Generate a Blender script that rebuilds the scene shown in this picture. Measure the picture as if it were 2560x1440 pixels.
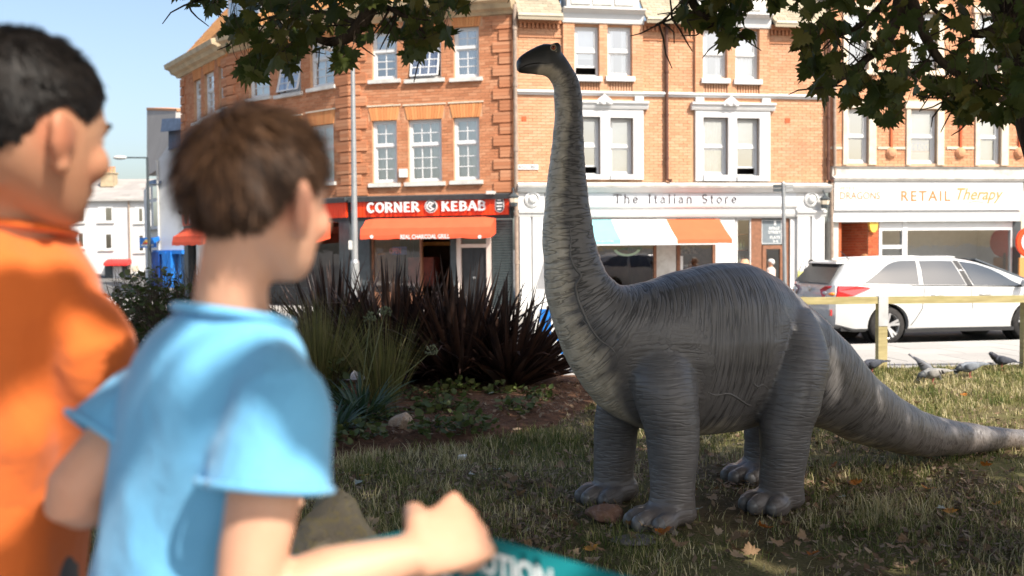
import bpy, bmesh, math, random
import numpy as np
from mathutils import Vector, Matrix
from mathutils.bvhtree import BVHTree
for _o in list(bpy.data.objects): bpy.data.objects.remove(_o)
random.seed(7); RNG = np.random.default_rng(11)
R = math.radians
SC = bpy.context.scene
COL = SC.collection

# ---------------------------------------------------------------- camera
FPX = 2489.0                       # focal length in photograph pixels (35 mm on 36 mm)
CAM = Vector((0, 0, 1.55))
PITCH = math.atan(100 / FPX)       # looking slightly down
ROLL = 0.009
FW = Vector((0, math.cos(PITCH), -math.sin(PITCH)))
_r0 = Vector((1, 0, 0)); _u0 = Vector((0, math.sin(PITCH), math.cos(PITCH)))
RT = _r0 * math.cos(ROLL) - _u0 * math.sin(ROLL)
UP = _u0 * math.cos(ROLL) + _r0 * math.sin(ROLL)
cd = bpy.data.cameras.new('camera'); cam = bpy.data.objects.new('camera', cd); COL.objects.link(cam)
cam.matrix_world = Matrix(((RT.x, UP.x, -FW.x, CAM.x), (RT.y, UP.y, -FW.y, CAM.y), (RT.z, UP.z, -FW.z, CAM.z), (0, 0, 0, 1)))
cd.lens = 35; cd.sensor_width = 36; cd.clip_start = 0.05; cd.clip_end = 5000
cd.dof.use_dof = True; cd.dof.focus_distance = 5.7; cd.dof.aperture_fstop = 2.9
SC.camera = cam

# ---------------------------------------------------------------- daylight
SUN_EL = R(46); SUN_AZ = R(39)     # azimuth: to the right of straight-behind the camera
SUN = Vector((math.sin(SUN_AZ) * math.cos(SUN_EL), -math.cos(SUN_AZ) * math.cos(SUN_EL), math.sin(SUN_EL)))
world = bpy.data.worlds.new('World'); SC.world = world; world.use_nodes = True
wn = world.node_tree; wn.nodes.clear()
_out = wn.nodes.new('ShaderNodeOutputWorld'); _bg = wn.nodes.new('ShaderNodeBackground'); _sky = wn.nodes.new('ShaderNodeTexSky')
_sky.sky_type = 'NISHITA'; _sky.sun_disc = False; _sky.sun_elevation = SUN_EL
_sky.sun_rotation = math.atan2(SUN.x, SUN.y)
_sky.air_density = 1.0; _sky.dust_density = 3.2; _sky.ozone_density = 0.6
wn.links.new(_sky.outputs[0], _bg.inputs[0]); wn.links.new(_bg.outputs[0], _out.inputs[0])
_bg.inputs[1].default_value = 0.145
sd = bpy.data.lights.new('sun', 'SUN'); sd.energy = 4.9; sd.angle = R(0.53); sd.color = (1.0, 0.93, 0.83)
so = bpy.data.objects.new('sun', sd); COL.objects.link(so)
so.rotation_euler = SUN.to_track_quat('Z', 'Y').to_euler(); so.location = SUN * 40
SC.view_settings.view_transform = 'Standard'; SC.view_settings.look = 'None'
SC.view_settings.exposure = 0.68; SC.view_settings.gamma = 1.0; SC.view_settings.use_curve_mapping = False
SC.render.engine = 'CYCLES'
SC.cycles.max_bounces = 8; SC.cycles.transparent_max_bounces = 12; SC.cycles.diffuse_bounces = 4
SC.cycles.sample_clamp_indirect = 8
try:
    SC.cycles.use_denoising = True
except Exception: pass

# ---------------------------------------------------------------- pixel -> place helpers
def ray(px, py):
    return FW + RT * ((px - 1280) / FPX) - UP * ((py - 720) / FPX)
def P(px, py, D):                  # the point seen at a photograph pixel, at distance D along +Y
    d = ray(px, py); return CAM + d * (D / d.y)
def G(px, py, z=0.0):              # the point of the plane z seen at that pixel
    d = ray(px, py); return CAM + d * ((z - CAM.z) / d.z)
def project(p):
    d = Vector(p) - CAM; k = d.dot(FW)
    return (1280 + FPX * d.dot(RT) / k, 720 - FPX * d.dot(UP) / k)

# ---------------------------------------------------------------- object helpers
def tag(o, label, cat, group=None):
    o['label'] = label; o['category'] = cat
    if group: o['group'] = group
    return o
def empty(name, loc, label=None, cat=None, group=None):
    o = bpy.data.objects.new(name, None); COL.objects.link(o); o.location = loc
    o.empty_display_size = 0.1
    if label: tag(o, label, cat, group)
    return o
PINV = {}
def world_of(o):
    m = Matrix.Translation(o.location) @ o.rotation_euler.to_matrix().to_4x4() @ Matrix.Diagonal((*o.scale, 1))
    if o.parent: return world_of(o.parent) @ o.matrix_parent_inverse @ m
    return m
def adopt(o, parent):              # parent without moving
    o.parent = parent; o.matrix_parent_inverse = world_of(parent).inverted()
def link(name, me, m=None, parent=None, kind=None):
    o = bpy.data.objects.new(name, me); COL.objects.link(o)
    if m is not None and len(me.materials) == 0: me.materials.append(m)
    if parent is not None: adopt(o, parent)
    if kind: o['kind'] = kind
    return o
def mesh(name, v, f, smooth=False):
    me = bpy.data.meshes.new(name)
    me.from_pydata([tuple(p) for p in v], [], [tuple(q) for q in f]); me.update()
    if smooth: me.polygons.foreach_set('use_smooth', [True] * len(me.polygons))
    return me
def np_mesh(name, V, T, smooth=False):   # V (n,3), T (m,k) all faces with k corners
    me = bpy.data.meshes.new(name); k = T.shape[1]
    me.vertices.add(len(V)); me.vertices.foreach_set('co', np.ascontiguousarray(V, np.float32).ravel())
    me.loops.add(T.size); me.loops.foreach_set('vertex_index', np.ascontiguousarray(T, np.int32).ravel())
    me.polygons.add(len(T)); me.polygons.foreach_set('loop_start', np.arange(0, T.size, k, dtype=np.int32))
    me.polygons.foreach_set('loop_total', np.full(len(T), k, np.int32))
    me.update(calc_edges=True)
    if smooth: me.polygons.foreach_set('use_smooth', np.ones(len(T), bool))
    return me
def put_attr(me, name, arr, domain='POINT'):
    a = np.asarray(arr, np.float32)
    if a.ndim == 1:
        at = me.attributes.new(name, 'FLOAT', domain); at.data.foreach_set('value', a)
    else:
        at = me.attributes.new(name, 'FLOAT_VECTOR', domain); at.data.foreach_set('vector', a.ravel())

class MB:
    """collects shapes into one mesh"""
    def __init__(s): s.v = []; s.f = []; s.rn = []
    def add(s, v, f):
        n = len(s.v); s.v += [tuple(p) for p in v]; s.f += [tuple(i + n for i in q) for q in f]; return s
    def hexa(s, a):                # 8 corners: bottom ring 0-3, top ring 4-7
        return s.add(a, [(3, 2, 1, 0), (4, 5, 6, 7), (0, 1, 5, 4), (1, 2, 6, 5), (2, 3, 7, 6), (3, 0, 4, 7)])
    def box(s, x0, x1, y0, y1, z0, z1):
        return s.hexa([(x0, y0, z0), (x1, y0, z0), (x1, y1, z0), (x0, y1, z0), (x0, y0, z1), (x1, y0, z1), (x1, y1, z1), (x0, y1, z1)])
    def obox(s, c, ax, ay, az):    # oriented box: centre and three half axes
        c = Vector(c); ax = Vector(ax); ay = Vector(ay); az = Vector(az)
        return s.hexa([c - ax - ay - az, c + ax - ay - az, c + ax + ay - az, c - ax + ay - az,
                       c - ax - ay + az, c + ax - ay + az, c + ax + ay + az, c - ax + ay + az])
    def tube(s, pts, rad, n=8, caps=True):
        pts = [Vector(p) for p in pts]
        if not hasattr(rad, '__len__'): rad = [rad] * len(pts)
        rings = []; up = None
        for i, p in enumerate(pts):
            t = (pts[min(i + 1, len(pts) - 1)] - pts[max(i - 1, 0)])
            if t.length < 1e-9: t = Vector((0, 0, 1))
            t.normalize()
            if up is None: up = t.orthogonal().normalized()
            up = (up - t * up.dot(t))
            if up.length < 1e-6: up = t.orthogonal()
            up.normalize(); w = t.cross(up)
            rings.append([p + (up * math.cos(2 * math.pi * k / n) + w * math.sin(2 * math.pi * k / n)) * rad[i] for k in range(n)])
        v = [q for r_ in rings for q in r_]; f = []
        for i in range(len(pts) - 1):
            for k in range(n):
                a = i * n + k; b = i * n + (k + 1) % n
                f.append((a, b, b + n, a + n))
        if caps:
            f.append(tuple(range(n - 1, -1, -1))); f.append(tuple((len(pts) - 1) * n + k for k in range(n)))
        return s.add(v, f)
    def lathe(s, c, prof, n=16, ax=(0, 0, 1), caps=True):     # prof: (radius, height) along ax
        ax = Vector(ax).normalized(); u = ax.orthogonal().normalized(); w = ax.cross(u); c = Vector(c); v = []; f = []
        for r_, h in prof:
            for k in range(n):
                a = 2 * math.pi * k / n; v.append(c + ax * h + (u * math.cos(a) + w * math.sin(a)) * r_)
        for i in range(len(prof) - 1):
            for k in range(n):
                a = i * n + k; b = i * n + (k + 1) % n; f.append((a, b, b + n, a + n))
        if caps: f.append(tuple(range(n - 1, -1, -1))); f.append(tuple((len(prof) - 1) * n + k for k in range(n)))
        return s.add(v, f)
    def ellip(s, c, r_, rot=None, n=16, m=10):
        c = Vector(c); v = []; f = []
        if not hasattr(r_, '__len__'): r_ = (r_, r_, r_)
        for i in range(1, m):
            t = math.pi * i / m
            for k in range(n):
                a = 2 * math.pi * k / n
                p = Vector((r_[0] * math.sin(t) * math.cos(a), r_[1] * math.sin(t) * math.sin(a), r_[2] * math.cos(t)))
                v.append(c + (rot @ p if rot else p))
        top = Vector((0, 0, r_[2])); v.append(c + (rot @ top if rot else top)); v.append(c - (rot @ top if rot else top))
        T = len(v) - 2; B = T + 1
        for i in range(m - 2):
            for k in range(n):
                a = i * n + k; b = i * n + (k + 1) % n; f.append((a, a + n, b + n, b))
        for k in range(n):
            f.append((T, k, (k + 1) % n)); f.append((B, (m - 2) * n + (k + 1) % n, (m - 2) * n + k))
        return s.add(v, f)
    def loft(s, st, n=20):         # st: (centre, half axis u, half axis v)
        v = []; f = []
        for c, u, w in st:
            for k in range(n):
                a = 2 * math.pi * k / n; v.append(Vector(c) + Vector(u) * math.cos(a) + Vector(w) * math.sin(a))
        for i in range(len(st) - 1):
            for k in range(n):
                a = i * n + k; b = i * n + (k + 1) % n; f.append((a, b, b + n, a + n))
        v.append(Vector(st[0][0])); v.append(Vector(st[-1][0])); A = len(v) - 2
        for k in range(n):
            f.append((A, (k + 1) % n, k)); f.append((A + 1, (len(st) - 1) * n + k, (len(st) - 1) * n + (k + 1) % n))
        return s.add(v, f)
    def prism(s, poly, ext):       # planar polygon extruded by vector
        n = len(poly); ext = Vector(ext); a = [Vector(p) for p in poly]
        v = a + [p + ext for p in a]
        f = [tuple(range(n - 1, -1, -1)), tuple(range(n, 2 * n))] + [(i, (i + 1) % n, (i + 1) % n + n, i + n) for i in range(n)]
        return s.add(v, f)
    def build(s, name, m=None, parent=None, smooth=False, kind=None):
        me = mesh(name, s.v, s.f, smooth)
        if s.rn: put_attr(me, 'rnd', s.rn, 'FACE')
        return link(name, me, m, parent, kind)

def catmull(pts, k):
    out = []; n = len(pts)
    for i in range(n - 1):
        p0 = pts[max(i - 1, 0)]; p1 = pts[i]; p2 = pts[i + 1]; p3 = pts[min(i + 2, n - 1)]
        for j in range(k):
            t = j / k
            out.append(0.5 * ((2 * p1) + (p2 - p0) * t + (2 * p0 - 5 * p1 + 4 * p2 - p3) * t * t + (3 * p1 - p0 - 3 * p2 + p3) * t ** 3))
    out.append(pts[-1]); return out

def organic(mb, voxel, iters=6, name='body', bevel_flat=None):
    """overlapping closed shapes -> one continuous skin"""
    me = mesh(name, mb.v, mb.f); o = bpy.data.objects.new('tmp_' + name, me); COL.objects.link(o)
    md = o.modifiers.new('r', 'REMESH'); md.mode = 'VOXEL'; md.voxel_size = voxel; md.use_smooth_shade = True
    if iters:
        ms = o.modifiers.new('s', 'SMOOTH'); ms.factor = 0.5; ms.iterations = iters
    dg = bpy.context.evaluated_depsgraph_get()
    res = bpy.data.meshes.new_from_object(o.evaluated_get(dg)); res.name = name
    bpy.data.objects.remove(o); bpy.data.meshes.remove(me)
    res.polygons.foreach_set('use_smooth', [True] * len(res.polygons))
    return res
def coords(me):
    a = np.empty(len(me.vertices) * 3, np.float32); me.vertices.foreach_get('co', a); return a.reshape(-1, 3)
def set_coords(me, V):
    me.vertices.foreach_set('co', np.ascontiguousarray(V, np.float32).ravel()); me.update()

def vnoise(p, seed=0):             # smooth value noise on (n,3) points
    p = np.asarray(p, float); i = np.floor(p).astype(np.int64); f = p - i; f = f * f * (3 - 2 * f)
    def h(x, y, z):
        n = (x * 374761393 + y * 668265263 + z * 2147483647 + seed * 974711) & 0xffffffff
        n = ((n ^ (n >> 13)) * 1274126177) & 0xffffffff
        return ((n ^ (n >> 16)) & 0xffff) / 65535.0
    r_ = 0
    for a in (0, 1):
        for b in (0, 1):
            for c in (0, 1):
                w = (f[:, 0] if a else 1 - f[:, 0]) * (f[:, 1] if b else 1 - f[:, 1]) * (f[:, 2] if c else 1 - f[:, 2])
                r_ = r_ + w * h(i[:, 0] + a, i[:, 1] + b, i[:, 2] + c)
    return r_

# ---------------------------------------------------------------- materials
def srgb(h):
    h = h.lstrip('#'); c = [int(h[i:i + 2], 16) / 255 for i in (0, 2, 4)]
    return tuple(x / 12.92 if x <= 0.04045 else ((x + 0.055) / 1.055) ** 2.4 for x in c)
class NT:
    def __init__(s, name):
        s.m = bpy.data.materials.new(name); s.m.use_nodes = True; s.t = s.m.node_tree; s.t.nodes.clear()
        s.out = s.t.nodes.new('ShaderNodeOutputMaterial'); s.tc = None
    def n(s, typ, **kw):
        nd = s.t.nodes.new('ShaderNode' + typ)
        for k, v in kw.items():
            if k in nd.inputs: s.put(nd.inputs[k], v)
            else: setattr(nd, k, v)
        return nd
    def put(s, inp, v):
        if isinstance(v, bpy.types.NodeSocket): s.t.links.new(v, inp)
        elif isinstance(v, (tuple, list)) and len(v) == 3 and inp.type == 'RGBA': inp.default_value = (*v, 1)
        else: inp.default_value = v
    def l(s, a, b): s.t.links.new(a, b)
    def obj(s):
        if not s.tc: s.tc = s.t.nodes.new('ShaderNodeTexCoord')
        return s.tc.outputs['Object']
    def math(s, op, a, b=None, c=None, clamp=False):
        nd = s.t.nodes.new('ShaderNodeMath'); nd.operation = op; nd.use_clamp = clamp
        for i, x in enumerate((a, b, c)):
            if x is not None: s.put(nd.inputs[i], x)
        return nd.outputs[0]
    def mix(s, f, a, b, mode='MIX'):
        nd = s.t.nodes.new('ShaderNodeMix'); nd.data_type = 'RGBA'; nd.blend_type = mode
        s.put(nd.inputs[0], f); s.put(nd.inputs[6], a); s.put(nd.inputs[7], b); return nd.outputs[2]
    def noise(s, scale, vec=None, detail=4, rough=0.55, dist=0.0):
        nd = s.t.nodes.new('ShaderNodeTexNoise'); nd.inputs['Scale'].default_value = scale
        nd.inputs['Detail'].default_value = detail; nd.inputs['Roughness'].default_value = rough; nd.inputs['Distortion'].default_value = dist
        s.l(vec if vec is not None else s.obj(), nd.inputs['Vector']); return nd.outputs[0]
    def ramp(s, fac, stops, interp='LINEAR'):
        nd = s.t.nodes.new('ShaderNodeValToRGB'); e = nd.color_ramp.elements; nd.color_ramp.interpolation = interp
        while len(e) < len(stops): e.new(0.5)
        for i, (p, c) in enumerate(stops):
            e[i].position = p; e[i].color = (*c, 1) if hasattr(c, '__len__') else (c, c, c, 1)
        s.put(nd.inputs[0], fac); return nd.outputs[0]
    def sep(s, v):
        nd = s.t.nodes.new('ShaderNodeSeparateXYZ'); s.l(v, nd.inputs[0]); return nd.outputs
    def comb(s, x, y, z):
        nd = s.t.nodes.new('ShaderNodeCombineXYZ')
        for i, q in enumerate((x, y, z)): s.put(nd.inputs[i], q)
        return nd.outputs[0]
    def attr(s, name):
        nd = s.t.nodes.new('ShaderNodeAttribute'); nd.attribute_name = name; return nd
    def rnd(s):                     # per-piece random: face attribute plus per-object random
        oi = s.t.nodes.new('ShaderNodeObjectInfo'); a = s.attr('rnd')
        return s.math('FRACT', s.math('ADD', oi.outputs['Random'], a.outputs['Fac']))
    def bsdf(s, col, rough=0.6, spec=0.4, metal=0.0, bump=None, bstr=0.2, bdist=0.01, **kw):
        b = s.t.nodes.new('ShaderNodeBsdfPrincipled')
        s.put(b.inputs['Base Color'], col); s.put(b.inputs['Roughness'], rough); s.put(b.inputs['Metallic'], metal)
        s.put(b.inputs['Specular IOR Level'], spec)
        for k, v in kw.items(): s.put(b.inputs[k.replace('_', ' ')], v)
        if bump is not None:
            bn = s.t.nodes.new('ShaderNodeBump'); bn.inputs['Strength'].default_value = bstr; bn.inputs['Distance'].default_value = bdist
            s.put(bn.inputs['Height'], bump); s.l(bn.outputs[0], b.inputs['Normal'])
        return b
    def done(s, sh): s.l(sh.outputs[0] if hasattr(sh, 'outputs') else sh, s.out.inputs[0]); return s.m

def simple(name, col, rough=0.6, spec=0.4, metal=0.0, var=0.15, scale=8.0, bump=0.0, bscale=60.0, **kw):
    t = NT(name); c1 = tuple(x * (1 - var) for x in col); c2 = tuple(min(1, x * (1 + var)) for x in col)
    n = t.noise(scale); col_ = t.ramp(n, [(0.3, c1), (0.7, c2)])
    bn = t.noise(bscale) if bump else None
    return t.done(t.bsdf(col_, rough, spec, metal, bn, bump, 0.01, **kw))
def brickmat(name, c1, c2, c3, blotch=0.25):
    t = NT(name); r_ = t.rnd()
    col = t.ramp(r_, [(0.0, c1), (0.45, c2), (0.8, c3), (1.0, tuple(x * 0.84 for x in c1))])
    big = t.ramp(t.noise(0.9, detail=5), [(0.3, 1 - blotch), (0.7, 1.0)])
    col = t.mix(1.0, col, big, 'MULTIPLY'); g = t.noise(45)
    col = t.mix(0.18, col, t.ramp(g, [(0.3, tuple(x * .6 for x in c2)), (0.7, tuple(min(1, x * 1.35) for x in c2))]))
    return t.done(t.bsdf(col, 0.9, 0.15, bump=g, bstr=0.4, bdist=0.006))
def weathered(name, col, dirt, amount=0.5, rough=0.65, scale=2.2):
    t = NT(name); n = t.noise(scale, detail=7, rough=0.65); n2 = t.noise(25)
    f = t.ramp(t.math('ADD', n, t.math('MULTIPLY', n2, 0.25)), [(0.55, 0.0), (0.85, amount)])
    return t.done(t.bsdf(t.mix(f, col, dirt), rough, 0.35, bump=n2, bstr=0.12, bdist=0.01))
def glassmat(name, tint=(0.92, 0.96, 0.98), refl=1.0):
    t = NT(name); fr = t.n('Fresnel', IOR=1.5); gl = t.n('BsdfGlossy', Roughness=0.02); gl.inputs[0].default_value = (1, 1, 1, 1)
    tr = t.n('BsdfTransparent', Color=tint); mx = t.n('MixShader')
    nz = t.noise(1.3); bn = t.n('Bump', Strength=0.03, Distance=0.05); t.l(nz, bn.inputs['Height']); t.l(bn.outputs[0], gl.inputs['Normal'])
    t.put(mx.inputs[0], t.math('MULTIPLY_ADD', fr.outputs[0], 1.6 * refl, 0.33 * refl, clamp=True)); t.l(tr.outputs[0], mx.inputs[1]); t.l(gl.outputs[0], mx.inputs[2])
    return t.done(mx)
def leafmat(name, c1, c2, c3, trans=0.35, rough=0.5, nscale=3.0):
    t = NT(name); r_ = t.rnd(); col = t.ramp(r_, [(0.0, c1), (0.55, c2), (1.0, c3)])
    col = t.mix(0.3, col, t.ramp(t.noise(nscale), [(0.35, tuple(x * .5 for x in c1)), (0.7, c2)]))
    b = t.bsdf(col, rough, 0.35); tl = t.n('BsdfTranslucent', Color=col); mx = t.n('MixShader'); mx.inputs[0].default_value = trans
    t.l(b.outputs[0], mx.inputs[1]); t.l(tl.outputs[0], mx.inputs[2]); return t.done(mx)

M = {}
M['brick_red'] = brickmat('brick_red', (0.44, 0.18, 0.09), (0.52, 0.23, 0.12), (0.57, 0.29, 0.165), 0.2)
M['brick_gauged'] = brickmat('brick_gauged', (0.56, 0.22, 0.085), (0.62, 0.26, 0.105), (0.64, 0.3, 0.12), 0.1)
M['brick_orange'] = brickmat('brick_orange', (0.55, 0.285, 0.16), (0.60, 0.325, 0.19), (0.62, 0.365, 0.23), 0.2)
M['brick_rust'] = brickmat('brick_rust', (0.52, 0.24, 0.13), (0.58, 0.29, 0.16), (0.61, 0.335, 0.205), 0.16)
M['brick_deep'] = brickmat('brick_deep', (0.42, 0.09, 0.04), (0.47, 0.12, 0.05), (0.5, 0.15, 0.07), 0.1)
M['mortar'] = simple('mortar', (0.50, 0.30, 0.18), 0.95, 0.1, bump=0.2)
M['mortar_grey'] = simple('mortar_grey', (0.46, 0.31, 0.21), 0.95, 0.1, bump=0.2)
M['white'] = weathered('white_paint', (0.60, 0.605, 0.60), (0.42, 0.4, 0.36), 0.25)
M['white_clean'] = simple('white_upvc', (0.61, 0.62, 0.62), 0.35, 0.5, var=0.03)
M['white_dirty'] = weathered('white_dirty', (0.58, 0.575, 0.545), (0.32, 0.29, 0.25), 0.6, scale=4)
M['ledge'] = weathered('ledge_grey', (0.55, 0.53, 0.49), (0.25, 0.24, 0.22), 0.7, scale=3)
M['stone_cream'] = weathered('stone_cream', (0.62, 0.54, 0.42), (0.35, 0.29, 0.21), 0.6, scale=3)
M['stone_ochre'] = weathered('stone_ochre', (0.48, 0.38, 0.24), (0.2, 0.16, 0.11), 0.7, scale=2.5)
M['fascia_grey'] = simple('fascia_grey', (0.60, 0.63, 0.66), 0.5, var=0.05, scale=2)
M['slate'] = brickmat('slate_tile', (0.30, 0.26, 0.19), (0.36, 0.31, 0.23), (0.42, 0.36, 0.26), 0.2)
M['slate_grey'] = brickmat('slate_grey', (0.30, 0.28, 0.26), (0.34, 0.32, 0.30), (0.4, 0.37, 0.34), 0.15)
M['sign_red'] = simple('sign_red', (0.80, 0.055, 0.008), 0.35, 0.5, var=0.06, scale=3)
M['awning_red'] = simple('awning_red', (0.74, 0.105, 0.045), 0.75, 0.2, var=0.06, scale=3, bump=0.08, bscale=14)
M['awning_orange'] = simple('awning_orange', (0.66, 0.12, 0.05), 0.75, 0.2, var=0.05, scale=3, bump=0.08, bscale=14)
M['awning_turquoise'] = simple('awning_turquoise', (0.20, 0.47, 0.52), 0.75, 0.2, var=0.05, scale=3)
M['awning_white'] = simple('awning_white', (0.78, 0.78, 0.75), 0.75, 0.2, var=0.04, scale=3)
M['black'] = simple('black_paint', (0.018, 0.019, 0.021), 0.4, 0.5, var=0.2)
M['charcoal'] = simple('charcoal_paint', (0.05, 0.06, 0.065), 0.5, 0.4, var=0.2)
M['shutter'] = simple('shutter_grey', (0.12, 0.145, 0.15), 0.5, 0.4, metal=0.2)
M['pipe'] = simple('pipe_brown', (0.30, 0.23, 0.18), 0.6, 0.3, var=0.25)
M['pipe_dark'] = simple('pipe_dark', (0.10, 0.045, 0.03), 0.6, 0.3, var=0.25)
M['wood_brown'] = simple('wood_brown', (0.22, 0.10, 0.055), 0.5, 0.4, var=0.25, scale=12)
M['glass'] = glassmat('window_glass')
M['glass_shop'] = glassmat('shop_glass', (0.9, 0.92, 0.92), 0.42)
M['glass_car'] = glassmat('car_glass', (0.42, 0.47, 0.5), 1.3)
M['curtain'] = simple('curtain', (0.80, 0.79, 0.77), 0.9, 0.1, var=0.1)
M['blind'] = simple('blind', (0.70, 0.76, 0.80), 0.9, 0.1, var=0.06)
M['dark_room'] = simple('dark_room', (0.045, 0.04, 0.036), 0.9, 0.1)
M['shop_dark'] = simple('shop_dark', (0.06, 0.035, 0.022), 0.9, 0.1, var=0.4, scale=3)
M['plaster'] = simple('plaster', (0.62, 0.61, 0.58), 0.9, 0.1, var=0.04)
M['timber_wall'] = simple('timber_wall', (0.42, 0.19, 0.06), 0.6, 0.3, var=0.2)
M['metal_grey'] = simple('metal_grey', (0.34, 0.35, 0.35), 0.45, 0.5, metal=0.5, var=0.1)
M['letter_white'] = simple('letter_white', (0.72, 0.73, 0.72), 0.4, 0.4, var=0.03)
M['letter_plum'] = simple('letter_plum', (0.03, 0.014, 0.017), 0.5, 0.4, var=0.1)
M['letter_orange'] = simple('letter_orange', (0.58, 0.18, 0.05), 0.5, 0.3, var=0.05)
M['letter_gold'] = simple('letter_gold', (0.58, 0.25, 0.08), 0.5, 0.3, var=0.05)
M['letter_peach'] = simple('letter_peach', (0.58, 0.19, 0.06), 0.5, 0.3, var=0.05)
M['letter_pale'] = simple('letter_pale', (0.58, 0.34, 0.2), 0.5, 0.3, var=0.05)
M['sign_slate'] = simple('sign_slate', (0.16, 0.19, 0.21), 0.5, 0.4, var=0.1)
M['blue_paint'] = simple('blue_paint', (0.02, 0.19, 0.62), 0.4, 0.4, var=0.1)
M['blue_dark'] = simple('blue_dark', (0.015, 0.06, 0.26), 0.4, 0.4, var=0.1)
M['lead_blue'] = simple('lead_blue', (0.07, 0.10, 0.16), 0.5, 0.4, var=0.2)
M['red_shop'] = simple('red_shop', (0.60, 0.035, 0.03), 0.5, 0.3, var=0.06)
M['yellow'] = simple('yellow_plastic', (0.78, 0.50, 0.08), 0.4, 0.4, var=0.06)
M['terracotta'] = simple('terracotta', (0.55, 0.27, 0.14), 0.8, 0.2, var=0.2)
# ================================================================ the setting
STREET = R(9.3)                       # the street runs a little away to the right
SU = Vector((math.cos(STREET), math.sin(STREET), 0)); SN = Vector((SU.y, -SU.x, 0))   # SN points back to the park
EDGE0 = G(2275, 919)                  # where the lawn meets the pavement
def st(a, d, z):                      # a along the street from EDGE0, d across it (away from the park)
    return Vector((EDGE0.x, EDGE0.y, 0)) + SU * a - SN * d + Vector((0, 0, z))
def struct(name, v, f, m, smooth=False):
    o = link(name, mesh(name, v, f, smooth), m); o['kind'] = 'structure'; return o
def strip(name, a0, a1, d0, d1, z, m):
    return struct(name, [st(a0, d0, z), st(a1, d0, z), st(a1, d1, z), st(a0, d1, z)], [(0, 1, 2, 3)], m)

# ground sheet to the horizon
t = NT('ground_far'); n_ = t.noise(0.4, detail=8)
M['ground_far'] = t.done(t.bsdf(t.ramp(n_, [(0.3, (0.11, 0.105, 0.1)), (0.7, (0.17, 0.165, 0.155))]), 0.95, 0.1))
struct('ground', [(-900, -900, -0.32), (900, -900, -0.32), (900, 900, -0.32), (-900, 900, -0.32)], [(0, 1, 2, 3)], M['ground_far'])

# lawn soil with gentle relief; the grass blades stand on it
t = NT('lawn_soil'); na = t.noise(1.1, detail=6); nb = t.noise(14, detail=6); nc = t.noise(70, detail=3)
soil = t.ramp(nb, [(0.3, (0.06, 0.04, 0.025)), (0.7, (0.13, 0.09, 0.055))])
turf = t.ramp(nc, [(0.3, (0.07, 0.075, 0.025)), (0.7, (0.19, 0.165, 0.075))])
fac = t.ramp(na, [(0.4, 0.25), (0.6, 1.0)])
M['lawn_soil'] = t.done(t.bsdf(t.mix(fac, soil, turf), 0.95, 0.1, bump=nc, bstr=0.6, bdist=0.02))
t = NT('bed_soil'); nb = t.noise(10, detail=8, rough=0.7); nc = t.noise(60)
M['bed_soil'] = t.done(t.bsdf(t.ramp(t.math('ADD', nb, t.math('MULTIPLY', nc, 0.3)), [(0.45, (0.05, 0.027, 0.017)), (0.9, (0.21, 0.11, 0.065))]), 0.95, 0.1, bump=nb, bstr=1.0, bdist=0.04))

BED = [(-0.35, 7.75), (0.35, 8.6), (0.75, 9.6), (1.1, 10.9), (0.9, 12.0), (-6.5, 10.9), (-6.5, 6.9), (-2.4, 6.9)]   # planting bed outline
def in_poly(x, y, poly):
    c = np.zeros(len(x), bool); j = len(poly) - 1
    for i in range(len(poly)):
        xi, yi = poly[i]; xj, yj = poly[j]
        c ^= ((yi > y) != (yj > y)) & (x < (xj - xi) * (y - yi) / (yj - yi + 1e-12) + xi); j = i
    return c
def lawn_h(x, y):
    x = np.asarray(x, float); y = np.asarray(y, float)
    return 0.022 * (vnoise(np.stack([x * 1.6, y * 1.6, 0 * x], 1), 3) - 0.5) * np.clip((12.2 - y) / 1.5, 0, 1)
def edge_y(x):                        # lawn edge distance at world x
    return EDGE0.y + (x - EDGE0.x) * math.tan(STREET)
gx = np.linspace(-10, 12, 111); nyy = 80
V = []; 
for i, x in enumerate(gx):
    ys = np.linspace(2.3, edge_y(x), nyy)
    h = lawn_h(np.full(nyy, x), ys)
    V.append(np.stack([np.full(nyy, x), ys, h], 1))
V = np.concatenate(V); F_ = []
for i in range(len(gx) - 1):
    for j in range(nyy - 1):
        a = i * nyy + j; F_.append((a, a + nyy, a + nyy + 1, a + 1))
me = np_mesh('lawn', V, np.array(F_), True); o = link('lawn', me, M['lawn_soil']); o['kind'] = 'structure'
# bed: a low mound of dark soil
bm_ = []; N1 = 60
xs = np.linspace(-6.6, 1.2, 90); ys = np.linspace(6.8, 12.1, 60)
X, Y = np.meshgrid(xs, ys, indexing='ij'); ins = in_poly(X.ravel(), Y.ravel(), BED).reshape(X.shape)
dist = np.full(X.shape, 9.0)
for i in range(len(BED)):
    a = np.array(BED[i]); b = np.array(BED[(i + 1) % len(BED)]); ab = b - a
    tt = np.clip(((X - a[0]) * ab[0] + (Y - a[1]) * ab[1]) / (ab @ ab), 0, 1)
    dist = np.minimum(dist, np.hypot(X - a[0] - tt * ab[0], Y - a[1] - tt * ab[1]))
Z = np.where(ins, 0.07 * np.clip(dist / 0.6, 0, 1), -0.05 * np.clip(dist / 0.1, 0, 1)) + 0.012 * 1
Z = Z + 0.03 * (vnoise(np.stack([X.ravel() * 5, Y.ravel() * 5, 0 * X.ravel()], 1), 5).reshape(X.shape) - 0.4) * ins
keep = (ins | (dist < 0.12))
F_ = []
for i in range(89):
    for j in range(59):
        if keep[i, j] and keep[i + 1, j] and keep[i, j + 1] and keep[i + 1, j + 1]:
            a = i * 60 + j; F_.append((a, a + 60, a + 61, a + 1))
me = np_mesh('planting_bed', np.stack([X.ravel(), Y.ravel(), Z.ravel()], 1), np.array(F_), True)
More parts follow.
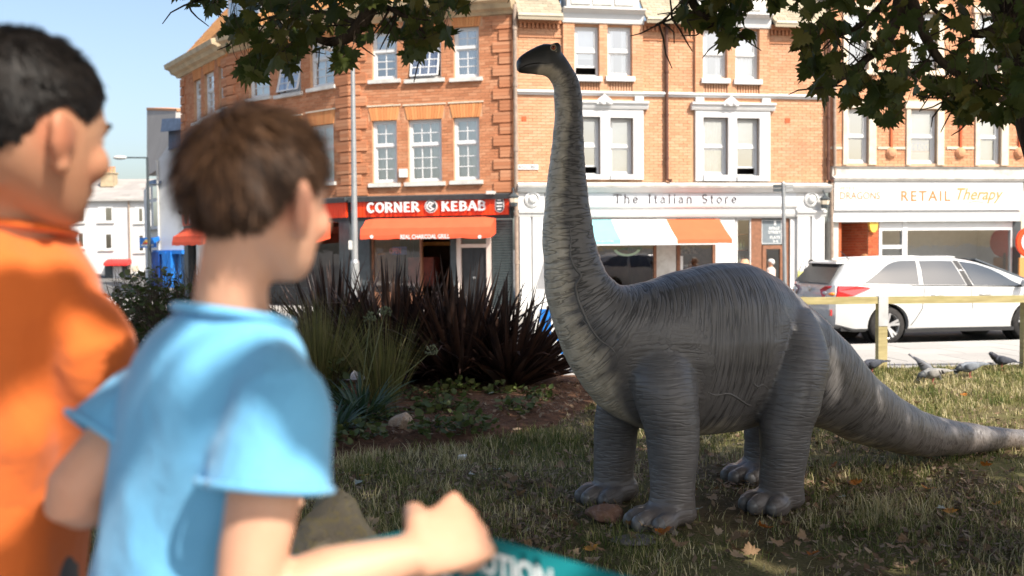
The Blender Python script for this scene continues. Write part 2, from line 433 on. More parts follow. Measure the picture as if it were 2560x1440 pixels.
o = link('planting_bed', me, M['bed_soil']); o['kind'] = 'structure'

# pavement between lawn and road, laid in slabs
t = NT('pavement'); n1 = t.noise(0.7, detail=6); n2 = t.noise(30, detail=5)
pcol = t.ramp(t.math('ADD', t.math('MULTIPLY', n1, 0.7), t.math('MULTIPLY', n2, 0.3)), [(0.3, (0.34, 0.325, 0.30)), (0.7, (0.45, 0.43, 0.40))])
r_ = t.rnd(); pcol = t.mix(1.0, pcol, t.ramp(r_, [(0, 0.88), (1, 1.0)]), 'MULTIPLY')
M['pavement'] = t.done(t.bsdf(pcol, 0.9, 0.2, bump=n2, bstr=0.2, bdist=0.005))
M['joint'] = simple('pavement_joint', (0.2, 0.19, 0.17), 0.95, 0.1)
M['kerb'] = weathered('kerb_stone', (0.46, 0.44, 0.41), (0.25, 0.24, 0.22), 0.5)
t = NT('asphalt'); n1 = t.noise(1.0, detail=8); n2 = t.noise(120)
M['asphalt'] = t.done(t.bsdf(t.ramp(t.math('ADD', t.math('MULTIPLY', n1, .6), t.math('MULTIPLY', n2, .4)), [(0.3, (0.055, 0.054, 0.053)), (0.7, (0.11, 0.108, 0.105))]), 0.9, 0.2, bump=n2, bstr=0.4, bdist=0.006))
PAVE_W = 3.0
strip('pavement_base', -60, 60, 0.0, PAVE_W, -0.035, M['joint'])
pv = bpy.data.objects['pavement_base']; pv.name = 'pavement'
rs = 0.9; slab_me = {}
mb = MB(); mb.box(0, 1, 0, 1, -1, 0); base_slab = None
k = 0
mbfar = MB()
for j in range(4):
    d0 = 0.06 + j * 0.735
    for i in range(-26, 22):
        a0 = i * 0.9 + (0.45 if j % 2 else 0)
        q = [st(a0 + 0.006, d0 + 0.006, 0), st(a0 + 0.894, d0 + 0.006, 0), st(a0 + 0.894, d0 + 0.729, 0), st(a0 + 0.006, d0 + 0.729, 0)]
        zt = -0.022 + random.uniform(-.002, .002)
        if -14 < a0 < 9:
            m2 = MB(); m2.hexa([p + Vector((0, 0, -0.06)) for p in q] + [p + Vector((0, 0, zt)) for p in q])
            m2.build('paving_slab', M['pavement'], pv)
        else:
            mbfar.hexa([p + Vector((0, 0, -0.06)) for p in q] + [p + Vector((0, 0, zt)) for p in q]); mbfar.rn += [random.random()] * 6
o = mbfar.build('paving_slab', M['pavement'], pv, kind='stuff')
mb = MB()
mb.hexa([st(-60, PAVE_W, -0.3), st(60, PAVE_W, -0.3), st(60, PAVE_W + .14, -0.3), st(-60, PAVE_W + .14, -0.3), st(-60, PAVE_W, -0.018), st(60, PAVE_W, -0.018), st(60, PAVE_W + .14, -0.02), st(-60, PAVE_W + .14, -0.02)])
o = mb.build('kerb', M['kerb']); o['kind'] = 'structure'
mb = MB(); mb.hexa([st(-60, -.02, -0.3), st(60, -.02, -0.3), st(60, .055, -0.3), st(-60, .055, -0.3), st(-60, -.02, 0.008), st(60, -.02, 0.008), st(60, .055, 0.008), st(-60, .055, 0.008)])
o = mb.build('edging_kerb', M['kerb']); o['kind'] = 'structure'
ROAD_Z = -0.115
strip('road', -90, 90, PAVE_W + .1, 30, ROAD_Z, M['asphalt'])
# pavement in front of the shops
FAR_D = 10.0
mb = MB(); mb.hexa([st(-13, FAR_D, -0.3), st(60, FAR_D, -0.3), st(60, FAR_D + 14, -0.3), st(-20, FAR_D + 14, -0.3), st(-13, FAR_D, 0.0), st(60, FAR_D, 0.0), st(60, FAR_D + 14, 0.0), st(-20, FAR_D + 14, 0.0)])
o = mb.build('shop_pavement', M['pavement']); o['kind'] = 'structure'
# raised path on which the boys stand (out of the picture below)
mb = MB(); mb.box(-8, 8, -9, 2.3, -0.3, 0.28)
o = mb.build('path', M['pavement']); o['kind'] = 'structure'
# ================================================================ buildings: tools
class Fac:
    """a vertical facade plane between two plan points (left, right as seen from the park)"""
    def __init__(s, p0, p1):
        s.p0 = Vector((p0[0], p0[1], 0)); s.p1 = Vector((p1[0], p1[1], 0)); s.u = (s.p1 - s.p0).normalized()
        s.n = Vector((s.u.y, -s.u.x, 0)); s.len = (s.p1 - s.p0).length; s.yaw = math.atan2(s.u.y, s.u.x)
    def at(s, x, y, d=0.0):
        r_ = ray(x, y); k = ((s.p0 + s.n * d - CAM).dot(s.n)) / r_.dot(s.n); q = CAM + r_ * k
        return (q - s.p0).dot(s.u), q.z
    def pt(s, a, z, d=0.0): return s.p0 + s.u * a + s.n * d + Vector((0, 0, z))
    def rect(s, x0, y0, x1, y1, d=0.0):
        xm = (x0 + x1) / 2; ym = (y0 + y1) / 2
        return s.at(x0, ym, d)[0], s.at(x1, ym, d)[0], s.at(xm, y1, d)[1], s.at(xm, y0, d)[1]
    def box(s, mb, a0, a1, z0, z1, d0, d1):
        mb.hexa([s.pt(a0, z0, d1), s.pt(a1, z0, d1), s.pt(a1, z0, d0), s.pt(a0, z0, d0), s.pt(a0, z1, d1), s.pt(a1, z1, d1), s.pt(a1, z1, d0), s.pt(a0, z1, d0)]); return mb
    def pbox(s, mb, x0, y0, x1, y1, d0, d1, dref=None):
        a0, a1, z0, z1 = s.rect(x0, y0, x1, y1, max(d0, d1) if dref is None else dref)
        return s.box(mb, a0, a1, z0, z1, d0, d1)
    def prof(s, mb, a0, a1, pr):       # horizontal moulding: (d, z) outline swept along the wall
        n = len(pr); v = [s.pt(a0, z, d) for d, z in pr] + [s.pt(a1, z, d) for d, z in pr]
        f = [tuple(range(n)), tuple(range(2 * n - 1, n - 1, -1))] + [(i, i + n, (i + 1) % n + n, (i + 1) % n) for i in range(n)]
        mb.add(v, f); return mb
    def one(s, name, m, parent, *a, **k):
        mb = MB(); s.box(mb, *a, **k); return mb.build(name, m, parent)
    def pone(s, name, m, parent, *a, **k):
        mb = MB(); s.pbox(mb, *a, **k); return mb.build(name, m, parent)

UNIT = None
def unit_brick():
    global UNIT
    if UNIT is None: UNIT = {}
    return UNIT
def brick_mesh(m):
    d = unit_brick()
    if m.name not in d:
        mb = MB(); mb.box(-.5, .5, -.5, .5, -.5, .5); me = mesh('brick', mb.v, mb.f); me.materials.append(m); d[m.name] = me
    return d[m.name]
NBRICK = [0]
def wall(fac, root, a0, a1, z0, z1, openings, mortar, bm, nobrick=(), n_obj=300, bl=0.225, bh=0.075, name='wall'):
    ops = [o for o in openings if o[1] > a0 and o[0] < a1]
    cs = sorted({a0, a1, *[min(max(q, a0), a1) for o in ops for q in o[:2]]}); zs = sorted({z0, z1, *[min(max(q, z0), z1) for o in ops for q in o[2:]]})
    mb = MB()
    for j in range(len(zs) - 1):
        run = None
        for i in range(len(cs) - 1):
            cm = (cs[i] + cs[i + 1]) / 2; zm = (zs[j] + zs[j + 1]) / 2
            hole = any(o[0] < cm < o[1] and o[2] < zm < o[3] for o in ops)
            if not hole:
                if run is None: run = cs[i]
            if (hole or i == len(cs) - 2) and run is not None:
                e = cs[i] if hole else cs[i + 1]
                if e - run > 1e-4: fac.box(mb, run, e, zs[j], zs[j + 1], -0.3, -0.010)
                run = None
    w = mb.build(name, mortar, root)
    # bricks
    lst = []; block = list(ops) + list(nobrick)
    nrow = int((z1 - z0) / bh)
    for r_ in range(nrow):
        zb = z0 + r_ * bh; zc = zb + bh / 2
        iv = [(a0, a1)]
        for o in block:
            if o[2] < zc < o[3]:
                nv = []
                for p, q in iv:
                    if o[1] <= p or o[0] >= q: nv.append((p, q))
                    else:
                        if o[0] > p: nv.append((p, o[0]))
                        if o[1] < q: nv.append((o[1], q))
                iv = nv
        k0 = a0 - (bl / 2 if r_ % 2 else 0)
        for p, q in iv:
            i0 = int(math.floor((p - k0) / bl)); x = k0 + i0 * bl
            while x < q:
                s0 = max(x, p); s1 = min(x + bl, q)
                if s1 - s0 > 0.03: lst.append((s0 + .005, s1 - .005, zb + .005, zb + bh - .005))
                x += bl
    inframe = []; rest = []
    for b in lst:
        c = fac.pt((b[0] + b[1]) / 2, (b[2] + b[3]) / 2); x, y = project(c)
        (inframe if (20 < x < 2540 and 5 < y < 1440 and b[1] - b[0] > 0.15) else rest).append((c - CAM).length and (b, (c - CAM).length))
    inframe.sort(key=lambda q: q[1]); objs = inframe[:n_obj]; rest += inframe[n_obj:]
    me = brick_mesh(bm)
    for b, _ in objs:
        dd = random.uniform(-.002, .003)
        o = bpy.data.objects.new('brick', me); COL.objects.link(o); o.parent = w
        o.location = fac.pt((b[0] + b[1]) / 2, (b[2] + b[3]) / 2, -0.02 + dd); o.rotation_euler = (0, 0, fac.yaw); o.scale = (b[1] - b[0], 0.04, b[3] - b[2])
    mb = MB()
    for b, _ in rest:
        dd = random.uniform(-.002, .003); fac.box(mb, b[0], b[1], b[2], b[3], -0.04, dd); mb.rn += [random.random()] * 6
    if rest: mb.build('brick', bm, w, kind='stuff')
    NBRICK[0] += len(lst)
    return w

def curtain_mesh(fac, a0, a1, z0, z1, d, folds, amp=0.025):
    n = max(8, int(folds * 6)); v = []; f = []
    for i in range(n + 1):
        a = a0 + (a1 - a0) * i / n; dd = d + amp * math.sin(i / 6 * 2 * math.pi + 1.3 * math.sin(i * .37))
        v += [fac.pt(a, z0, dd), fac.pt(a, z1, dd * 0.5 + d * 0.5)]
    for i in range(n): f.append((2 * i, 2 * i + 2, 2 * i + 3, 2 * i + 1))
    return mesh('curtain', v, f, True)

def window(fac, root, r_, cols=1, rt=1, rb=1, recess=0.10, fw=0.055, split=0.5, tilt=0.0, gap=0.0, dress='net', sill=None, matf='white_clean', glass='glass', sash=0.035, bar=0.022, label=None):
    a0, a1, z0, z1 = r_; e = 0.002
    mb = MB(); dA = -recess - 0.07; dB = -recess
    fac.box(mb, a0 + e, a0 + fw, z0 + e, z1 - e, dA, dB); fac.box(mb, a1 - fw, a1 - e, z0 + e, z1 - e, dA, dB)
    fac.box(mb, a0 + fw, a1 - fw, z1 - fw, z1 - e, dA, dB); fac.box(mb, a0 + fw, a1 - fw, z0 + e, z0 + fw, dA, dB)
    zm = z0 + (z1 - z0) * split
    if rb: fac.box(mb, a0 + fw, a1 - fw, zm - 0.03, zm + 0.03, dA, dB + 0.004)
    win = mb.build('window', M[matf], root)
    if label: win['label'] = label
    def leaf(za, zb, rows, tl, dbase):
        def D(z): return dbase + (zb - z) * math.tan(tl)
        def hb(mb, p0, p1, q0, q1, t0, t1):
            mb.hexa([fac.pt(p0, q0, D(q0) + t1), fac.pt(p1, q0, D(q0) + t1), fac.pt(p1, q0, D(q0) + t0), fac.pt(p0, q0, D(q0) + t0),
                     fac.pt(p0, q1, D(q1) + t1), fac.pt(p1, q1, D(q1) + t1), fac.pt(p1, q1, D(q1) + t0), fac.pt(p0, q1, D(q1) + t0)])
        b0 = a0 + fw + .003; b1 = a1 - fw - .003
        m2 = MB(); hb(m2, b0, b0 + sash, za, zb, -.045, 0); hb(m2, b1 - sash, b1, za, zb, -.045, 0); hb(m2, b0 + sash, b1 - sash, zb - sash, zb, -.045, 0); hb(m2, b0 + sash, b1 - sash, za, za + sash, -.045, 0)
        m2.build('sash', M[matf], win)
        c0 = b0 + sash; c1 = b1 - sash; y0 = za + sash; y1 = zb - sash
        m3 = MB()
        for i in range(1, cols): x = c0 + (c1 - c0) * i / cols; hb(m3, x - bar / 2, x + bar / 2, y0, y1, -.04, -.008)
        for j in range(1, rows): y = y0 + (y1 - y0) * j / rows; hb(m3, c0, c1, y - bar / 2, y + bar / 2, -.038, -.006)
        if m3.v: m3.build('glazing_bar', M[matf], win)
        for i in range(cols):
            for j in range(rows):
                x0 = c0 + (c1 - c0) * i / cols; x1 = c0 + (c1 - c0) * (i + 1) / cols; q0 = y0 + (y1 - y0) * j / rows; q1 = y0 + (y1 - y0) * (j + 1) / rows
                m4 = MB(); m4.add([fac.pt(x0, q0, D(q0) - .025), fac.pt(x1, q0, D(q0) - .025), fac.pt(x1, q1, D(q1) - .025), fac.pt(x0, q1, D(q1) - .025)], [(0, 1, 2, 3)])
                m4.build('pane', M[glass], win)
    if rb:
        leaf(zm + .03, z1 - fw - .003, rt, 0, dB - .012); leaf(z0 + fw + .003 + gap, zm - .03 + gap * 0.8, rb, tilt, (dB + .01 if tilt else dB - .03))
    else: leaf(z0 + fw + .003, z1 - fw - .003, rt, 0, dB - .012)
    dc = dA - 0.12
    if dress == 'net':
        k = random.uniform(.62, .8); s = 1 if random.random() < .5 else -1
        link('curtain', curtain_mesh(fac, a0 + .02 if s > 0 else a1 - (a1 - a0) * k, a1 - .02 if s < 0 else a0 + (a1 - a0) * k, z0 + .02, z1 - .02, dc, 5), M['curtain'], win)
    elif dress == 'pair':
        w_ = (a1 - a0)
        link('curtain', curtain_mesh(fac, a0 + .01, a0 + w_ * .36, z0 + .02, z1 - .02, dc, 3), M['curtain'], win)
        link('curtain', curtain_mesh(fac, a1 - w_ * .30, a1 - .01, z0 + .02, z1 - .02, dc, 3), M['curtain'], win)
    elif dress == 'full':
        link('curtain', curtain_mesh(fac, a0 + .01, a1 - .01, z0 + .02, z1 - .02, dc, 7, .018), M['curtain'], win)
    elif dress == 'blind':
        m5 = MB(); fac.box(m5, a0 + .03, a1 - .03, z0 + (z1 - z0) * random.uniform(.35, .6), z1 - .03, dc - .01, dc); m5.build('blind', M['blind'], win)
    elif dress == 'low':
        m5 = MB(); fac.box(m5, a0 + .03, a1 - .03, z0 + .03, z1 - .03, dc - .01, dc); m5.build('blind', M['blind'], win)
    if sill:
        ov, h, pj = sill[:3]; m6 = MB()
        fac.prof(m6, a0 - ov, a1 + ov, [(-recess - .02, z0 - h), (pj, z0 - h), (pj, z0 - .018), (-recess - .02, z0 + .001)])
        m6.build('sill', M[sill[3] if len(sill) > 3 else 'white_dirty'], win)
    return win

# lettering ------------------------------------------------------
def font_mesh(txt, bold=0.0, shear=0.0, space=1.0, res=3):
    cu = bpy.data.curves.new('lettering', 'FONT'); cu.body = txt; cu.extrude = 0.0; cu.offset = bold; cu.shear = shear; cu.space_character = space; cu.resolution_u = res
    cu.size = 1.0; o = bpy.data.objects.new('tmp_text', cu); COL.objects.link(o)
    dg = bpy.context.evaluated_depsgraph_get(); me = bpy.data.meshes.new_from_object(o.evaluated_get(dg))
    v = coords(me).copy(); f = [tuple(p.vertices) for p in me.polygons]
    bpy.data.objects.remove(o); bpy.data.meshes.remove(me); bpy.data.curves.remove(cu)
    return v[:, :2], f
def arc(cx, cy, rx, ry, a0, a1, n=14):
    return [(cx + rx * math.cos(R(a0 + (a1 - a0) * i / n)), cy + ry * math.sin(R(a0 + (a1 - a0) * i / n))) for i in range(n + 1)]
# serif stroke glyphs: name -> (width, [(polyline, weight)], [serif (x, y)])
GL = {
 'T': (.78, [([(.39, 0), (.39, 1)], 1), ([(.02, .97), (.76, .97)], .5), ([(.03, .97), (.03, .8)], .5), ([(.75, .97), (.75, .8)], .5)], [(.39, 0)]),
 'h': (.62, [([(.12, 0), (.12, 1)], .9), (arc(.31, .46, .19, .22, 180, 0), .7), ([(.50, .46), (.50, 0)], .9)], [(.12, 0), (.50, 0)]),
 'e': (.55, [([(.08, .36), (.5, .36)], .45), (arc(.29, .34, .21, .32, 5, 325, 20), .8)], []),
 'I': (.36, [([(.18, 0), (.18, 1)], 1)], [(.18, 0), (.18, 1)]),
 't': (.40, [([(.17, .12), (.17, .86)], .9), ([(.02, .64), (.36, .64)], .45), (arc(.27, .12, .10, .11, 180, 320, 6), .7)], []),
 'a': (.55, [(arc(.24, .48, .17, .17, 150, 0, 8) + [(.41, .1)], .8), (arc(.22, .19, .16, .17, 80, 350, 14), .7), ([(.41, .1), (.5, .03)], .6)], []),
 'l': (.28, [([(.14, 0), (.14, 1)], .9)], [(.14, 0)]),
 'i': (.28, [([(.14, 0), (.14, .64)], .9), ([(.14, .84), (.14, .95)], 1.1)], [(.14, 0)]),
 'n': (.62, [([(.12, 0), (.12, .66)], .9), (arc(.31, .46, .19, .21, 170, 0), .7), ([(.50, .46), (.50, 0)], .9)], [(.12, 0), (.50, 0)]),
 'S': (.60, [(arc(.30, .74, .20, .23, 30, 260, 14) + arc(.30, .26, .21, .24, 80, -150, 14), .9)], []),
 'o': (.60, [(arc(.30, .33, .22, .32, 0, 360, 22), .8)], []),
 'r': (.45, [([(.12, 0), (.12, .66)], .9), (arc(.29, .46, .17, .20, 170, 50, 6), .8)], [(.12, 0)]),
 ' ': (.5, [], []),
 'C': (.80, [(arc(.42, .5, .33, .45, 50, 312, 20), 1)], []),
 'O': (.88, [(arc(.44, .5, .35, .44, 0, 360, 24), 1)], []),
 'R': (.84, [([(.18, 0), (.18, 1)], 1.1), ([(.18, .95), (.4, .95)] + arc(.42, .72, .22, .22, 90, -90, 10) + [(.18, .5)], .8), ([(.36, .48), (.74, .03)], 1)], [(.18, 0), (.18, 1)]),
 'N': (.92, [([(.17, 0), (.17, 1)], .8), ([(.17, .95), (.74, .05)], 1.1), ([(.74, 0), (.74, 1)], .8)], [(.17, 0), (.74, 1)]),
 'E': (.72, [([(.18, 0), (.18, 1)], 1.1), ([(.1, .94), (.62, .94)], .8), ([(.18, .5), (.52, .5)], .8), ([(.1, .06), (.64, .06)], .8)], []),
 'K': (.84, [([(.18, 0), (.18, 1)], 1.1), ([(.22, .46), (.66, .95)], .8), ([(.34, .58), (.72, .04)], 1)], [(.18, 0), (.18, 1), (.72, .02)]),
 'B': (.78, [([(.18, 0), (.18, 1)], 1.1), ([(.12, .95), (.38, .95)] + arc(.40, .74, .2, .2, 90, -90, 10) + [(.18, .53)], .8), ([(.18, .53), (.4, .53)] + arc(.42, .29, .23, .24, 90, -90, 10) + [(.12, .05)], .8)], []),
 'A': (.86, [([(.08, .02), (.42, .98)], .8), ([(.42, .98), (.78, .02)], 1.1), ([(.2, .32), (.64, .32)], .7)], [(.08, .02), (.78, .02)]),
}
def serif_mesh(txt, wt=0.09, space=0.06, ser=0.09):
    v = []; f = []; x = 0
    def quad(p, q, w):
        p = np.array(p); q = np.array(q); d = q - p; L = np.hypot(*d)
        if L < 1e-6: return
        d = d / L; nn = np.array([-d[1], d[0]]) * w / 2; p = p - d * w * .18; q = q + d * w * .18
        k = len(v); v.extend([p - nn, q - nn, q + nn, p + nn]); f.append((k, k + 1, k + 2, k + 3))
    for ch in txt:
        w, strokes, sers = GL[ch]
        for pl, sw in strokes:
            for a, b in zip(pl[:-1], pl[1:]): quad((a[0] + x, a[1]), (b[0] + x, b[1]), wt * sw)
        for sx, sy in sers: quad((x + sx - ser, sy + (.02 if sy < .5 else -.02)), (x + sx + ser, sy + (.02 if sy < .5 else -.02)), wt * .4)
        x += w + space
    return np.array(v), f
def letter_on(fac, txt, x0, y0, x1, y1, d, m, parent, kind='sans', depth=0.012, name='lettering', **kw):
    v, f = (serif_mesh(txt, **kw) if kind == 'serif' else font_mesh(txt, **kw))
    a0, a1, z0, z1 = fac.rect(x0, y0, x1, y1, d); mn = v.min(0); mx = v.max(0)
    q = (v - mn) / (mx - mn); mb = MB(); n = len(q)
    front = [fac.pt(a0 + (a1 - a0) * p[0], z0 + (z1 - z0) * p[1], d + depth + (0.0002 * (i % 7) if kind == 'serif' else 0)) for i, p in enumerate(q)]
    if kind == 'serif':
        front = []
        for k in range(n // 4):
            for j in range(4):
                p = q[4 * k + j]; front.append(fac.pt(a0 + (a1 - a0) * p[0], z0 + (z1 - z0) * p[1], d + depth + 0.0004 * (k % 9)))
    back = [fac.pt(a0 + (a1 - a0) * p[0], z0 + (z1 - z0) * p[1], d) for p in q]
    ff = list(f); 
    from collections import Counter
    ec = Counter()
    for q_ in f:
        for i in range(len(q_)): ec[(q_[i], q_[(i + 1) % len(q_)])] += 1
    for (i, j) in ec:
        if (j, i) not in ec: ff.append((j, i, i + n, j + n))
    mb.add(front + back, ff)
    return mb.build(name, M[m] if isinstance(m, str) else m, parent)

def disc(fac, mb, x, y, r_, d0, d1, n=24, sq=1.0):
    a, z = fac.at(x, y, d1); mb_v = [fac.pt(a + r_ * math.cos(2 * math.pi * k / n), z + r_ * sq * math.sin(2 * math.pi * k / n), d0) for k in range(n)]
    mb.prism(mb_v, fac.n * (d1 - d0)); return a, z
# ================================================================ the shops across the road
def plan(px, D): q = P(px, 620, D); return (q.x, q.y)
# ---------------------------------------------------------------- red brick corner block with the kebab shop
fA = Fac(plan(878, 26.15), plan(1285, 25.0)); fB = Fac(plan(578, 29.7), plan(878, 26.15)); fC = Fac(plan(462, 33.6), plan(578, 29.7))
kb = empty('corner_building', fA.pt(fA.len / 2, 0, -2), 'red brick corner block with white sash windows over a red kebab shopfront', 'building')
Z0 = fA.at(1080, 488)[1]; ZT = fA.at(1200, 40)[1]; SZ0 = fA.at(1080, 540)[1]; SZ1 = fA.at(1080, 497)[1]
def quoins(f, a_lo, a_hi, side, z0, z1):
    """alternating raised brick blocks at one end of a wall; returns keep-out rectangles"""
    h = 0.29; z = z0; i = 0
    while z < z1 - 0.1:
        w = 0.50 if i % 2 == 0 else 0.33; zt = min(z + h - 0.03, z1)
        q0, q1 = ((a_hi - w, a_hi) if side > 0 else (a_lo, a_lo + w))
        mb = MB(); nr = 3; hh = (zt - z) / nr
        for r_ in range(nr):
            f.box(mb, q0, q1, z + r_ * hh + .004, z + (r_ + 1) * hh - .004, -.04, 0.045 + random.uniform(-.002, .002)); mb.rn += [random.random()] * 6
        f.box(mb, q0 + .006, q1 - .006, z + .003, zt - .003, -.04, 0.036); mb.rn += [0.3] * 6
        mb.build('quoin', M['brick_red'], kb)
        z += h; i += 1
def gauged(f, root, r_, h=0.36, spread=0.10, d=0.012, mat='brick_gauged', cap=True):
    """flat arch of standing bricks over an opening"""
    a0, a1, z0, z1 = r_; n = int(round((a1 - a0 + spread) / 0.078)); mb = MB()
    for i in range(n):
        b0 = a0 - .02 + (a1 - a0 + .04) * i / n; b1 = a0 - .02 + (a1 - a0 + .04) * (i + 1) / n
        t0 = a0 - spread + (a1 - a0 + 2 * spread) * i / n; t1 = a0 - spread + (a1 - a0 + 2 * spread) * (i + 1) / n
        zb = z1; zt = z1 + h; g = .004
        mb.hexa([f.pt(b0 + g, zb, d), f.pt(b1 - g, zb, d), f.pt(b1 - g, zb, -.05), f.pt(b0 + g, zb, -.05), f.pt(t0 + g, zt, d), f.pt(t1 - g, zt, d), f.pt(t1 - g, zt, -.05), f.pt(t0 + g, zt, -.05)]); mb.rn += [random.random()] * 6
    mb.build('brick_arch', M[mat], root)
    if cap: f.one('arch_cap', M['stone_cream'], root, a0 - spread - .03, a1 + spread + .03, z1 + h, z1 + h + .035, -.05, .03)
    return (a0 - spread, a1 + spread, z1, z1 + h)
def kebab_wall(f, wins, q_left, q_right):
    ops = []; nob = []
    for (x0, y0, x1, y1, cols, kw) in wins:
        r_ = f.rect(x0, y0, x1, y1); ops.append(r_); window(f, kb, r_, cols=cols, sill=(0.10, 0.11, 0.09, 'white_dirty'), **kw)
        nob.append(gauged(f, kb, r_, cap=(y0 > 250))); nob.append((r_[0] - .1, r_[1] + .1, r_[2] - .11, r_[2]))
    wall(f, kb, 0.0, f.len, Z0, ZT, ops, M['mortar'], M['brick_red'], nob)
    if q_left: quoins(f, 0, f.len, -1, Z0 + .03, ZT)
    if q_right: quoins(f, 0, f.len, 1, Z0 + .03, ZT)
kw = dict(rt=2, rb=3, split=0.6, recess=.09)
kebab_wall(fA, [(930, 79, 992, 198, 2, dict(kw, dress='blind')), (1021, 73, 1102, 196, 3, dict(kw, tilt=.26, dress='net')), (1134, 67, 1197, 193, 2, dict(kw, dress='net')),
                (931, 301, 992, 457, 2, dict(kw, dress='full')), (1021, 298, 1104, 454, 3, dict(kw, dress='full')), (1134, 293, 1198, 450, 2, dict(kw, dress='full'))], True, True)
kebab_wall(fB, [(621, 131, 673, 243, 2, dict(kw, dress='full')), (693, 116, 751, 233, 2, dict(kw, tilt=.26, dress='full')), (775, 97, 834, 216, 2, dict(kw, dress='pair')),
                (621, 340, 673, 470, 2, dict(kw, dress='full')), (693, 326, 751, 463, 2, dict(kw, dress='net')), (775, 312, 834, 455, 2, dict(kw, dress='net'))], True, True)
kebab_wall(fC, [(485, 199, 502, 305, 2, dict(kw, dress='full')), (511, 180, 535, 290, 3, dict(kw, dress='net')), (547, 161, 568, 272, 2, dict(kw, dress='full')),
                (485, 372, 502, 482, 2, dict(kw, dress='full')), (511, 362, 535, 480, 3, dict(kw, dress='net')), (547, 350, 568, 476, 2, dict(kw, dress='net'))], True, True)
# cornice and roof
for f, e0, e1 in ((fA, -.12, .05), (fB, -.1, -.02), (fC, .35, -.06)):
    mb = MB(); f.prof(mb, -e0 if f is not fC else -e0, f.len + e1, [(-.3, ZT), (.04, ZT), (.10, ZT + .07), (.24, ZT + .11), (.30, ZT + .22), (.44, ZT + .26), (.47, ZT + .40), (.40, ZT + .43), (-.3, ZT + .44)])
    mb.build('cornice', M['stone_ochre'], kb)
t = NT('roof_tile_orange'); n_ = t.noise(6); M['roof_orange'] = t.done(t.bsdf(t.ramp(n_, [(.3, (.38, .17, .06)), (.7, (.52, .27, .11))]), .9, .1, bump=t.noise(40), bstr=.3))
def roof_slope(f, root, a0, a1, d0, z0, d1, z1, m, th=.03, row=.16, colw=.22, name='roof', flip=0, inset0=0.0, inset1=0.0):
    mb = MB(); L = math.hypot(d1 - d0, z1 - z0); nr = int(L / row)
    base = MB(); base.hexa([f.pt(a0, z0 - .1, d0), f.pt(a1, z0 - .1, d0), f.pt(a1 - inset1, z1 - .1, d1), f.pt(a0 + inset0, z1 - .1, d1), f.pt(a0, z0, d0), f.pt(a1, z0, d0), f.pt(a1 - inset1, z1, d1), f.pt(a0 + inset0, z1, d1)])
    rf = base.build(name, m, root)
    for r_ in range(nr):
        t0 = r_ / nr; t1 = (r_ + 1.15) / nr
        aa = a0 + inset0 * t0; bb = a1 - inset1 * t0; n = int((bb - aa) / colw)
        for c in range(n):
            s0 = aa + (bb - aa) * (c + (.5 if r_ % 2 else 0)) / n; s1 = s0 + (bb - aa) / n
            if s1 > bb + .01: continue
            s0 += .004; s1 -= .004; lift = random.uniform(.018, .026)
            dA = d0 + (d1 - d0) * t0; zA = z0 + (z1 - z0) * t0; dB = d0 + (d1 - d0) * t1; zB = z0 + (z1 - z0) * t1
            mb.hexa([f.pt(s0, zA - .002, dA), f.pt(s1, zA - .002, dA), f.pt(s1, zB - .002, dB), f.pt(s0, zB - .002, dB), f.pt(s0, zA + lift, dA), f.pt(s1, zA + lift, dA), f.pt(s1, zB + .006, dB), f.pt(s0, zB + .006, dB)]); mb.rn += [random.random()] * 6
    if mb.v: mb.build('roof_tile', m, rf, kind='stuff')
    return rf
for f in (fA, fB, fC): roof_slope(f, kb, 0.05 if f is fC else 0.0, f.len, .12, ZT + .46, -2.2, ZT + 3.2, M['roof_orange'], row=.22, colw=.25)
# white dormer over the corner
a0 = fB.at(566, 40, -.4)[0]; a1 = fB.at(655, 40, -.4)[0]
dm = fB.one('dormer', M['white'], kb, a0, a1, ZT + .5, ZT + 2.0, -2.0, -.45)
for i, (q0, q1) in enumerate(((.06, .46), (.54, .94))):
    w_ = a1 - a0; m1 = MB(); fB.box(m1, a0 + w_ * q0, a0 + w_ * q1, ZT + .75, ZT + 1.7, -.45, -.40); p_ = m1.build('window', M['white_clean'], dm)
    m1 = MB(); fB.box(m1, a0 + w_ * q0 + .07, a0 + w_ * q1 - .07, ZT + .83, ZT + 1.62, -.40, -.392); p2 = m1.build('pane', M['glass'], p_); adopt(p2, dm)
mb = MB(); fB.box(mb, a0 - .2, a1 + .2, ZT + 2.0, ZT + 2.16, -2.1, -.2); mb.build('dormer_roof', M['lead_blue'], dm)
mb = MB(); fB.box(mb, a0 - .05, a1 + .05, ZT + .44, ZT + .6, -.5, -.36); mb.build('dormer_sill', M['white'], dm)
# shell behind: dark rooms
def shell(root, pts, z0, z1, m='dark_room'):
    mb = MB(); n = len(pts); v = [(p[0], p[1], z0) for p in pts] + [(p[0], p[1], z1) for p in pts]
    mb.add(v, [(i, (i + 1) % n, (i + 1) % n + n, i + n) for i in range(n)] + [tuple(range(n, 2 * n)), tuple(range(n))]); mb.build('inner_shell', M[m], root)
def back(f, a, d): q = f.pt(a, 0, d); return (q.x, q.y)
shell(kb, [back(fC, .3, -.75), back(fC, fC.len - .4, -.75), back(fB, .4, -.8), back(fB, fB.len - .2, -.75), back(fA, .3, -.75), back(fA, fA.len - .05, -.75), back(fA, fA.len - .05, -8), back(fC, .3, -6)], Z0 - .1, ZT + .3)
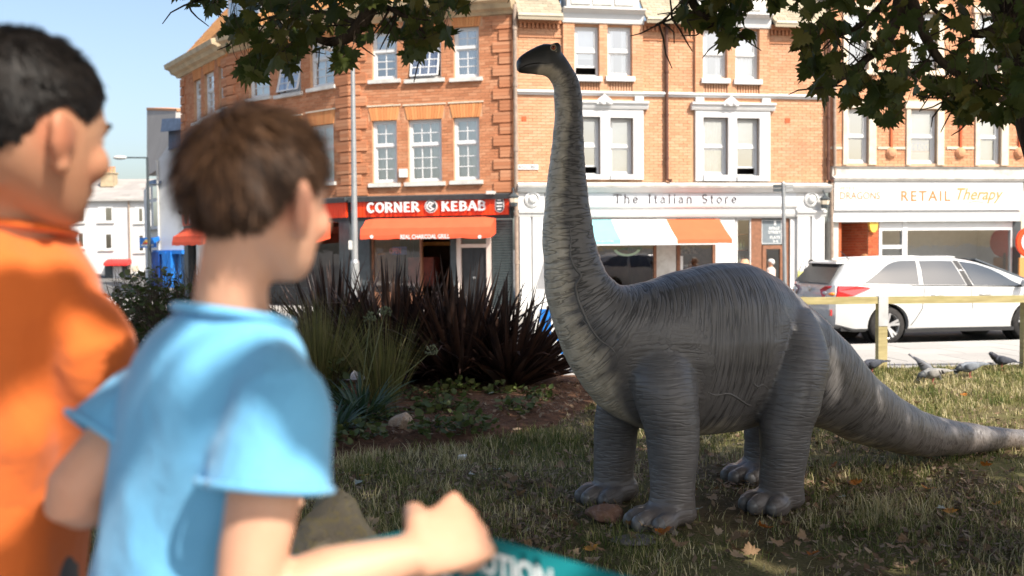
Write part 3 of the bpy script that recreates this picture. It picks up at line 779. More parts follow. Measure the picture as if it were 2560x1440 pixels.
# --- shopfront A
def fascia(f, root, a0, a1, x_left=None):
    mb = MB(); f.prof(mb, a0, a1, [(-.05, Z0 - .14), (.16, Z0 - .14), (.20, Z0 - .02), (.14, Z0 + .0), (-.05, Z0 + .02)]); mb.build('fascia_cap', M['charcoal'], root)
    mb = MB(); f.box(mb, a0, a1, SZ0 - .09, Z0 - .14, -.25, .04); mb.build('fascia_back', M['black'], root)
    n = int((a1 - a0 - .1) / 0.105); w_ = (a1 - a0 - .1) / n
    board = None
    mb = MB()
    for i in range(n):
        f.box(mb, a0 + .05 + i * w_ + .006, a0 + .05 + (i + 1) * w_ - .006, SZ0, SZ1, .04, .085)
    f.box(mb, a0 + .05, a1 - .05, SZ0 + .005, SZ1 - .005, .041, .066)
    return mb.build('sign_board', M['sign_red'], root)
sg = fascia(fA, kb, 0.0, fA.len - .06)
letter_on(fA, 'CORNER', 919, 505, 1050, 532, .085, 'letter_white', sg, 'serif', depth=.06, wt=.20, space=.05, ser=.13)
letter_on(fA, 'KEBAB', 1105, 502, 1215, 528, .085, 'letter_white', sg, 'serif', depth=.06, wt=.20, space=.05, ser=.13)
mb = MB(); ca, cz = disc(fA, mb, 1077, 516, .165, .085, .14); lg = mb.build('logo_disc', M['letter_white'], sg)
mb = MB(); disc(fA, mb, 1077, 516, .145, .14, .146); o = mb.build('logo_disc', M['charcoal'], sg)
mb = MB()
for (p, q) in (((.07, .075), (-.02, .105)), ((-.02, .105), (-.1, .03)), ((-.1, .03), (-.1, -.04)), ((-.1, -.04), (-.01, -.105)), ((-.01, -.105), (.08, -.06)), ((.03, .045), (-.04, .01)), ((-.04, .01), (.03, -.04))):
    p = Vector(p); q = Vector(q); d_ = (q - p).normalized() * .014; n2 = Vector((-d_.y, d_.x)) * 1.3; k = .151 + random.uniform(0, .002)
    mb.prism([fA.pt(ca + c.x, cz + c.y, .146) for c in (p - d_ - n2, q + d_ - n2, q + d_ + n2, p - d_ + n2)], fA.n * (k - .146))
mb.build('logo_mark', M['letter_white'], sg)
mb = MB(); a_, z_ = fA.at(1249, 512, .1); pr = []
for k in range(28):
    an = 2 * math.pi * k / 28; pr.append((a_ + .115 * math.cos(an), z_ + .115 * math.sin(an) + (.075 if math.sin(an) > 0 else -.075)))
mb.prism([fA.pt(x, z, .085) for x, z in pr], fA.n * .03); mb.build('badge', M['letter_white'], sg)
mb = MB(); mb.prism([fA.pt(a_ + (x - a_) * .88, z_ + (z - z_) * .92, .115) for x, z in pr], fA.n * .006); mb.build('badge', M['charcoal'], sg)
for i, (zz, hw) in enumerate(((.12, .05), (.045, .075), (-.035, .075), (-.115, .05))):
    fA.one('badge_line', M['letter_white'], sg, a_ - hw, a_ + hw, z_ + zz - .017, z_ + zz + .017, .1215, .126)
fA.pone('flood_lamp', M['white_dirty'], kb, 1215, 477, 1233, 485, .1, .34)
fA.pone('alarm_box', M['white_clean'], kb, 997, 422, 1016, 443, .0, .09)
def awning(f, root, x0, y0, x1, y1, m, top_d=.12, out=.62, bot_extra=4, lip=.30):
    a0, a1, z0, z1 = f.rect(x0, y0, x1, y1, out * .7)
    mb = MB(); zmid = z0 + (z1 - z0) * .66
    pr = [(top_d, z1 - .12), (top_d, z1), (top_d + .12, z1 + .01), (out * .72, zmid + .03), (out * .93, zmid - .07), (out, z0 + .1), (out, z0), (out - .02, z0), (out * .9, zmid - .1), (out * .68, zmid - .03)]
    n = 14; v = []; f_ = []; m_ = len(pr)
    for i in range(n + 1):
        a = a0 + (a1 - a0) * i / n; sag = .014 * math.sin(i * 1.9)
        e = 0.035 if i in (0, n) else 0
        v += [f.pt(a, z + (sag if k in (5, 6, 7) else 0) - e * (1 if k in (1, 2, 3) else 0), d) for k, (d, z) in enumerate(pr)]
    for i in range(n):
        for k in range(m_): f_.append((i * m_ + k, (i + 1) * m_ + k, (i + 1) * m_ + (k + 1) % m_, i * m_ + (k + 1) % m_))
    f_.append(tuple(range(m_ - 1, -1, -1))); f_.append(tuple(n * m_ + k for k in range(m_)))
    mb.add(v, f_); o = mb.build('awning', m, root)
    for aa in (a0 + .002, a1 - .002):
        m2 = MB(); m2.prism([f.pt(aa, z, d) for d, z in ((top_d, z1 - .02), (top_d, z0 + .12), (out - .02, z0 + .01), (out - .015, z0 + .1), (out * .9, zmid - .1), (out * .68, zmid))], f.u * .004); m2.build('awning_cheek', m, o)
    return o, (a0, a1, z0, z1)
aw, ar = awning(fA, kb, 907, 545, 1231, 597, M['awning_red'])
letter_on(fA, 'REAL CHARCOAL GRILL', 1001, 586, 1124, 597, .622, 'letter_white', aw, depth=.004, bold=.02, name='awning_lettering')
for x in (929, 1199):
    mb = MB(); disc(fA, mb, x, 592, .045, .622, .628, 16); mb.build('awning_emblem', M['letter_white'], aw)
# recessed shop interior
gz = 0.02
def room(f, root, x0, y0, x1, yb, depth, mats, z_floor=0.03):
    a0, a1, _, z1 = f.rect(x0, y0, x1, yb); z0 = z_floor
    mb = MB(); mb.add([f.pt(a0, z0, -depth), f.pt(a1, z0, -depth), f.pt(a1, z1, -depth), f.pt(a0, z1, -depth)], [(0, 1, 2, 3)]); mb.build('back_wall', mats[0], root)
    mb = MB()
    mb.add([f.pt(a0, z0, 0), f.pt(a0, z0, -depth), f.pt(a0, z1, -depth), f.pt(a0, z1, 0)], [(0, 1, 2, 3)]); mb.add([f.pt(a1, z0, 0), f.pt(a1, z0, -depth), f.pt(a1, z1, -depth), f.pt(a1, z1, 0)], [(0, 1, 2, 3)])
    mb.build('side_wall', mats[1], root)
    mb = MB(); mb.add([f.pt(a0, z0, .2), f.pt(a1, z0, .2), f.pt(a1, z0, -depth), f.pt(a0, z0, -depth)], [(0, 1, 2, 3)]); mb.add([f.pt(a0, z1, 0), f.pt(a1, z1, 0), f.pt(a1, z1, -depth), f.pt(a0, z1, -depth)], [(0, 1, 2, 3)]); mb.build('floor_and_ceiling', mats[2], root)
    return a0, a1, z0, z1
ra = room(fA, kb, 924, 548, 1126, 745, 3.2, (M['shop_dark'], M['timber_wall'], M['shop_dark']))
fA.pone('pilaster', M['charcoal'], kb, 893, 546, 924, 765, -.25, .03)
mb = MB(); fA.pbox(mb, 924, 553, 929, 745, -.2, -.1, 0); fA.pbox(mb, 1046, 553, 1051, 745, -.2, -.1, 0); a0, a1, z0, z1 = fA.rect(929, 600, 1046, 745); fA.box(mb, a0, a1, .03, .42, -.2, -.1)
sw = mb.build('shop_window', M['wood_brown'], kb); m1 = MB(); m1.add([fA.pt(a0, .42, -.15), fA.pt(a1, .42, -.15), fA.pt(a1, fA.at(980, 553)[1], -.15), fA.pt(a0, fA.at(980, 553)[1], -.15)], [(0, 1, 2, 3)]); m1.build('pane', M['glass_shop'], sw)
# things seen inside the shop: menu boards, hanging OPEN sign, counter
mb = MB(); fA.pbox(mb, 965, 604, 1052, 614, -2.6, -2.55, 0); mb.build('menu_board', simple('menu_amber', (.75, .32, .05), .4, var=.3, scale=8), kb)
mb = MB(); fA.pbox(mb, 970, 617, 1006, 637, -.32, -.30, 0); op = mb.build('open_sign', simple('sign_navy', (.06, .07, .2), .4), kb)
letter_on(fA, 'OPEN', 974, 620, 1002, 634, -.298, simple('open_pink', (.8, .2, .22), .4), op, depth=.004, bold=.02)
mb = MB(); fA.pbox(mb, 975, 645, 1042, 720, -1.8, -1.3, 0); mb.build('counter', simple('counter_red', (.25, .05, .03), .5, var=.4, scale=5), kb)
mb = MB(); fA.pbox(mb, 926, 634, 944, 638, -.6, -.5, 0); mb.build('shelf', M['letter_gold'], kb)
fA.pone('post', M['charcoal'], kb, 1126, 546, 1140, 765, -.25, .02)
# panelled black door in a white frame
a0, a1, z0, z1 = fA.rect(1140, 597, 1228, 745); zt_ = fA.at(1184, 548)[1]
mb = MB(); fA.box(mb, a0, a0 + .12, .03, zt_, -.14, -.02); fA.box(mb, a1 - .13, a1, .03, zt_, -.14, -.02); zd = fA.at(1183, 619)[1]; fA.box(mb, a0 + .12, a1 - .13, zd, zd + .09, -.14, -.02); fA.box(mb, a0 + .12, a1 - .13, zt_ - .12, zt_, -.14, -.02)
df = mb.build('door_frame', weathered('frame_pinkwhite', (.68, .58, .52), (.4, .33, .3), .4), kb)
m1 = MB(); m1.add([fA.pt(a0 + .12, zd + .09, -.1), fA.pt(a1 - .13, zd + .09, -.1), fA.pt(a1 - .13, zt_ - .12, -.1), fA.pt(a0 + .12, zt_ - .12, -.1)], [(0, 1, 2, 3)]); m1.build('transom_pane', M['glass_shop'], df)
mb = MB(); fA.box(mb, a0 + .125, a1 - .135, .04, zd - .005, -.16, -.1)
dr = mb.build('door', M['black'], kb); w_ = a1 - a0 - .26; h_ = zd - .05
for (q0, q1, r0, r1) in ((.12, .45, .56, .94), (.55, .88, .56, .94), (.12, .45, .08, .44), (.55, .88, .08, .44)):
    m1 = MB(); fA.box(m1, a0 + .125 + w_ * q0, a0 + .125 + w_ * q1, .04 + h_ * r0, .04 + h_ * r1, -.1, -.088); m1.build('door_panel', M['black'], dr)
m1 = MB(); m1.lathe(fA.pt(a0 + .125 + w_ * .5, .04 + h_ * .5, -.1), [(.012, 0), (.03, .02), (.03, .05), (.01, .06)], 12, fA.n); m1.build('door_knob', M['metal_grey'], dr)
mb = MB(); a0, a1, z0, z1 = fA.rect(1231, 548, 1281, 770); n = 34
for i in range(n):
    z_a = .03 + (z1 - .03) * i / n; z_b = .03 + (z1 - .03) * (i + 1) / n; zm = (z_a + z_b) / 2
    mb.hexa([fA.pt(a0, z_a, -.02), fA.pt(a1, z_a, -.02), fA.pt(a1, z_a, -.08), fA.pt(a0, z_a, -.08), fA.pt(a0, z_b - .012, .02), fA.pt(a1, z_b - .012, .02), fA.pt(a1, z_b, -.08), fA.pt(a0, z_b, -.08)])
mb.build('roller_shutter', M['shutter'], kb, kind='stuff')
# --- shopfronts B and C
for f, nm in ((fB, 'B'), (fC, 'C')):
    s2 = fascia(f, kb, 0.02, f.len - .02)
    a_l = f.len
    f.one('pilaster', M['charcoal'], kb, 0.02, .45, 0, SZ0 - .09, -.25, .03); f.one('pilaster', M['charcoal'], kb, f.len - .45, f.len - .02, 0, SZ0 - .09, -.25, .03)
    m1 = MB(); f.box(m1, .45, f.len - .45, 0, .5, -.2, -.08); m1.build('stall_riser', M['black'], kb)
    m1 = MB(); m1.add([f.pt(.45, .5, -.14), f.pt(f.len - .45, .5, -.14), f.pt(f.len - .45, SZ0 - .09, -.14), f.pt(.45, SZ0 - .09, -.14)], [(0, 1, 2, 3)]); m1.build('shop_window', M['glass_shop'], kb)
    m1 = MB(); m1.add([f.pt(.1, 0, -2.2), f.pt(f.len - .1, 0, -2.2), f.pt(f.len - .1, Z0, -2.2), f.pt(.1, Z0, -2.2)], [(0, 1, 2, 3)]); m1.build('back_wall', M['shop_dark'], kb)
    # awning rectangle in metres along this wall
    q0, q1 = (.6, f.len - .75)
    def pxa(a, z, d): return project(f.pt(a, z, d))
    x0, y0 = pxa(q0, SZ0 - .10, .4); x1, y1 = pxa(q1, SZ0 - .66, .4)
    aw2, r2 = awning(f, kb, x0, (y0 + pxa(q1, SZ0 - .10, .4)[1]) / 2, x1, (y1 + pxa(q0, SZ0 - .66, .4)[1]) / 2, M['awning_red'])
    if nm == 'C':
        c0 = pxa(1.0, SZ0 + .06, .09); c1 = pxa(f.len - .8, SZ1 - .06, .09)
        yy0 = project(f.pt(f.len / 2, SZ1 - .07, .09))[1]; yy1 = project(f.pt(f.len / 2, SZ0 + .07, .09))[1]
        letter_on(f, 'CORNER KEBAB', c0[0], yy0, c1[0], yy1, .085, 'letter_white', s2, 'serif', depth=.05, wt=.2, space=.05, ser=.13)
        z_ = (SZ0 + SZ1) / 2; m1 = MB(); m1.prism([f.pt(.55 + .13 * math.cos(2 * math.pi * k / 20), z_ + .18 * math.sin(2 * math.pi * k / 20), .085) for k in range(20)], f.n * .03); m1.build('badge', M['charcoal'], s2)
    else:
        letter_on(f, 'CORNER KEBAB', *[project(f.pt(1.0, 0, .09))[0], project(f.pt(f.len / 2, SZ1 - .07, .09))[1], project(f.pt(f.len - 1.3, 0, .09))[0], project(f.pt(f.len / 2, SZ0 + .07, .09))[1]], .085, 'letter_white', s2, 'serif', depth=.05, wt=.2, space=.05, ser=.13)
# downpipe between the two buildings
mb = MB(); a_, z_ = fA.at(1287, 60, .1); mb.tube([fA.pt(a_, ZT + .2, .1), fA.pt(a_, .05, .1)], .05, 10)
for zz in (1.2, 2.4, 4.0, 5.6, 7.0): mb.lathe(fA.pt(a_, zz, .1), [(.065, -.05), (.065, .05)], 10)
mb.build('downpipe', M['pipe'], kb)

# ---------------------------------------------------------------- orange brick building with the grey-fascia store
fI = Fac(plan(1290, 25.0), plan(2070, 26.4))
it = empty('store_building', fI.pt(fI.len / 2, 0, -2), 'orange brick building with paired white windows above a white and grey shopfront', 'building')
zL = fI.at(1680, 455)[1]; zE = fI.at(1680, 56)[1]
ops = []; nob = []
def bay(x0, x1, wx, ytop, ysill, bx):   # projecting brick bay in the upper floor with two sashes
    pass
up = [(1435, 66, 1496, 191), (1517, 66, 1578, 191), (1755, 72, 1815, 196), (1836, 75, 1895, 199)]
lo = [(1439, 292, 1500, 437), (1524, 295, 1582, 437), (1756, 294, 1819, 438), (1840, 296, 1897, 440)]
BAY = 0.09
for i, q in enumerate(up):
    r_ = fI.rect(*q); ops.append(r_)
    window(fI, it, r_, recess=.06, dress=('blind', 'pair', 'pair', 'full')[i], gap=(.18 if i == 0 else 0), sill=(.06, .14, .16, 'white'), sash=.045, fw=.05)
for i, q in enumerate(lo):
    r_ = fI.rect(*q); ops.append(r_)
    window(fI, it, r_, recess=.12, dress=('none', 'low', 'full', 'blind')[i], gap=(.16 if i in (0, 3) else 0), sash=.045, fw=.05)
    nob.append((r_[0] - .3, r_[1] + .3, r_[2] - .2, r_[3] + .2))
zS = fI.at(1680, 240)[1]
wI = wall(fI, it, 0, fI.len, zL, zE, ops, M['mortar'], M['brick_orange'], nob)
# shallow piers of the two bays
for (x0, x1, wa, wb) in ((1406, 1605, up[0], up[1]), (1735, 1920, up[2], up[3])):
    a0, a1, _, _ = fI.rect(x0, 60, x1, 230); ra = fI.rect(*wa); rb = fI.rect(*wb)
    for (p, q) in ((a0, ra[0] - .0), (ra[1], rb[0]), (rb[1], a1)):
        mb = MB(); z = zS + .06; k = 0
        while z < zE + .0:
            xx = p - (.11 if k % 2 else 0)
            while xx < q:
                s0 = max(xx, p); s1 = min(xx + .225, q)
                if s1 - s0 > .02: fI.box(mb, s0 + .004, s1 - .004, z + .004, z + .071, -.02, BAY); mb.rn += [random.random()] * 6
                xx += .225
            z += .075; k += 1
        fI.box(mb, p + .005, q - .005, zS + .06, zE, -.02, BAY - .008); mb.rn += [.4] * 6
        mb.build('pier', M['brick_orange'], it)
    for r_ in (ra, rb):     # fluted panel under each upper sill
        mb = MB(); n = 9
        for i in range(n):
            w_ = (r_[1] - r_[0]) / n; fI.box(mb, r_[0] + i * w_ + .015, r_[0] + (i + 1) * w_ - .015, zS + .07, r_[2] - .15, -.01, .05)
        mb.build('fluted_panel', M['brick_orange'], it)
    # white attic cornice above the bay
    zz = fI.at((x0 + x1) / 2, 56 if x0 < 1500 else 66, .2)[1]; zz2 = fI.at((x0 + x1) / 2, 19 if x0 < 1500 else 31, .3)[1]
    mb = MB(); fI.prof(mb, a0 - .02, a1 + .02, [(-.3, zz), (.12, zz), (.14, zz + .08), (.14, zz + .22), (.24, zz2 - .06), (.32, zz2 - .03), (.32, zz2), (-.3, zz2 + .04)]); mb.build('bay_cornice', M['white'], it)
    mb = MB(); fI.box(mb, a0 + .1, a1 - .1, zz2 + .03, zz2 + 1.5, -.6, .1)
    for q in (.06, .36, .66): fI.box(mb, a0 + .1 + (a1 - a0 - .2) * q, a0 + .1 + (a1 - a0 - .2) * (q + .26), zz2 + .12, zz2 + 1.4, .1, .135)
    mb.build('attic_panel', M['white_dirty'], it)
# string course
mb = MB(); fI.prof(mb, 0.0, fI.len, [(-.05, zS - .03), (.04, zS - .03), (.055, zS + .02), (.10, zS + .03), (.10, zS + .075), (.04, zS + .095), (-.05, zS + .10)]); mb.build('string_course', M['white'], it)
# dentilled brick eaves between the bays
for (x0, x1) in ((1296, 1404), (1606, 1662), (1672, 1734), (1922, 2066)):
    a0, a1, _, _ = fI.rect(x0, 60, x1, 100); mb = MB(); fI.box(mb, a0, a1, zE - .13, zE, -.02, .09); mb.rn += [.1] * 6
    n = int((a1 - a0) / .105)
    for i in range(n): fI.box(mb, a0 + i * .105 + .02, a0 + i * .105 + .078, zE - .25, zE - .13, -.02, .075); mb.rn += [random.random()] * 6
    fI.box(mb, a0, a1, zE - .47, zE - .42, -.02, .03); mb.rn += [.2] * 6
    mb.build('dentil_eaves', M['brick_red'], it)
# roof with slates
for (x0, x1) in ((1290, 1402), (1608, 1731), (1926, 2070)):
    a0, a1, _, _ = fI.rect(x0, 20, x1, 50); roof_slope(fI, it, a0, a1, .32, zE + .0, -1.6, zE + 2.0, M['slate'], row=.12, colw=.2)
mb = MB()
for (x0, x1) in ((1290, 1400), (1610, 1730), (1928, 2070)):
    a0, a1, _, _ = fI.rect(x0, 20, x1, 50); fI.box(mb, a0, a1, zE - .005, zE + .06, .22, .34)
mb.build('gutter', M['stone_cream'], it)
# window surrounds with entablature and carved ornament
for (x0, x1, xc, dy) in ((1422, 1607, 1512, -4), (1737, 1923, 1829, 0)):
    L = lo[0] if x0 < 1500 else lo[2]; Rr = lo[1] if x0 < 1500 else lo[3]; rl = fI.rect(*L); rr = fI.rect(*Rr)
    a0, a1, z0, z1 = fI.rect(x0, 277 + dy, x1, 453 + dy); zb = rl[2]; zt = max(rl[3], rr[3])
    mb = MB(); fI.box(mb, a0, rl[0], z0, z1, -.2, .07); fI.box(mb, rr[1], a1, z0, z1, -.2, .07); fI.box(mb, rl[1], rr[0], z0, z1, -.2, .072)
    fI.box(mb, rl[0], rl[1], rl[3], z1, -.2, .068); fI.box(mb, rr[0], rr[1], rr[3], z1, -.2, .068)
    fI.box(mb, rl[0], rl[1], z0, rl[2], -.2, .12); fI.box(mb, rr[0], rr[1], z0, rr[2], -.2, .12)
    fI.prof(mb, a0 - .12, a1 + .12, [(-.05, z1), (.10, z1), (.13, z1 + .06), (.13, z1 + .11), (.19, z1 + .14), (.19, z1 + .19), (-.05, z1 + .20)])
    sr = mb.build('window_surround', M['white'], it)
    ac, zc = fI.at(xc, 262 + dy, .2); m1 = MB(); m1.prism([fI.pt(ac + x, z1 + .10 + y, .12) for x, y in ((-.2, 0), (.2, 0), (.19, .1), (.12, .17), (.05, .21), (0, .26), (-.05, .21), (-.12, .17), (-.19, .1))], fI.n * .08)
    for s in (-1, 1): m1.lathe(fI.pt(ac + s * .09, z1 + .16, .2), [(.05, 0), (.06, .02), (.02, .04)], 12, fI.n)
    m1.build('carved_ornament', M['white'], sr)
    for x in (a0 + .0, a1 - .22): fI.one('bracket', M['white'], sr, x, x + .22, zS - .14, zS - .035, -.05, .09)
# downpipes
for (x, top, m, d) in ((1667, 55, 'pipe_dark', .08), (2071, 70, 'pipe_dark', .1)):
    a_, _ = fI.at(x, 250, d); mb = MB(); mb.tube([fI.pt(a_, zE - .05, d), fI.pt(a_, zL + .06, d), fI.pt(a_ + .05, zL + .02, d + .15)], .045, 10)
    for zz in np.arange(zL + .6, zE, 1.1): mb.lathe(fI.pt(a_, zz, d), [(.058, -.03), (.058, .03)], 10)
    mb.build('downpipe', M[m], it)
a0, a1, z0, z1 = fI.rect(1293, 411, 1346, 424, .03); pl = fI.one('street_plate', M['white_clean'], it, a0, a1, z0, z1, 0.0, .03)
letter_on(fI, 'ROLLE STREET', 1297, 413.5, 1342, 421.5, .03, 'letter_plum', pl, depth=.003)
for (x, y) in ((1310, 297), (1969, 301)): fI.pone('air_brick', M['brick_deep'], it, x - 6, y - 6, x + 6, y + 6, -.02, .012)
# shopfront: ledge, cornice, fascia
zc1 = fI.at(1680, 470)[1]; zc0 = fI.at(1680, 482)[1]; zf0 = fI.at(1680, 510)[1]
mb = MB(); fI.prof(mb, .02, fI.len - .02, [(-.3, zc1), (.28, zc1 - .005), (.30, zc1 + .05), (.10, zL - .02), (-.3, zL - .005)]); mb.build('lead_ledge', M['ledge'], it)
mb = MB(); fI.prof(mb, .02, fI.len - .02, [(-.3, zc0), (.16, zc0), (.20, zc0 + .03), (.24, zc1 - .04), (.28, zc1 - .006), (-.3, zc1 - .006)]); mb.build('shop_cornice', M['white'], it)
aF0 = fI.at(1362, 495)[0]; aF1 = fI.at(1990, 495)[0]
fc = fI.one('fascia_board', M['fascia_grey'], it, aF0, aF1, zf0, zc0 - .002, -.2, .10)
letter_on(fI, 'The Italian Store', 1534, 486, 1841, 507.5, .10, 'letter_plum', fc, 'serif', depth=.02, wt=.085, space=.24, ser=.10)
for (x0, x1, m) in ((1530, 1640, 'awning_turquoise'), (1735, 1845, 'awning_orange')): fI.pone('fascia_stripe', M[m], fc, x0, 512, x1, 513.3, .10, .125)
zw = fI.at(1680, 546)[1]
mb = MB(); fI.box(mb, aF0, aF1, zw, zf0, -.2, .06); fI.prof(mb, aF0, aF1, [(.06, zf0 - .12), (.12, zf0 - .08), (.14, zf0 - .005), (.06, zf0 - .004)])
fI.prof(mb, aF0, aF1, [(.06, zw + .04), (.10, zw + .04), (.13, zw + .12), (.06, zw + .14)]); mb.build('architrave', M['white'], it)
for (xa, xb, xc) in ((1298, 1360, 1331), (1992, 2062, 2029)):
    a0, a1, _, _ = fI.rect(xa, 500, xb, 600, .1); w_ = a1 - a0; zcap = fI.at(xc, 530)[1]
    mb = MB(); fI.box(mb, a0, a1, 0.0, zcap, -.25, .06)
    for q in (.02, .54): fI.box(mb, a0 + w_ * q, a0 + w_ * (q + .44), .22, zcap - .02, .06, .12)
    fI.box(mb, a0 - .03, a1 + .03, 0.0, .22, .06, .16)
    for q in (.0, .52): fI.prof(mb, a0 + w_ * q - .02, a0 + w_ * (q + .48) + .02, [(.0, zcap - .12), (.13, zcap - .12), (.15, zcap - .04), (.19, zcap - .02), (.19, zcap + .04), (.0, zcap + .05)])
    fI.box(mb, a0 - .02, a1 + .02, zcap + .05, zc0 - .004, -.25, .10)
    pls = mb.build('pilaster', M['white'], it)
    ac, az = fI.at(xc, 498, .12); m1 = MB(); m1.lathe(fI.pt(ac, az, .10), [(.20, 0), (.20, .04), (.16, .06), (.15, .02), (.11, .02), (.11, .05), (.08, .10), (.03, .12)], 24, fI.n); m1.build('carved_boss', M['white'], pls)
# striped awning
aL, aR_, z0, z1 = fI.rect(1395, 548, 1806, 600, .35); cut = [aL, aL + (aR_ - aL) * .333, aL + (aR_ - aL) * .667, aR_]
aw = None; zfr = fI.at(1680, 599, 1.0)[1]; zv = zfr - .10
for i, m in enumerate(('awning_turquoise', 'awning_white', 'awning_orange')):
    s0 = cut[i]; s1 = cut[i + 1]; mb = MB(); n = 8; v = []; f_ = []
    for k in range(n + 1):
        a = s0 + (s1 - s0) * k / n
        v += [fI.pt(a, z1 + .0, .14), fI.pt(a, (z1 + zfr) / 2 - .02, .56), fI.pt(a, zfr, 1.0), fI.pt(a, zv + .012 * math.sin(k * 2.2), 1.01),
              fI.pt(a, zv + .012 * math.sin(k * 2.2), 1.0), fI.pt(a, zfr - .02, .985), fI.pt(a, (z1 + zfr) / 2 - .035, .56), fI.pt(a, z1 - .02, .14)]
    for k in range(n):
        for j in range(8): f_.append((k * 8 + j, (k + 1) * 8 + j, (k + 1) * 8 + (j + 1) % 8, k * 8 + (j + 1) % 8))
    f_ += [tuple(range(7, -1, -1)), tuple(n * 8 + j for j in range(8))]
    mb.add(v, f_); o = mb.build('awning', M[m], it)
    if i == 0: aw = o
fI.one('awning_bar', M['white_clean'], it, cut[0], cut[3], zv - .03, zv - .002, .97, 1.03)
for s_ in (cut[0] + .05, cut[3] - .05):
    mb = MB(); mb.tube([fI.pt(s_, zv, .98), fI.pt(s_, z1 - .35, .10)], .015, 6); mb.build('awning_arm', M['white_clean'], it)
letter_on(fI, 'ITALIAN STORE', 1490, 601, 1534, 605.5, 1.012, 'letter_white', aw, depth=.003)
# windows and doors under it
z_op = zw
a0, a1 = fI.at(1362, 600)[0], fI.at(1990, 600)[0]
def glaze(f, root, x0, x1, ztop, zbot, d, frame='white', fw=.07, glass='glass_shop', name='shop_window'):
    p = f.at(x0, 620, d)[0]; q = f.at(x1, 620, d)[0]; mb = MB(); f.box(mb, p, p + fw, zbot, ztop, d - .06, d + .04); f.box(mb, q - fw, q, zbot, ztop, d - .06, d + .04); f.box(mb, p + fw, q - fw, zbot, zbot + fw, d - .06, d + .04); f.box(mb, p + fw, q - fw, ztop - fw, ztop, d - .06, d + .04)
    o = mb.build(name, M[frame], root); m1 = MB(); m1.add([f.pt(p + fw, zbot + fw, d), f.pt(q - fw, zbot + fw, d), f.pt(q - fw, ztop - fw, d), f.pt(p + fw, ztop - fw, d)], [(0, 1, 2, 3)]); m1.build('pane', M[glass], o); return o, p, q
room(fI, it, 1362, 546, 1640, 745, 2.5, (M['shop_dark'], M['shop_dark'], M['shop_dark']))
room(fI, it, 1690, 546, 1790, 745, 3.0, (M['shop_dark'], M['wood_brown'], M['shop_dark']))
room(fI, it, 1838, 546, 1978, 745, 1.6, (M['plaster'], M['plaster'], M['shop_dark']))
o, p, q = glaze(fI, it, 1372, 1640, z_op, .35, -.02, 'wood_brown')
fI.one('stall_riser', M['white'], it, p, q, 0, .35, -.1, .02)
# painted arc and lettering on the glass
zc = fI.at(1568, 627)[1]; ac = fI.at(1568, 627)[0]; m1 = MB()
for k in range(16):
    t0 = R(200 + 140 * k / 16); t1 = R(200 + 140 * (k + 1) / 16); r0, r1 = .30, .38
    m1.prism([fI.pt(ac + r_ * math.cos(t_), zc + .1 + r_ * .62 * math.sin(t_), -.012) for r_, t_ in ((r0, t0), (r1, t0), (r1, t1), (r0, t1))], fI.n * .003)
m1.build('window_emblem', simple('emblem_green', (.42, .55, .42), .5), o)
letter_on(fI, 'ITALIAN STORE', 1530, 618, 1606, 625, -.013, simple('emblem_dk', (.1, .2, .12), .5), o, depth=.002, name='window_lettering')
fI.pone('pier', M['white_dirty'], it, 1640, 546, 1690, 765, -.25, .0); fI.pone('pier', M['white'], it, 1789, 546, 1838, 765, -.25, .02); fI.pone('pier', M['white'], it, 1358, 546, 1372, 765, -.25, .0)
o, p, q = glaze(fI, it, 1691, 1789, z_op, .04, -.04, 'wood_brown', .09, name='shop_door')
m1 = MB()
for zz in (.9, 1.35, 1.75): fI.box(m1, p + .12, q - .12, zz, zz + .03, -1.2, -.9)
for k in range(34):
    zz = random.choice((.93, 1.38, 1.78)); aa = random.uniform(p + .15, q - .2); fI.box(m1, aa, aa + .07, zz, zz + random.uniform(.12, .26), -1.1, -1.0)
m1.build('display_shelf', simple('goods', (.28, .2, .13), .6, var=.8, scale=11), it)
m1 = MB(); fI.pbox(m1, 1694, 640, 1708, 675, -.02, -.012, 0); m1.build('poster', M['letter_white'], o)
o, p, q = glaze(fI, it, 1838, 1878, z_op, .04, -.06, 'white', .05)
m1 = MB()
for zz in (1.0, 1.42, 1.84): fI.box(m1, p + .03, q - .03, zz, zz + .03, -.5, -.2)
m1.build('display_shelf', M['wood_brown'], it)
for (zz, cnt) in ((1.03, 5), (1.45, 4)):
    for k in range(cnt):
        m1 = MB(); aa = p + .06 + k * (q - p - .12) / cnt; m1.lathe(fI.pt(aa + .03, zz, -.3), [(.035, 0), (.035, .14), (.012, .2), (.012, .26)], 10); m1.build('shelf_bottle', simple('bottle%d' % k, random.choice([(.5, .5, .45), (.35, .4, .25), (.5, .35, .2)]), .3), it)
fI.pone('door_post', M['wood_brown'], it, 1878, 546, 1904, 765, -.2, -.01)
a0, a1, z0, z1 = fI.rect(1905, 548, 1958, 611, .0)
dp = fI.one('door_sign', M['sign_slate'], it, a0, a1, z0, z1, -.12, -.06)
mb = MB(); fI.box(mb, a0 + .02, a0 + .03, z0 + .02, z1 - .02, -.06, -.055); fI.box(mb, a1 - .03, a1 - .02, z0 + .02, z1 - .02, -.06, -.055); fI.box(mb, a0 + .03, a1 - .03, z1 - .03, z1 - .02, -.06, -.055); fI.box(mb, a0 + .03, a1 - .03, z0 + .02, z0 + .03, -.06, -.055); mb.build('sign_border', M['letter_white'], dp)
for (tx, x0, y0, x1, y1) in (('1', 1935, 552, 1940, 563), ('ROLLE', 1923, 567, 1949, 574), ('STREET', 1921, 577, 1952, 584), ('FLATS', 1925, 590, 1950, 597), ('2-5', 1932, 600, 1945, 606)):
    letter_on(fI, tx, x0, y0, x1, y1, -.06, 'letter_white', dp, depth=.004, bold=.015)
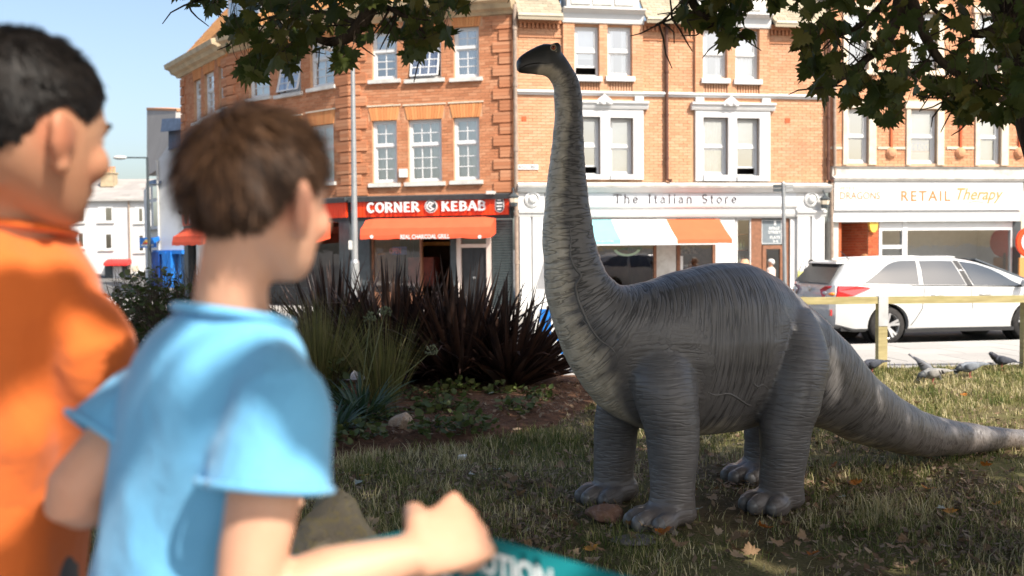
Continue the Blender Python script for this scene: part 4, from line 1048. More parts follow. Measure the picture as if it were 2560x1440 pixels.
o, p, q = glaze(fI, it, 1905, 1958, fI.at(1930, 613)[1], .04, -.09, 'wood_brown', .10, name='door')
fI.pone('door_post', M['wood_brown'], it, 1958, 546, 1976, 765, -.2, -.03)
fI.pone('pier', M['white'], it, 1976, 546, 1992, 765, -.25, .03)
shell(it, [back(fI, .05, -.75), back(fI, fI.len - .05, -.75), back(fI, fI.len - .05, -7), back(fI, .05, -7)], zL - .1, zE + .2)
# carriage lanterns on the shopfront
for (x, y) in ((1284, 500), (2062, 505)):
    a_, z_ = fI.at(x, y, .3); lt = empty('wall_lantern', fI.pt(a_, z_ - .3, .1), 'black wall lantern at the %s end of the grey store fascia' % ('kebab shop' if x < 1500 else 'white sign board'), 'lantern', 'lanterns beside the store fascia')
    mb = MB(); c = fI.pt(a_, z_, .3); mb.lathe(c, [(.05, -.17), (.09, -.15), (.12, .06), (.14, .08), (.09, .13), (.03, .18), (.012, .22)], 6); mb.build('lantern_frame', M['charcoal'], lt)
    mb = MB(); mb.lathe(c, [(.094, -.11), (.121, .04)], 6); mb.build('lantern_glass', M['stone_cream'], lt)
    mb = MB(); mb.tube([fI.pt(a_, z_ + .2, .3), fI.pt(a_, z_ + .3, .22), fI.pt(a_, z_ + .26, .12)], .018, 6); mb.build('lantern_bracket', M['charcoal'], lt)

# ---------------------------------------------------------------- building with the white RETAIL board
fR = Fac(plan(2074, 26.4), plan(2760, 27.7))
rt = empty('retail_building', fR.pt(fR.len / 2, 0, -2), 'rust brick building with stone window surrounds above a white sign board', 'building')
zRl = fR.at(2300, 416)[1]; zRt = fR.at(2300, -40)[1]; ops = []
rw = [(2118, 272, 2171, 408), (2275, 274, 2342, 409), (2448, 276, 2502, 410), (2600, 278, 2655, 411)]
ru = [(2118, 28, 2171, 172), (2275, 32, 2342, 174), (2446, 36, 2500, 176), (2600, 40, 2655, 178)]
nob = []
for grp in (rw, ru):
    for i, q in enumerate(grp):
        r_ = fR.rect(*q); ops.append(r_); window(fR, rt, r_, recess=.10, dress=('none', 'low', 'low', 'none')[i] if grp is rw else 'blind', fw=.06, sash=.04)
        a0, a1, z0, z1 = r_; s_ = .13 if q[2] - q[0] < 60 else .12; mb = MB()
        fR.box(mb, a0 - s_, a0, z0 - .04, z1 + .02, -.1, .05); fR.box(mb, a1, a1 + s_ * 1.6, z0 - .04, z1 + .02, -.1, .05); fR.box(mb, a0 - s_ - .05, a1 + s_ * 1.6 + .05, z1 + .02, z1 + .22, -.1, .08)
        mb.build('stone_surround', M['stone_cream'], rt)
        if grp is ru: fR.one('sill', M['stone_cream'], rt, a0 - s_ - .06, a1 + s_ * 1.6 + .06, z0 - .16, z0 - .04, -.08, .12)
        nob.append((a0 - s_, a1 + s_ * 1.6, z0 - .05, z1 + .22))
wall(fR, rt, 0.02, fR.len, zRl, zRt, ops, M['mortar_grey'], M['brick_rust'], nob)
r_ = fR.rect(*rw[1]); a0, a1, z0, z1 = r_
bnr = fR.one('window_banner', M['white_clean'], rt, a0 + .1, a1 - .1, z0 + .1, z0 + .72, -.24, -.235)
fR.one('banner_band', M['blue_paint'], rt, a0 + .1, a1 - .1, z0 + .36, z0 + .70, -.235, -.231); adopt(bpy.data.objects['banner_band'], bnr)
q = fR.rect(*rw[1]); letter_on(fR, 'MEADOWS', 2281, 360, 2337, 376, -.231, 'letter_white', bnr, depth=.002)
fR.one('banner_swoosh', M['red_shop'], bnr, a0 + .1, a1 - .1, z0 + .33, z0 + .365, -.235, -.229)
for (x0, x1) in ((2076, 2104), (2194, 2262), (2366, 2434), (2521, 2580)):
    a0, a1, z0, z1 = fR.rect(x0, 367, x1, 373); fR.one('string_course', M['stone_cream'], rt, a0, a1, z0, z1, -.02, .03)
    a0, a1, z0, z1 = fR.rect(x0, 176, x1, 186); fR.one('string_course', M['stone_cream'], rt, a0, a1, z0, z1, -.02, .03)
for x in (2227, 2400, 2547):
    a_, z_ = fR.at(x, 380); mb = MB(); fR.box(mb, a_ - .03, a_ + .03, z_ + .1, z_ + 2.2, -.02, .05); mb.rn += [.2] * 6; mb.build('brick_rib', M['brick_deep'], rt)
    mb = MB(); mb.lathe(fR.pt(a_, z_ - .02, -.02), [(.16, 0), (.15, .06), (.10, .12), (.03, .14)], 14, fR.n); mb.build('carved_corbel', M['brick_rust'], rt)
zb1 = fR.at(2300, 452)[1]; zb0 = fR.at(2300, 526)[1]; aR1 = fR.at(2557, 490, .15)[0]
mb = MB(); fR.prof(mb, .02, fR.len, [(-.3, zb1 - .02), (.20, zb1 - .02), (.24, zb1 + .05), (.10, zb1 + .12), (.10, zRl - .06), (.16, zRl - .02), (-.3, zRl)]); mb.build('render_ledge', M['ledge'], rt)
bd = fR.one('sign_board', M['white_clean'], rt, .05, aR1, zb0, zb1 - .024, -.2, .16)
letter_on(fR, 'RETAIL', 2253, 477, 2376, 502.5, .16, 'letter_orange', bd, depth=.006, bold=.01, space=1.25)
letter_on(fR, 'Therapy', 2392, 470, 2508, 509, .16, 'letter_gold', bd, depth=.006, shear=.35, bold=.012)
letter_on(fR, 'DRAGONS', 2100, 480, 2200, 498, .16, 'letter_peach', bd, depth=.006)
letter_on(fR, "PETE'S", 2101, 467, 2137, 476, .16, 'letter_pale', bd, depth=.006)
fR.pone('sign_rule', M['letter_pale'], bd, 2101, 504.5, 2195, 506, .16, .163)
m1 = MB(); a_, z_ = fR.at(2440, 506, .16)
for k in range(8): x0 = -.22 + k * .055; m1.prism([fR.pt(a_ + x0, z_ - .02 + .03 * math.sin(k * .4), .16), fR.pt(a_ + x0 + .056, z_ - .02 + .03 * math.sin((k + 1) * .4), .16), fR.pt(a_ + x0 + .056, z_ + .005 + .03 * math.sin((k + 1) * .4), .16), fR.pt(a_ + x0, z_ - .005 + .03 * math.sin(k * .4), .16)], fR.n * .004)
m1.build('sign_flourish', M['letter_gold'], bd)
zs0 = fR.at(2300, 554)[1]
fR.one('shutter_box', M['white'], rt, .05, aR1 - .05, zs0 + .13, zb0 - .01, -.2, .10); fR.one('shutter_rail', M['white_clean'], rt, .02, aR1 - .1, zs0, zs0 + .125, -.2, .16)
fR.pone('pier', M['ledge'], rt, 2076, 554, 2096, 765, -.25, .03)
# brick-lined porch
a0, a1, z0, z1 = fR.rect(2096, 556, 2170, 760); dk = fR.at(2119, 600)[0]
fR.one('porch_door', M['black'], rt, a0 + .1, dk + .05, .03, zs0, -1.3, -1.2)
mb = MB(); mb.add([fR.pt(a0, 0.03, 0), fR.pt(a1, .03, 0), fR.pt(a1, .03, -1.25), fR.pt(a0, .03, -1.25)], [(0, 1, 2, 3)]); mb.build('porch_floor', M['joint'], rt)
mb = MB(); p0 = fR.pt(dk, 0, -1.2); p1 = fR.pt(a1, 0, -.02)
fP = Fac((p0.x, p0.y), (p1.x, p1.y)); wall(fP, rt, 0, fP.len, .03, zs0, [], M['mortar'], M['brick_deep'], n_obj=120, name='porch_wall')
a2 = fR.at(2197, 600)[0]; wall(fR, rt, a1, a2, .03, zs0, [], M['mortar'], M['brick_deep'], n_obj=120, name='porch_wall')
fR.one('porch_jamb', M['brick_deep'], rt, a0, a0 + .08, .03, zs0, -.4, 0.0)
a_, z_ = fR.at(2185, 568, .1); mb = MB(); mb.prism([fR.pt(a_ + x, z_ + y, 0.0) for x, y in ((-.13, .14), (-.1, -.05), (-.04, -.13), (.04, -.13), (.1, -.05), (.13, .14))], fR.n * .1); mb.build('alarm_box', M['yellow'], rt)
# window with empty pale shop behind
a3 = fR.at(2530, 600)[0]; d_ = .0; zsi = .55
room(fR, rt, 2198, 556, 2528, 760, 1.5, (M['plaster'], M['plaster'], M['plaster']))
xs_ = [a2, fR.at(2204, 600)[0], fR.at(2255, 600)[0], fR.at(2267, 600)[0], fR.at(2526, 600)[0], a3]; zh = fR.at(2300, 576)[1]
mb = MB(); fR.box(mb, xs_[0], xs_[1], .03, zs0, -.1, .02); fR.box(mb, xs_[2], xs_[3], .03, zs0, -.1, .03); fR.box(mb, xs_[4], xs_[5], .03, zs0, -.1, .02)
fR.box(mb, xs_[1], xs_[2], zh, zs0 - .02, -.1, .015); fR.box(mb, xs_[3], xs_[4], zh, zs0 - .02, -.1, .015); zmid_ = fR.at(2230, 617)[1]; fR.box(mb, xs_[1], xs_[2], zmid_ - .05, zmid_ + .05, -.08, .01); fR.box(mb, xs_[1], xs_[4], .03, zsi, -.1, .01)
rwn = mb.build('shop_window', M['white_clean'], rt)
for (p, q, za, zb_) in ((xs_[1], xs_[2], zsi, zmid_ - .05), (xs_[1], xs_[2], zmid_ + .05, zh), (xs_[3], xs_[4], zsi, zh)):
    m1 = MB(); m1.add([fR.pt(p, za, -.04), fR.pt(q, za, -.04), fR.pt(q, zb_, -.04), fR.pt(p, zb_, -.04)], [(0, 1, 2, 3)]); m1.build('pane', M['glass_shop'], rwn)
fR.pone('wall_panel', M['charcoal'], rt, 2494, 639, 2506, 648, -1.45, -1.4, -1.4); fR.pone('wall_button', M['red_shop'], rt, 2503, 650, 2508, 655, -1.45, -1.4, -1.4)
fR.one('pier', M['charcoal'], rt, a3, fR.at(2550, 600)[0], 0, zs0, -.2, .04)
shell(rt, [back(fR, .05, -.75), back(fR, fR.len, -.75), back(fR, fR.len, -7), back(fR, .05, -7)], zRl - .05, zRt + .2)
mb = MB(); fR.box(mb, a3 + .2, fR.len, 0.0, zb1 - .03, -.3, -.02); mb.build('next_shopfront', M['stone_cream'], rt)
mb = MB(); mb.tube([fR.pt(fR.at(2082, 300)[0], zRl + 2.4, .08), fR.pt(fR.at(2084, 400)[0], zRl - .2, .08), fR.pt(fR.at(2074, 430)[0], zRl - .5, .12), fR.pt(.02, 0.05, .12)], .045, 8); mb.build('downpipe', M['pipe'], rt)
# red ice-cream panel at the shop on the right
a_, z_ = fR.at(2574, 605, .5); ic = empty('ice_cream_sign', fR.pt(a_, 0, .5), 'red round ice cream sign on a post right of the white shop window', 'sign')
mb = MB(); mb.lathe(fR.pt(a_, z_, .46), [(.40, 0), (.42, .04), (.40, .08)], 26, fR.n); mb.build('sign_disc', M['sign_red'], ic)
mb = MB(); mb.lathe(fR.pt(a_, z_, .54), [(.28, 0), (.28, .02)], 26, fR.n); mb.build('sign_disc', M['letter_white'], ic)
mb = MB(); mb.lathe(fR.pt(a_, z_, .56), [(.16, 0), (.14, .02)], 20, fR.n); mb.build('sign_disc', M['yellow'], ic)
mb = MB(); fR.box(mb, a_ - .3, a_ + .3, z_ - 1.0, z_ - .42, .46, .52); mb.build('sign_panel', M['letter_gold'], ic)
mb = MB(); mb.tube([fR.pt(a_, 0, .5), fR.pt(a_, z_ - .3, .45)], .035, 8); mb.build('post', M['charcoal'], ic)

# ---------------------------------------------------------------- white gabled house with the blue shop, far down the side street
def wpt(px, py, D): return P(px, py, D)
DG = 43.0
fG = Fac(plan(400, DG), plan(520, 41.0)); fH = Fac(plan(362, DG + 7), plan(400, DG))
bh = empty('gabled_house', fG.pt(1, 0, -3), 'white rendered house with grey slate roof, bay window and blue shopfront', 'house')
zg = fG.at(400, 400)[1]; zg2 = fG.at(440, 355)[1]
mb = MB(); mb.prism([fG.pt(0, 0, 0), fG.pt(fG.len, 0, 0), fG.pt(fG.len, zg2 + 1.3, 0), fG.pt(.9, zg2, 0), fG.pt(0, zg, 0)], fG.n * -.3); mb.build('gable_wall', M['white'], bh)
mb = MB(); fH.box(mb, 0, fH.len, 0, fG.at(400, 450)[1], -.3, -.01); mb.build('front_wall', M['white'], bh)
zr = fG.at(400, 272)[1]
mb = MB(); c0 = fG.pt(0, zg, 0); 
mb.hexa([P(367, 440, DG + 6), P(432, 400, DG - .4), P(470, 400, DG + 1), P(420, 440, DG + 8), P(367, 273, DG + 10), P(440, 276, DG + 4), P(480, 276, DG + 5), P(420, 273, DG + 12)]); mb.build('roof', M['slate_grey'], bh)
mb = MB(); mb.hexa([P(366, 275, DG + 9.9), P(442, 278, DG + 3.8), P(480, 278, DG + 5), P(420, 275, DG + 12), P(366, 269, DG + 9.9), P(442, 272, DG + 3.8), P(480, 272, DG + 5), P(420, 269, DG + 12)]); mb.build('ridge_tile', M['terracotta'], bh)
q0 = P(402, 330, DG - 1); mb = MB(); mb.hexa([P(401, 330, DG - 1.2), P(475, 322, DG - 2.2), P(475, 322, DG), P(405, 330, DG + 1), P(405, 297, DG - 1.2), P(475, 293, DG - 2.2), P(475, 293, DG), P(405, 297, DG + 1)]); dmr = mb.build('dormer_roof', M['lead_blue'], bh)
mb = MB(); mb.hexa([P(421, 376, DG - .8), P(475, 360, DG - 1.6), P(475, 360, DG), P(421, 376, DG + .6), P(421, 326, DG - .8), P(475, 320, DG - 1.6), P(475, 320, DG), P(421, 326, DG + .6)]); mb.build('dormer', M['lead_blue'], bh)
# bay window on the street side
bz0 = fG.at(395, 572)[1]; bz1 = fG.at(395, 455)[1]
mb = MB(); bx = [P(x, 600, d_) for x, d_ in ((399, DG + .1), (384, DG + .4), (368, DG + 2.0), (366, DG + 5))]
v = [(p.x, p.y, bz0) for p in bx] + [(p.x, p.y, bz1) for p in bx]
mb.add(v, [(0, 1, 5, 4), (1, 2, 6, 5), (2, 3, 7, 6), (3, 2, 1, 0), (4, 5, 6, 7)]); byo = mb.build('bay', M['white'], bh)
for i in (0, 1):
    A_ = bx[i]; B_ = bx[i + 1]; u_ = (B_ - A_); nrm = Vector((u_.y, -u_.x, 0)).normalized(); nrm = nrm if nrm.y < 0 else -nrm
    for (h0, h1) in ((.06, .58), (.66, .92)):
        m1 = MB(); q = [A_ + u_ * .16, A_ + u_ * .84]; za = bz0 + (bz1 - bz0) * h0; zb_ = bz0 + (bz1 - bz0) * h1
        m1.prism([Vector((q[0].x, q[0].y, za)) , Vector((q[1].x, q[1].y, za)), Vector((q[1].x, q[1].y, zb_)), Vector((q[0].x, q[0].y, zb_))], nrm * .03); m1.build('pane', M['glass_car'], byo)
mb = MB(); mb.hexa([P(403, 458, DG - .3), P(380, 460, DG), P(362, 462, DG + 2), P(362, 462, DG + 5), P(403, 446, DG), P(386, 449, DG + .5), P(372, 452, DG + 2.4), P(372, 452, DG + 5)]); mb.build('bay_roof', M['lead_blue'], bh)
mb = MB(); mb.tube([fG.pt(.06, zg, .08), fG.pt(.06, .1, .08)], .05, 8); mb.build('downpipe', M['white_dirty'], bh)
zb_s = fG.at(430, 628)[1]; 
mb = MB(); fG.box(mb, -.2, 1.9, zb_s - .12, zb_s + .05, 0, .25); mb.build('fascia', M['blue_paint'], bh)
for (x0, x1, m) in ((376, 396, 'blue_dark'), (405, 414, 'blue_paint'), (416, 427, 'blue_paint')):
    a0, a1, _, _ = fG.rect(x0, 640, x1, 700, .3); mb = MB(); fG.box(mb, a0, a1, 0, fG.at(400, 630)[1], 0, .3); mb.build('shop_post', M[m], bh)
fG.pone('shop_window', M['glass_shop'], bh, 428, 634, 470, 720, .005, .05)
mb = MB(); mb.hexa([P(386, 608, DG - 1.4), P(400, 600, DG - 1.4), P(400, 600, DG), P(386, 608, DG), P(380, 596, DG - 1.4), P(398, 590, DG - 1.4), P(398, 590, DG), P(380, 596, DG)]); mb.build('sign_canopy', M['blue_paint'], bh)
mb = MB(); a0, a1, z0, z1 = fG.rect(349, 594, 386, 619, .6); fG.box(mb, a0, a1, z0, z1, .5, .6); ps = mb.build('hanging_sign', M['blue_paint'], bh)
mb = MB(); mb.prism([fG.pt(a0 + (a1 - a0) * x, z0 + (z1 - z0) * y, .6) for x, y in ((.22, .38), (.55, .42), (.75, .55), (.72, .78), (.45, .8), (.3, .62))], fG.n * .02); mb.build('sign_emblem', M['yellow'], ps)
mb = MB(); mb.prism([fG.pt(a0 + (a1 - a0) * x, z0 + (z1 - z0) * y, .62) for x, y in ((.22, .34), (.5, .36), (.62, .5), (.4, .55))], fG.n * .01); mb.build('sign_emblem', M['red_shop'], ps)
fG.one('sign_line', M['letter_white'], ps, a0 + .12, a1 - .08, z0 + .06, z0 + .14, .6, .61)

# ---------------------------------------------------------------- white terrace at the end of the side street
fT = Fac(plan(-700, 70), plan(400, 70))
wt_ = empty('white_terrace', fT.pt(fT.len / 2, 0, -3), 'long white rendered terrace with grey slate roof and chimney in the distance', 'house')
zte = fT.at(250, 503)[1]; ops = []
mb = MB(); fT.box(mb, 0, fT.len, 0, zte, -.4, 0.0); mb.build('wall', M['white'], wt_)
mb = MB(); fT.prof(mb, -.2, fT.len, [(-.3, zte), (.35, zte), (.38, zte + .12), (-.3, zte + .14)]); mb.build('gutter', M['white_dirty'], wt_)
zrd = fT.at(300, 449, -4)[1]
roof_slope(fT, wt_, -.2, fT.len, .36, zte + .13, -4.0, zrd, M['slate_grey'], row=.5, colw=.6)
for (x0, y0, x1, y1) in ((246, 516, 282, 555), (249, 582, 281, 624), (337, 518, 358, 557), (337, 585, 360, 630), (183, 580, 210, 620), (183, 517, 210, 556), (120, 517, 148, 556), (120, 583, 148, 622), (40, 517, 68, 556), (40, 583, 68, 622), (-60, 517, -32, 556), (-60, 583, -32, 622), (-160, 517, -132, 556), (-160, 583, -132, 622)):
    a0, a1, z0, z1 = fT.rect(x0, y0, x1, y1); m1 = MB(); fT.box(m1, a0, a1, z0, z1, 0, .05); w_ = m1.build('window', M['white_clean'], wt_)
    mw = (a1 - a0)
    for k in range(2):
        m1 = MB(); fT.box(m1, a0 + mw * (.06 + .47 * k), a0 + mw * (.47 + .47 * k), z0 + .1, z1 - .1, .05, .06); m1.build('pane', M['glass_car'] if k else M['blind'], w_)
    fT.one('sill', M['white_dirty'], w_, a0 - .1, a1 + .1, z0 - .1, z0, 0, .12)
a_, z_ = fT.at(272, 450, -2.5); mb = MB(); fT.box(mb, a_ - .45, a_ + .45, z_ - .5, z_ + .45, -3.0, -2.1); fT.box(mb, a_ - .5, a_ + .5, z_ + .45, z_ + .55, -3.05, -2.05); ch = mb.build('chimney', M['stone_ochre'], wt_)
for k in range(4):
    m1 = MB(); m1.lathe(fT.pt(a_ - .36 + .24 * k, z_ + .55, -2.55), [(.11, 0), (.09, .35), (.12, .38), (.10, .42)], 10); m1.build('chimney_pot', M['terracotta'], ch)
a0, a1, z0, z1 = fT.rect(262, 648, 322, 664, .8); aw, r_ = awning(fT, wt_, 262, 648, 322, 664, M['red_shop'], out=.9)
fT.pone('shopfront', M['charcoal'], wt_, 262, 664, 318, 705, 0, .04); fT.pone('shopfront_door', M['white_clean'], wt_, 283, 666, 305, 705, .04, .06)
for y in (664, 690): fT.pone('window', M['stone_cream'], wt_, 331, y, 346, y + 14, 0, .05)
mb = MB(); a_ = fT.at(324, 560)[0]; mb.tube([fT.pt(a_, zte, .1), fT.pt(a_, 0, .1)], .06, 6); mb.build('downpipe', M['pipe'], wt_)
# ================================================================ fence, lamps, car, pigeons
# ---- timber fence
t = NT('fence_timber'); ob = t.sep(t.obj()); g = t.noise(3.0, t.comb(t.math('MULTIPLY', ob[0], 1.2), t.math('MULTIPLY', ob[1], 1.2), t.math('MULTIPLY', ob[2], 9)), 6)
cl = t.ramp(g, [(.3, (.30, .25, .12)), (.7, (.46, .39, .20))]); cl = t.mix(t.ramp(t.noise(2.4, detail=6), [(.5, 0), (.75, .55)]), cl, (.25, .24, .07))
M['fence'] = t.done(t.bsdf(cl, .85, .2, bump=g, bstr=.3, bdist=.005))
t = NT('fence_top'); g = t.noise(9, detail=6); M['fence_top'] = t.done(t.bsdf(t.ramp(g, [(.3, (.34, .28, .20)), (.7, (.50, .43, .33))]), .9, .15, bump=g, bstr=.3, bdist=.004))
FY = 12.32
def fx(px): return P(px, 760, FY).x
ztop = P(2300, 741, FY).z; rail_x0 = fx(2215) - 2.4 * 4
fn = empty('timber_fence', (fx(2215), FY, 0), 'low weathered timber post and rail fence along the lawn edge', 'fence')
for i in range(-2, 3):
    x = fx(2215) + i * 1.80 - .055
    mb = MB(); mb.box(x - .055, x + .055, FY - .055, FY + .055, -.05, ztop - .085); p_ = mb.build('post', M['fence'], fn)
    if i == 0:      # metal strap folded over the rail above this post
        m1 = MB(); m1.box(x - .056, x + .061, FY - .062, FY - .0555, ztop - .36, ztop + .004); m1.box(x - .056, x + .061, FY - .062, FY + .07, ztop + .004, ztop + .008); m1.build('strap', simple('galvanised', (.52, .53, .53), .5, metal=.3), p_)
for i in range(-2, 2):
    x = fx(2215) + i * 1.80 - .055
    mb = MB(); mb.box(x + .002, x + 1.798, FY - .05, FY + .06, ztop - .085, ztop); mb.build('rail', M['fence'], fn)
# ---- blue striped banner tied to the fence
x0, x1 = fx(1335), fx(1450); bn = empty('fence_banner', ((x0 + x1) / 2, FY + .09, 0), 'blue and white striped banner hanging on the fence behind the dinosaur neck', 'banner')
n = 8
for i in range(n):
    mb = MB(); a = x0 + (x1 - x0) * i / n; b = x0 + (x1 - x0) * (i + 1) / n
    mb.box(a, b, FY + .075, FY + .085, .22, ztop - .12); mb.build('stripe', M['blue_paint'] if i % 3 else M['letter_white'], bn)
for a in (x0, x1):
    mb = MB(); mb.tube([(a, FY + .08, ztop - .13), (a, FY + .07, ztop + .01), (a, FY - .06, ztop + .01), (a, FY - .06, ztop - .1), (a, FY + .08, ztop - .13)], .006, 6); mb.build('tie', M['black'], bn)

# ---- street lamps
def lamp_post(px, ybase, D, ytop, xtip, ytip, label, r0=.075, zbase=0.0):
    b = P(px, 640, D); tp = P(px - 5, ytop, D); tip = P(xtip, ytip, D - .6)
    rt_ = empty('street_lamp', (b.x, D, zbase), label, 'lamp')
    mb = MB(); mb.tube([(b.x, D, zbase), (b.x, D, 1.25)], .1, 14); mb.tube([(b.x, D, 1.25), (b.x, D, 1.32)], [.1, r0], 14); mb.tube([(b.x, D, 1.32), (tp.x, D, tp.z)], [r0, r0 * .62], 14); mb.build('pole', M['metal_grey'], rt_)
    mb = MB(); mb.box(b.x - .06, b.x + .06, D - .112, D - .1, .45, 1.1); mb.build('access_door', M['metal_grey'], rt_)
    mb = MB(); mb.tube([(tp.x, D, tp.z - .05), tuple((Vector((tp.x, D, tp.z)) * .6 + tip * .4) + Vector((0, 0, .12))), tuple(tip)], [.035, .03, .026], 8); mb.build('arm', M['metal_grey'], rt_)
    d_ = (tip - Vector((tp.x, D, tp.z))).normalized(); mb = MB(); mb.loft([(tip - d_ * .05, Vector((0, 0, .04)), d_.cross(Vector((0, 0, 1))) * .06), (tip + d_ * .15, Vector((0, 0, .07)), d_.cross(Vector((0, 0, 1))) * .13), (tip + d_ * .45, Vector((0, 0, .06)), d_.cross(Vector((0, 0, 1))) * .14), (tip + d_ * .62, Vector((0, 0, .02)), d_.cross(Vector((0, 0, 1))) * .06)], 14); mb.build('lamp_head', M['white_dirty'], rt_, True)
    return rt_
lp = lamp_post(887, 700, 22.5, 168, 822, 122, 'tall grey street lamp standing before the kebab shop')
mb = MB(); b = P(884, 660, 22.35); mb.box(b.x - .10, b.x - .03, 22.3, 22.42, 1.55, 1.75); mb.build('cable_box', M['white_dirty'], lp)
D_ = 41.5; b = P(368, 620, D_ + .5); rt_ = empty('bracket_lamp', (b.x, D_ + .5, 0), 'street lamp on a long arm beside the white gabled house', 'lamp')
mb = MB(); q = P(368, 393, D_ + .5); mb.tube([(q.x, D_ + .5, 0), (q.x, D_ + .5, q.z)], [.09, .05], 10); mb.build('pole', M['charcoal'], rt_)
mb = MB(); mb.tube([(q.x, D_ + .5, q.z - .02), tuple(P(310, 394, D_ + .5))], .03, 6); mb.build('arm', M['charcoal'], rt_)
mb = MB(); e_ = P(300, 394, D_ + .5); mb.ellip(e_, (.3, .12, .09)); mb.build('lamp_head', M['white_dirty'], rt_, True)
# ---- finger post
D_ = 22.0; q = P(1958, 458, D_); fp = empty('finger_post', (q.x, D_, 0), 'slim grey post carrying small sign boxes before the store door', 'sign post')
mb = MB(); b0 = P(1964, 700, D_); mb.tube([(b0.x, D_, 0), (q.x, D_, q.z)], .042, 12); mb.lathe((q.x, D_, q.z), [(.044, 0), (.03, .03)], 12); mb.build('pole', M['metal_grey'], fp)
for (z_, sx) in ((-.06, -1), (-.06, 1), (-.15, -1), (-.15, 1)):
    mb = MB(); x = q.x + sx * .13; mb.box(x - .085, x + .085, D_ - .03, D_ + .03, q.z + z_ - .035, q.z + z_ + .03); mb.build('sign_box', M['charcoal'] if sx < 0 else M['metal_grey'], fp)

# ---- white estate car
t = NT('car_paint'); cpn = t.noise(3); M['car_paint'] = t.done(t.bsdf(t.ramp(cpn, [(.3, (.50, .51, .505)), (.7, (.55, .55, .545))]), .25, .5, Coat_Weight=.8, Coat_Roughness=.05))
M['tyre'] = simple('tyre', (.035, .033, .032), .85, .2, var=.3, scale=20, bump=.2); M['alloy'] = simple('alloy', (.55, .55, .55), .35, .5, metal=.7, var=.08)
M['plastic_black'] = simple('plastic_black', (.02, .02, .021), .6, .4); M['car_inside'] = simple('car_inside', (.05, .05, .055), .8, .2, var=.3)
t = NT('tail_light'); M['tail_light'] = t.done(t.bsdf((.55, .012, .012), .15, .6, Coat_Weight=1.0)); M['indicator'] = simple('indicator', (.85, .25, .03), .2, .5); M['lens_clear'] = simple('lens_clear', (.7, .66, .66), .2, .5)
wr = G(2222, 863, ROAD_Z)                       # near rear wheel contact
car = empty('estate_car', (wr.x, wr.y, ROAD_Z), 'white estate car parked at the kerb beyond the timber fence', 'car'); car.rotation_euler = (0, 0, STREET)
# local frame: x forward from the rear wheel axle, y to the far side from the near wheel face, z up from the road
CW = 1.74; YC = CW / 2
def cz(x, keys):
    for (xa, va), (xb, vb) in zip(keys[:-1], keys[1:]):
        if x <= xb: t_ = (x - xa) / (xb - xa); t_ = t_ * t_ * (3 - 2 * t_) if False else t_; return va + (vb - va) * max(0, min(1, t_))
    return keys[-1][1]
ROOF = [(-.98, .80), (-.93, 1.0), (-.86, 1.08), (-.62, 1.36), (-.56, 1.385), (-.2, 1.42), (.4, 1.445), (1.0, 1.455), (1.4, 1.44), (1.75, 1.385), (2.2, 1.24), (2.62, 1.06), (2.95, .96), (3.3, .90), (3.55, .82), (3.68, .68), (3.72, .5)]
BELT = [(-.98, .79), (-.93, .99), (-.6, 1.02), (0, 1.00), (.8, .975), (1.6, .955), (2.3, .94), (2.62, .93), (2.95, .90), (3.3, .85), (3.55, .77), (3.68, .64), (3.72, .47)]
HW = [(-.98, .70), (-.9, .79), (-.6, .85), (0, .87), (2.6, .87), (3.1, .84), (3.45, .76), (3.65, .62), (3.72, .5)]
RW = [(-.98, .60), (-.86, .66), (-.6, .585), (0, .60), (1.2, .60), (1.8, .58), (2.3, .62), (2.62, .70), (3.0, .76), (3.5, .70), (3.72, .48)]
BOT = [(-.98, .42), (-.9, .30), (-.6, .22), (3.3, .20), (3.6, .25), (3.72, .34)]
xs_ = [-.98, -.95, -.9, -.86, -.78, -.7, -.62, -.56, -.45, -.3, -.15, 0, .2, .4, .6, .8, 1.0, 1.2, 1.4, 1.6, 1.8, 2.0, 2.2, 2.4, 2.62, 2.8, 2.95, 3.1, 3.3, 3.45, 3.55, 3.62, 3.68, 3.72]
def section(x):
    hw = cz(x, HW); zb = cz(x, BELT); zr = cz(x, ROOF); zl = cz(x, BOT); rw_ = min(cz(x, RW), hw - .02); zr = max(zr, zb + .012)
    half = [(hw * .86, zl), (hw * .975, zl + .06), (hw * 1.0, zl + (zb - zl) * .30), (hw * 1.0, zl + (zb - zl) * .52), (hw * .985, zl + (zb - zl) * .78), (hw * .965, zb), (rw_ + (hw * .965 - rw_) * .48, zb + (zr - zb) * .55), (rw_ + .02, zb + (zr - zb) * .86), (rw_ - .05, zb + (zr - zb) * .96), (rw_ * .55, zr - .0), (0, zr + .006)]
    return half
mb = MB(); rings = []
for x in xs_:
    h = section(x); ring = [(x, YC - y, z) for y, z in h] + [(x, YC + y, z) for y, z in reversed(h[:-1])]; rings.append(ring)
m_ = len(rings[0]); v = [p for r_ in rings for p in r_]; f_ = []
for i in range(len(xs_) - 1):
    for k in range(m_): f_.append((i * m_ + k, (i + 1) * m_ + k, (i + 1) * m_ + (k + 1) % m_, i * m_ + (k + 1) % m_))
f_ += [tuple(range(m_ - 1, -1, -1)), tuple((len(xs_) - 1) * m_ + k for k in range(m_))]
me = mesh('body', v, f_, True); bo = bpy.data.objects.new('body', me); COL.objects.link(bo)
cut = MB()
for wx in (0, 2.6):
    cut.lathe((wx, -.2, .325), [(.365, 0), (.365, .50)], 32, (0, 1, 0)); cut.lathe((wx, CW - .3, .325), [(.365, 0), (.365, .5)], 32, (0, 1, 0))
cm = mesh('cut', cut.v, cut.f); co = bpy.data.objects.new('cut', cm); COL.objects.link(co)
bmx = bmesh.new(); bmx.from_mesh(cm); bmesh.ops.recalc_face_normals(bmx, faces=bmx.faces); bmx.to_mesh(cm); bmx.free()
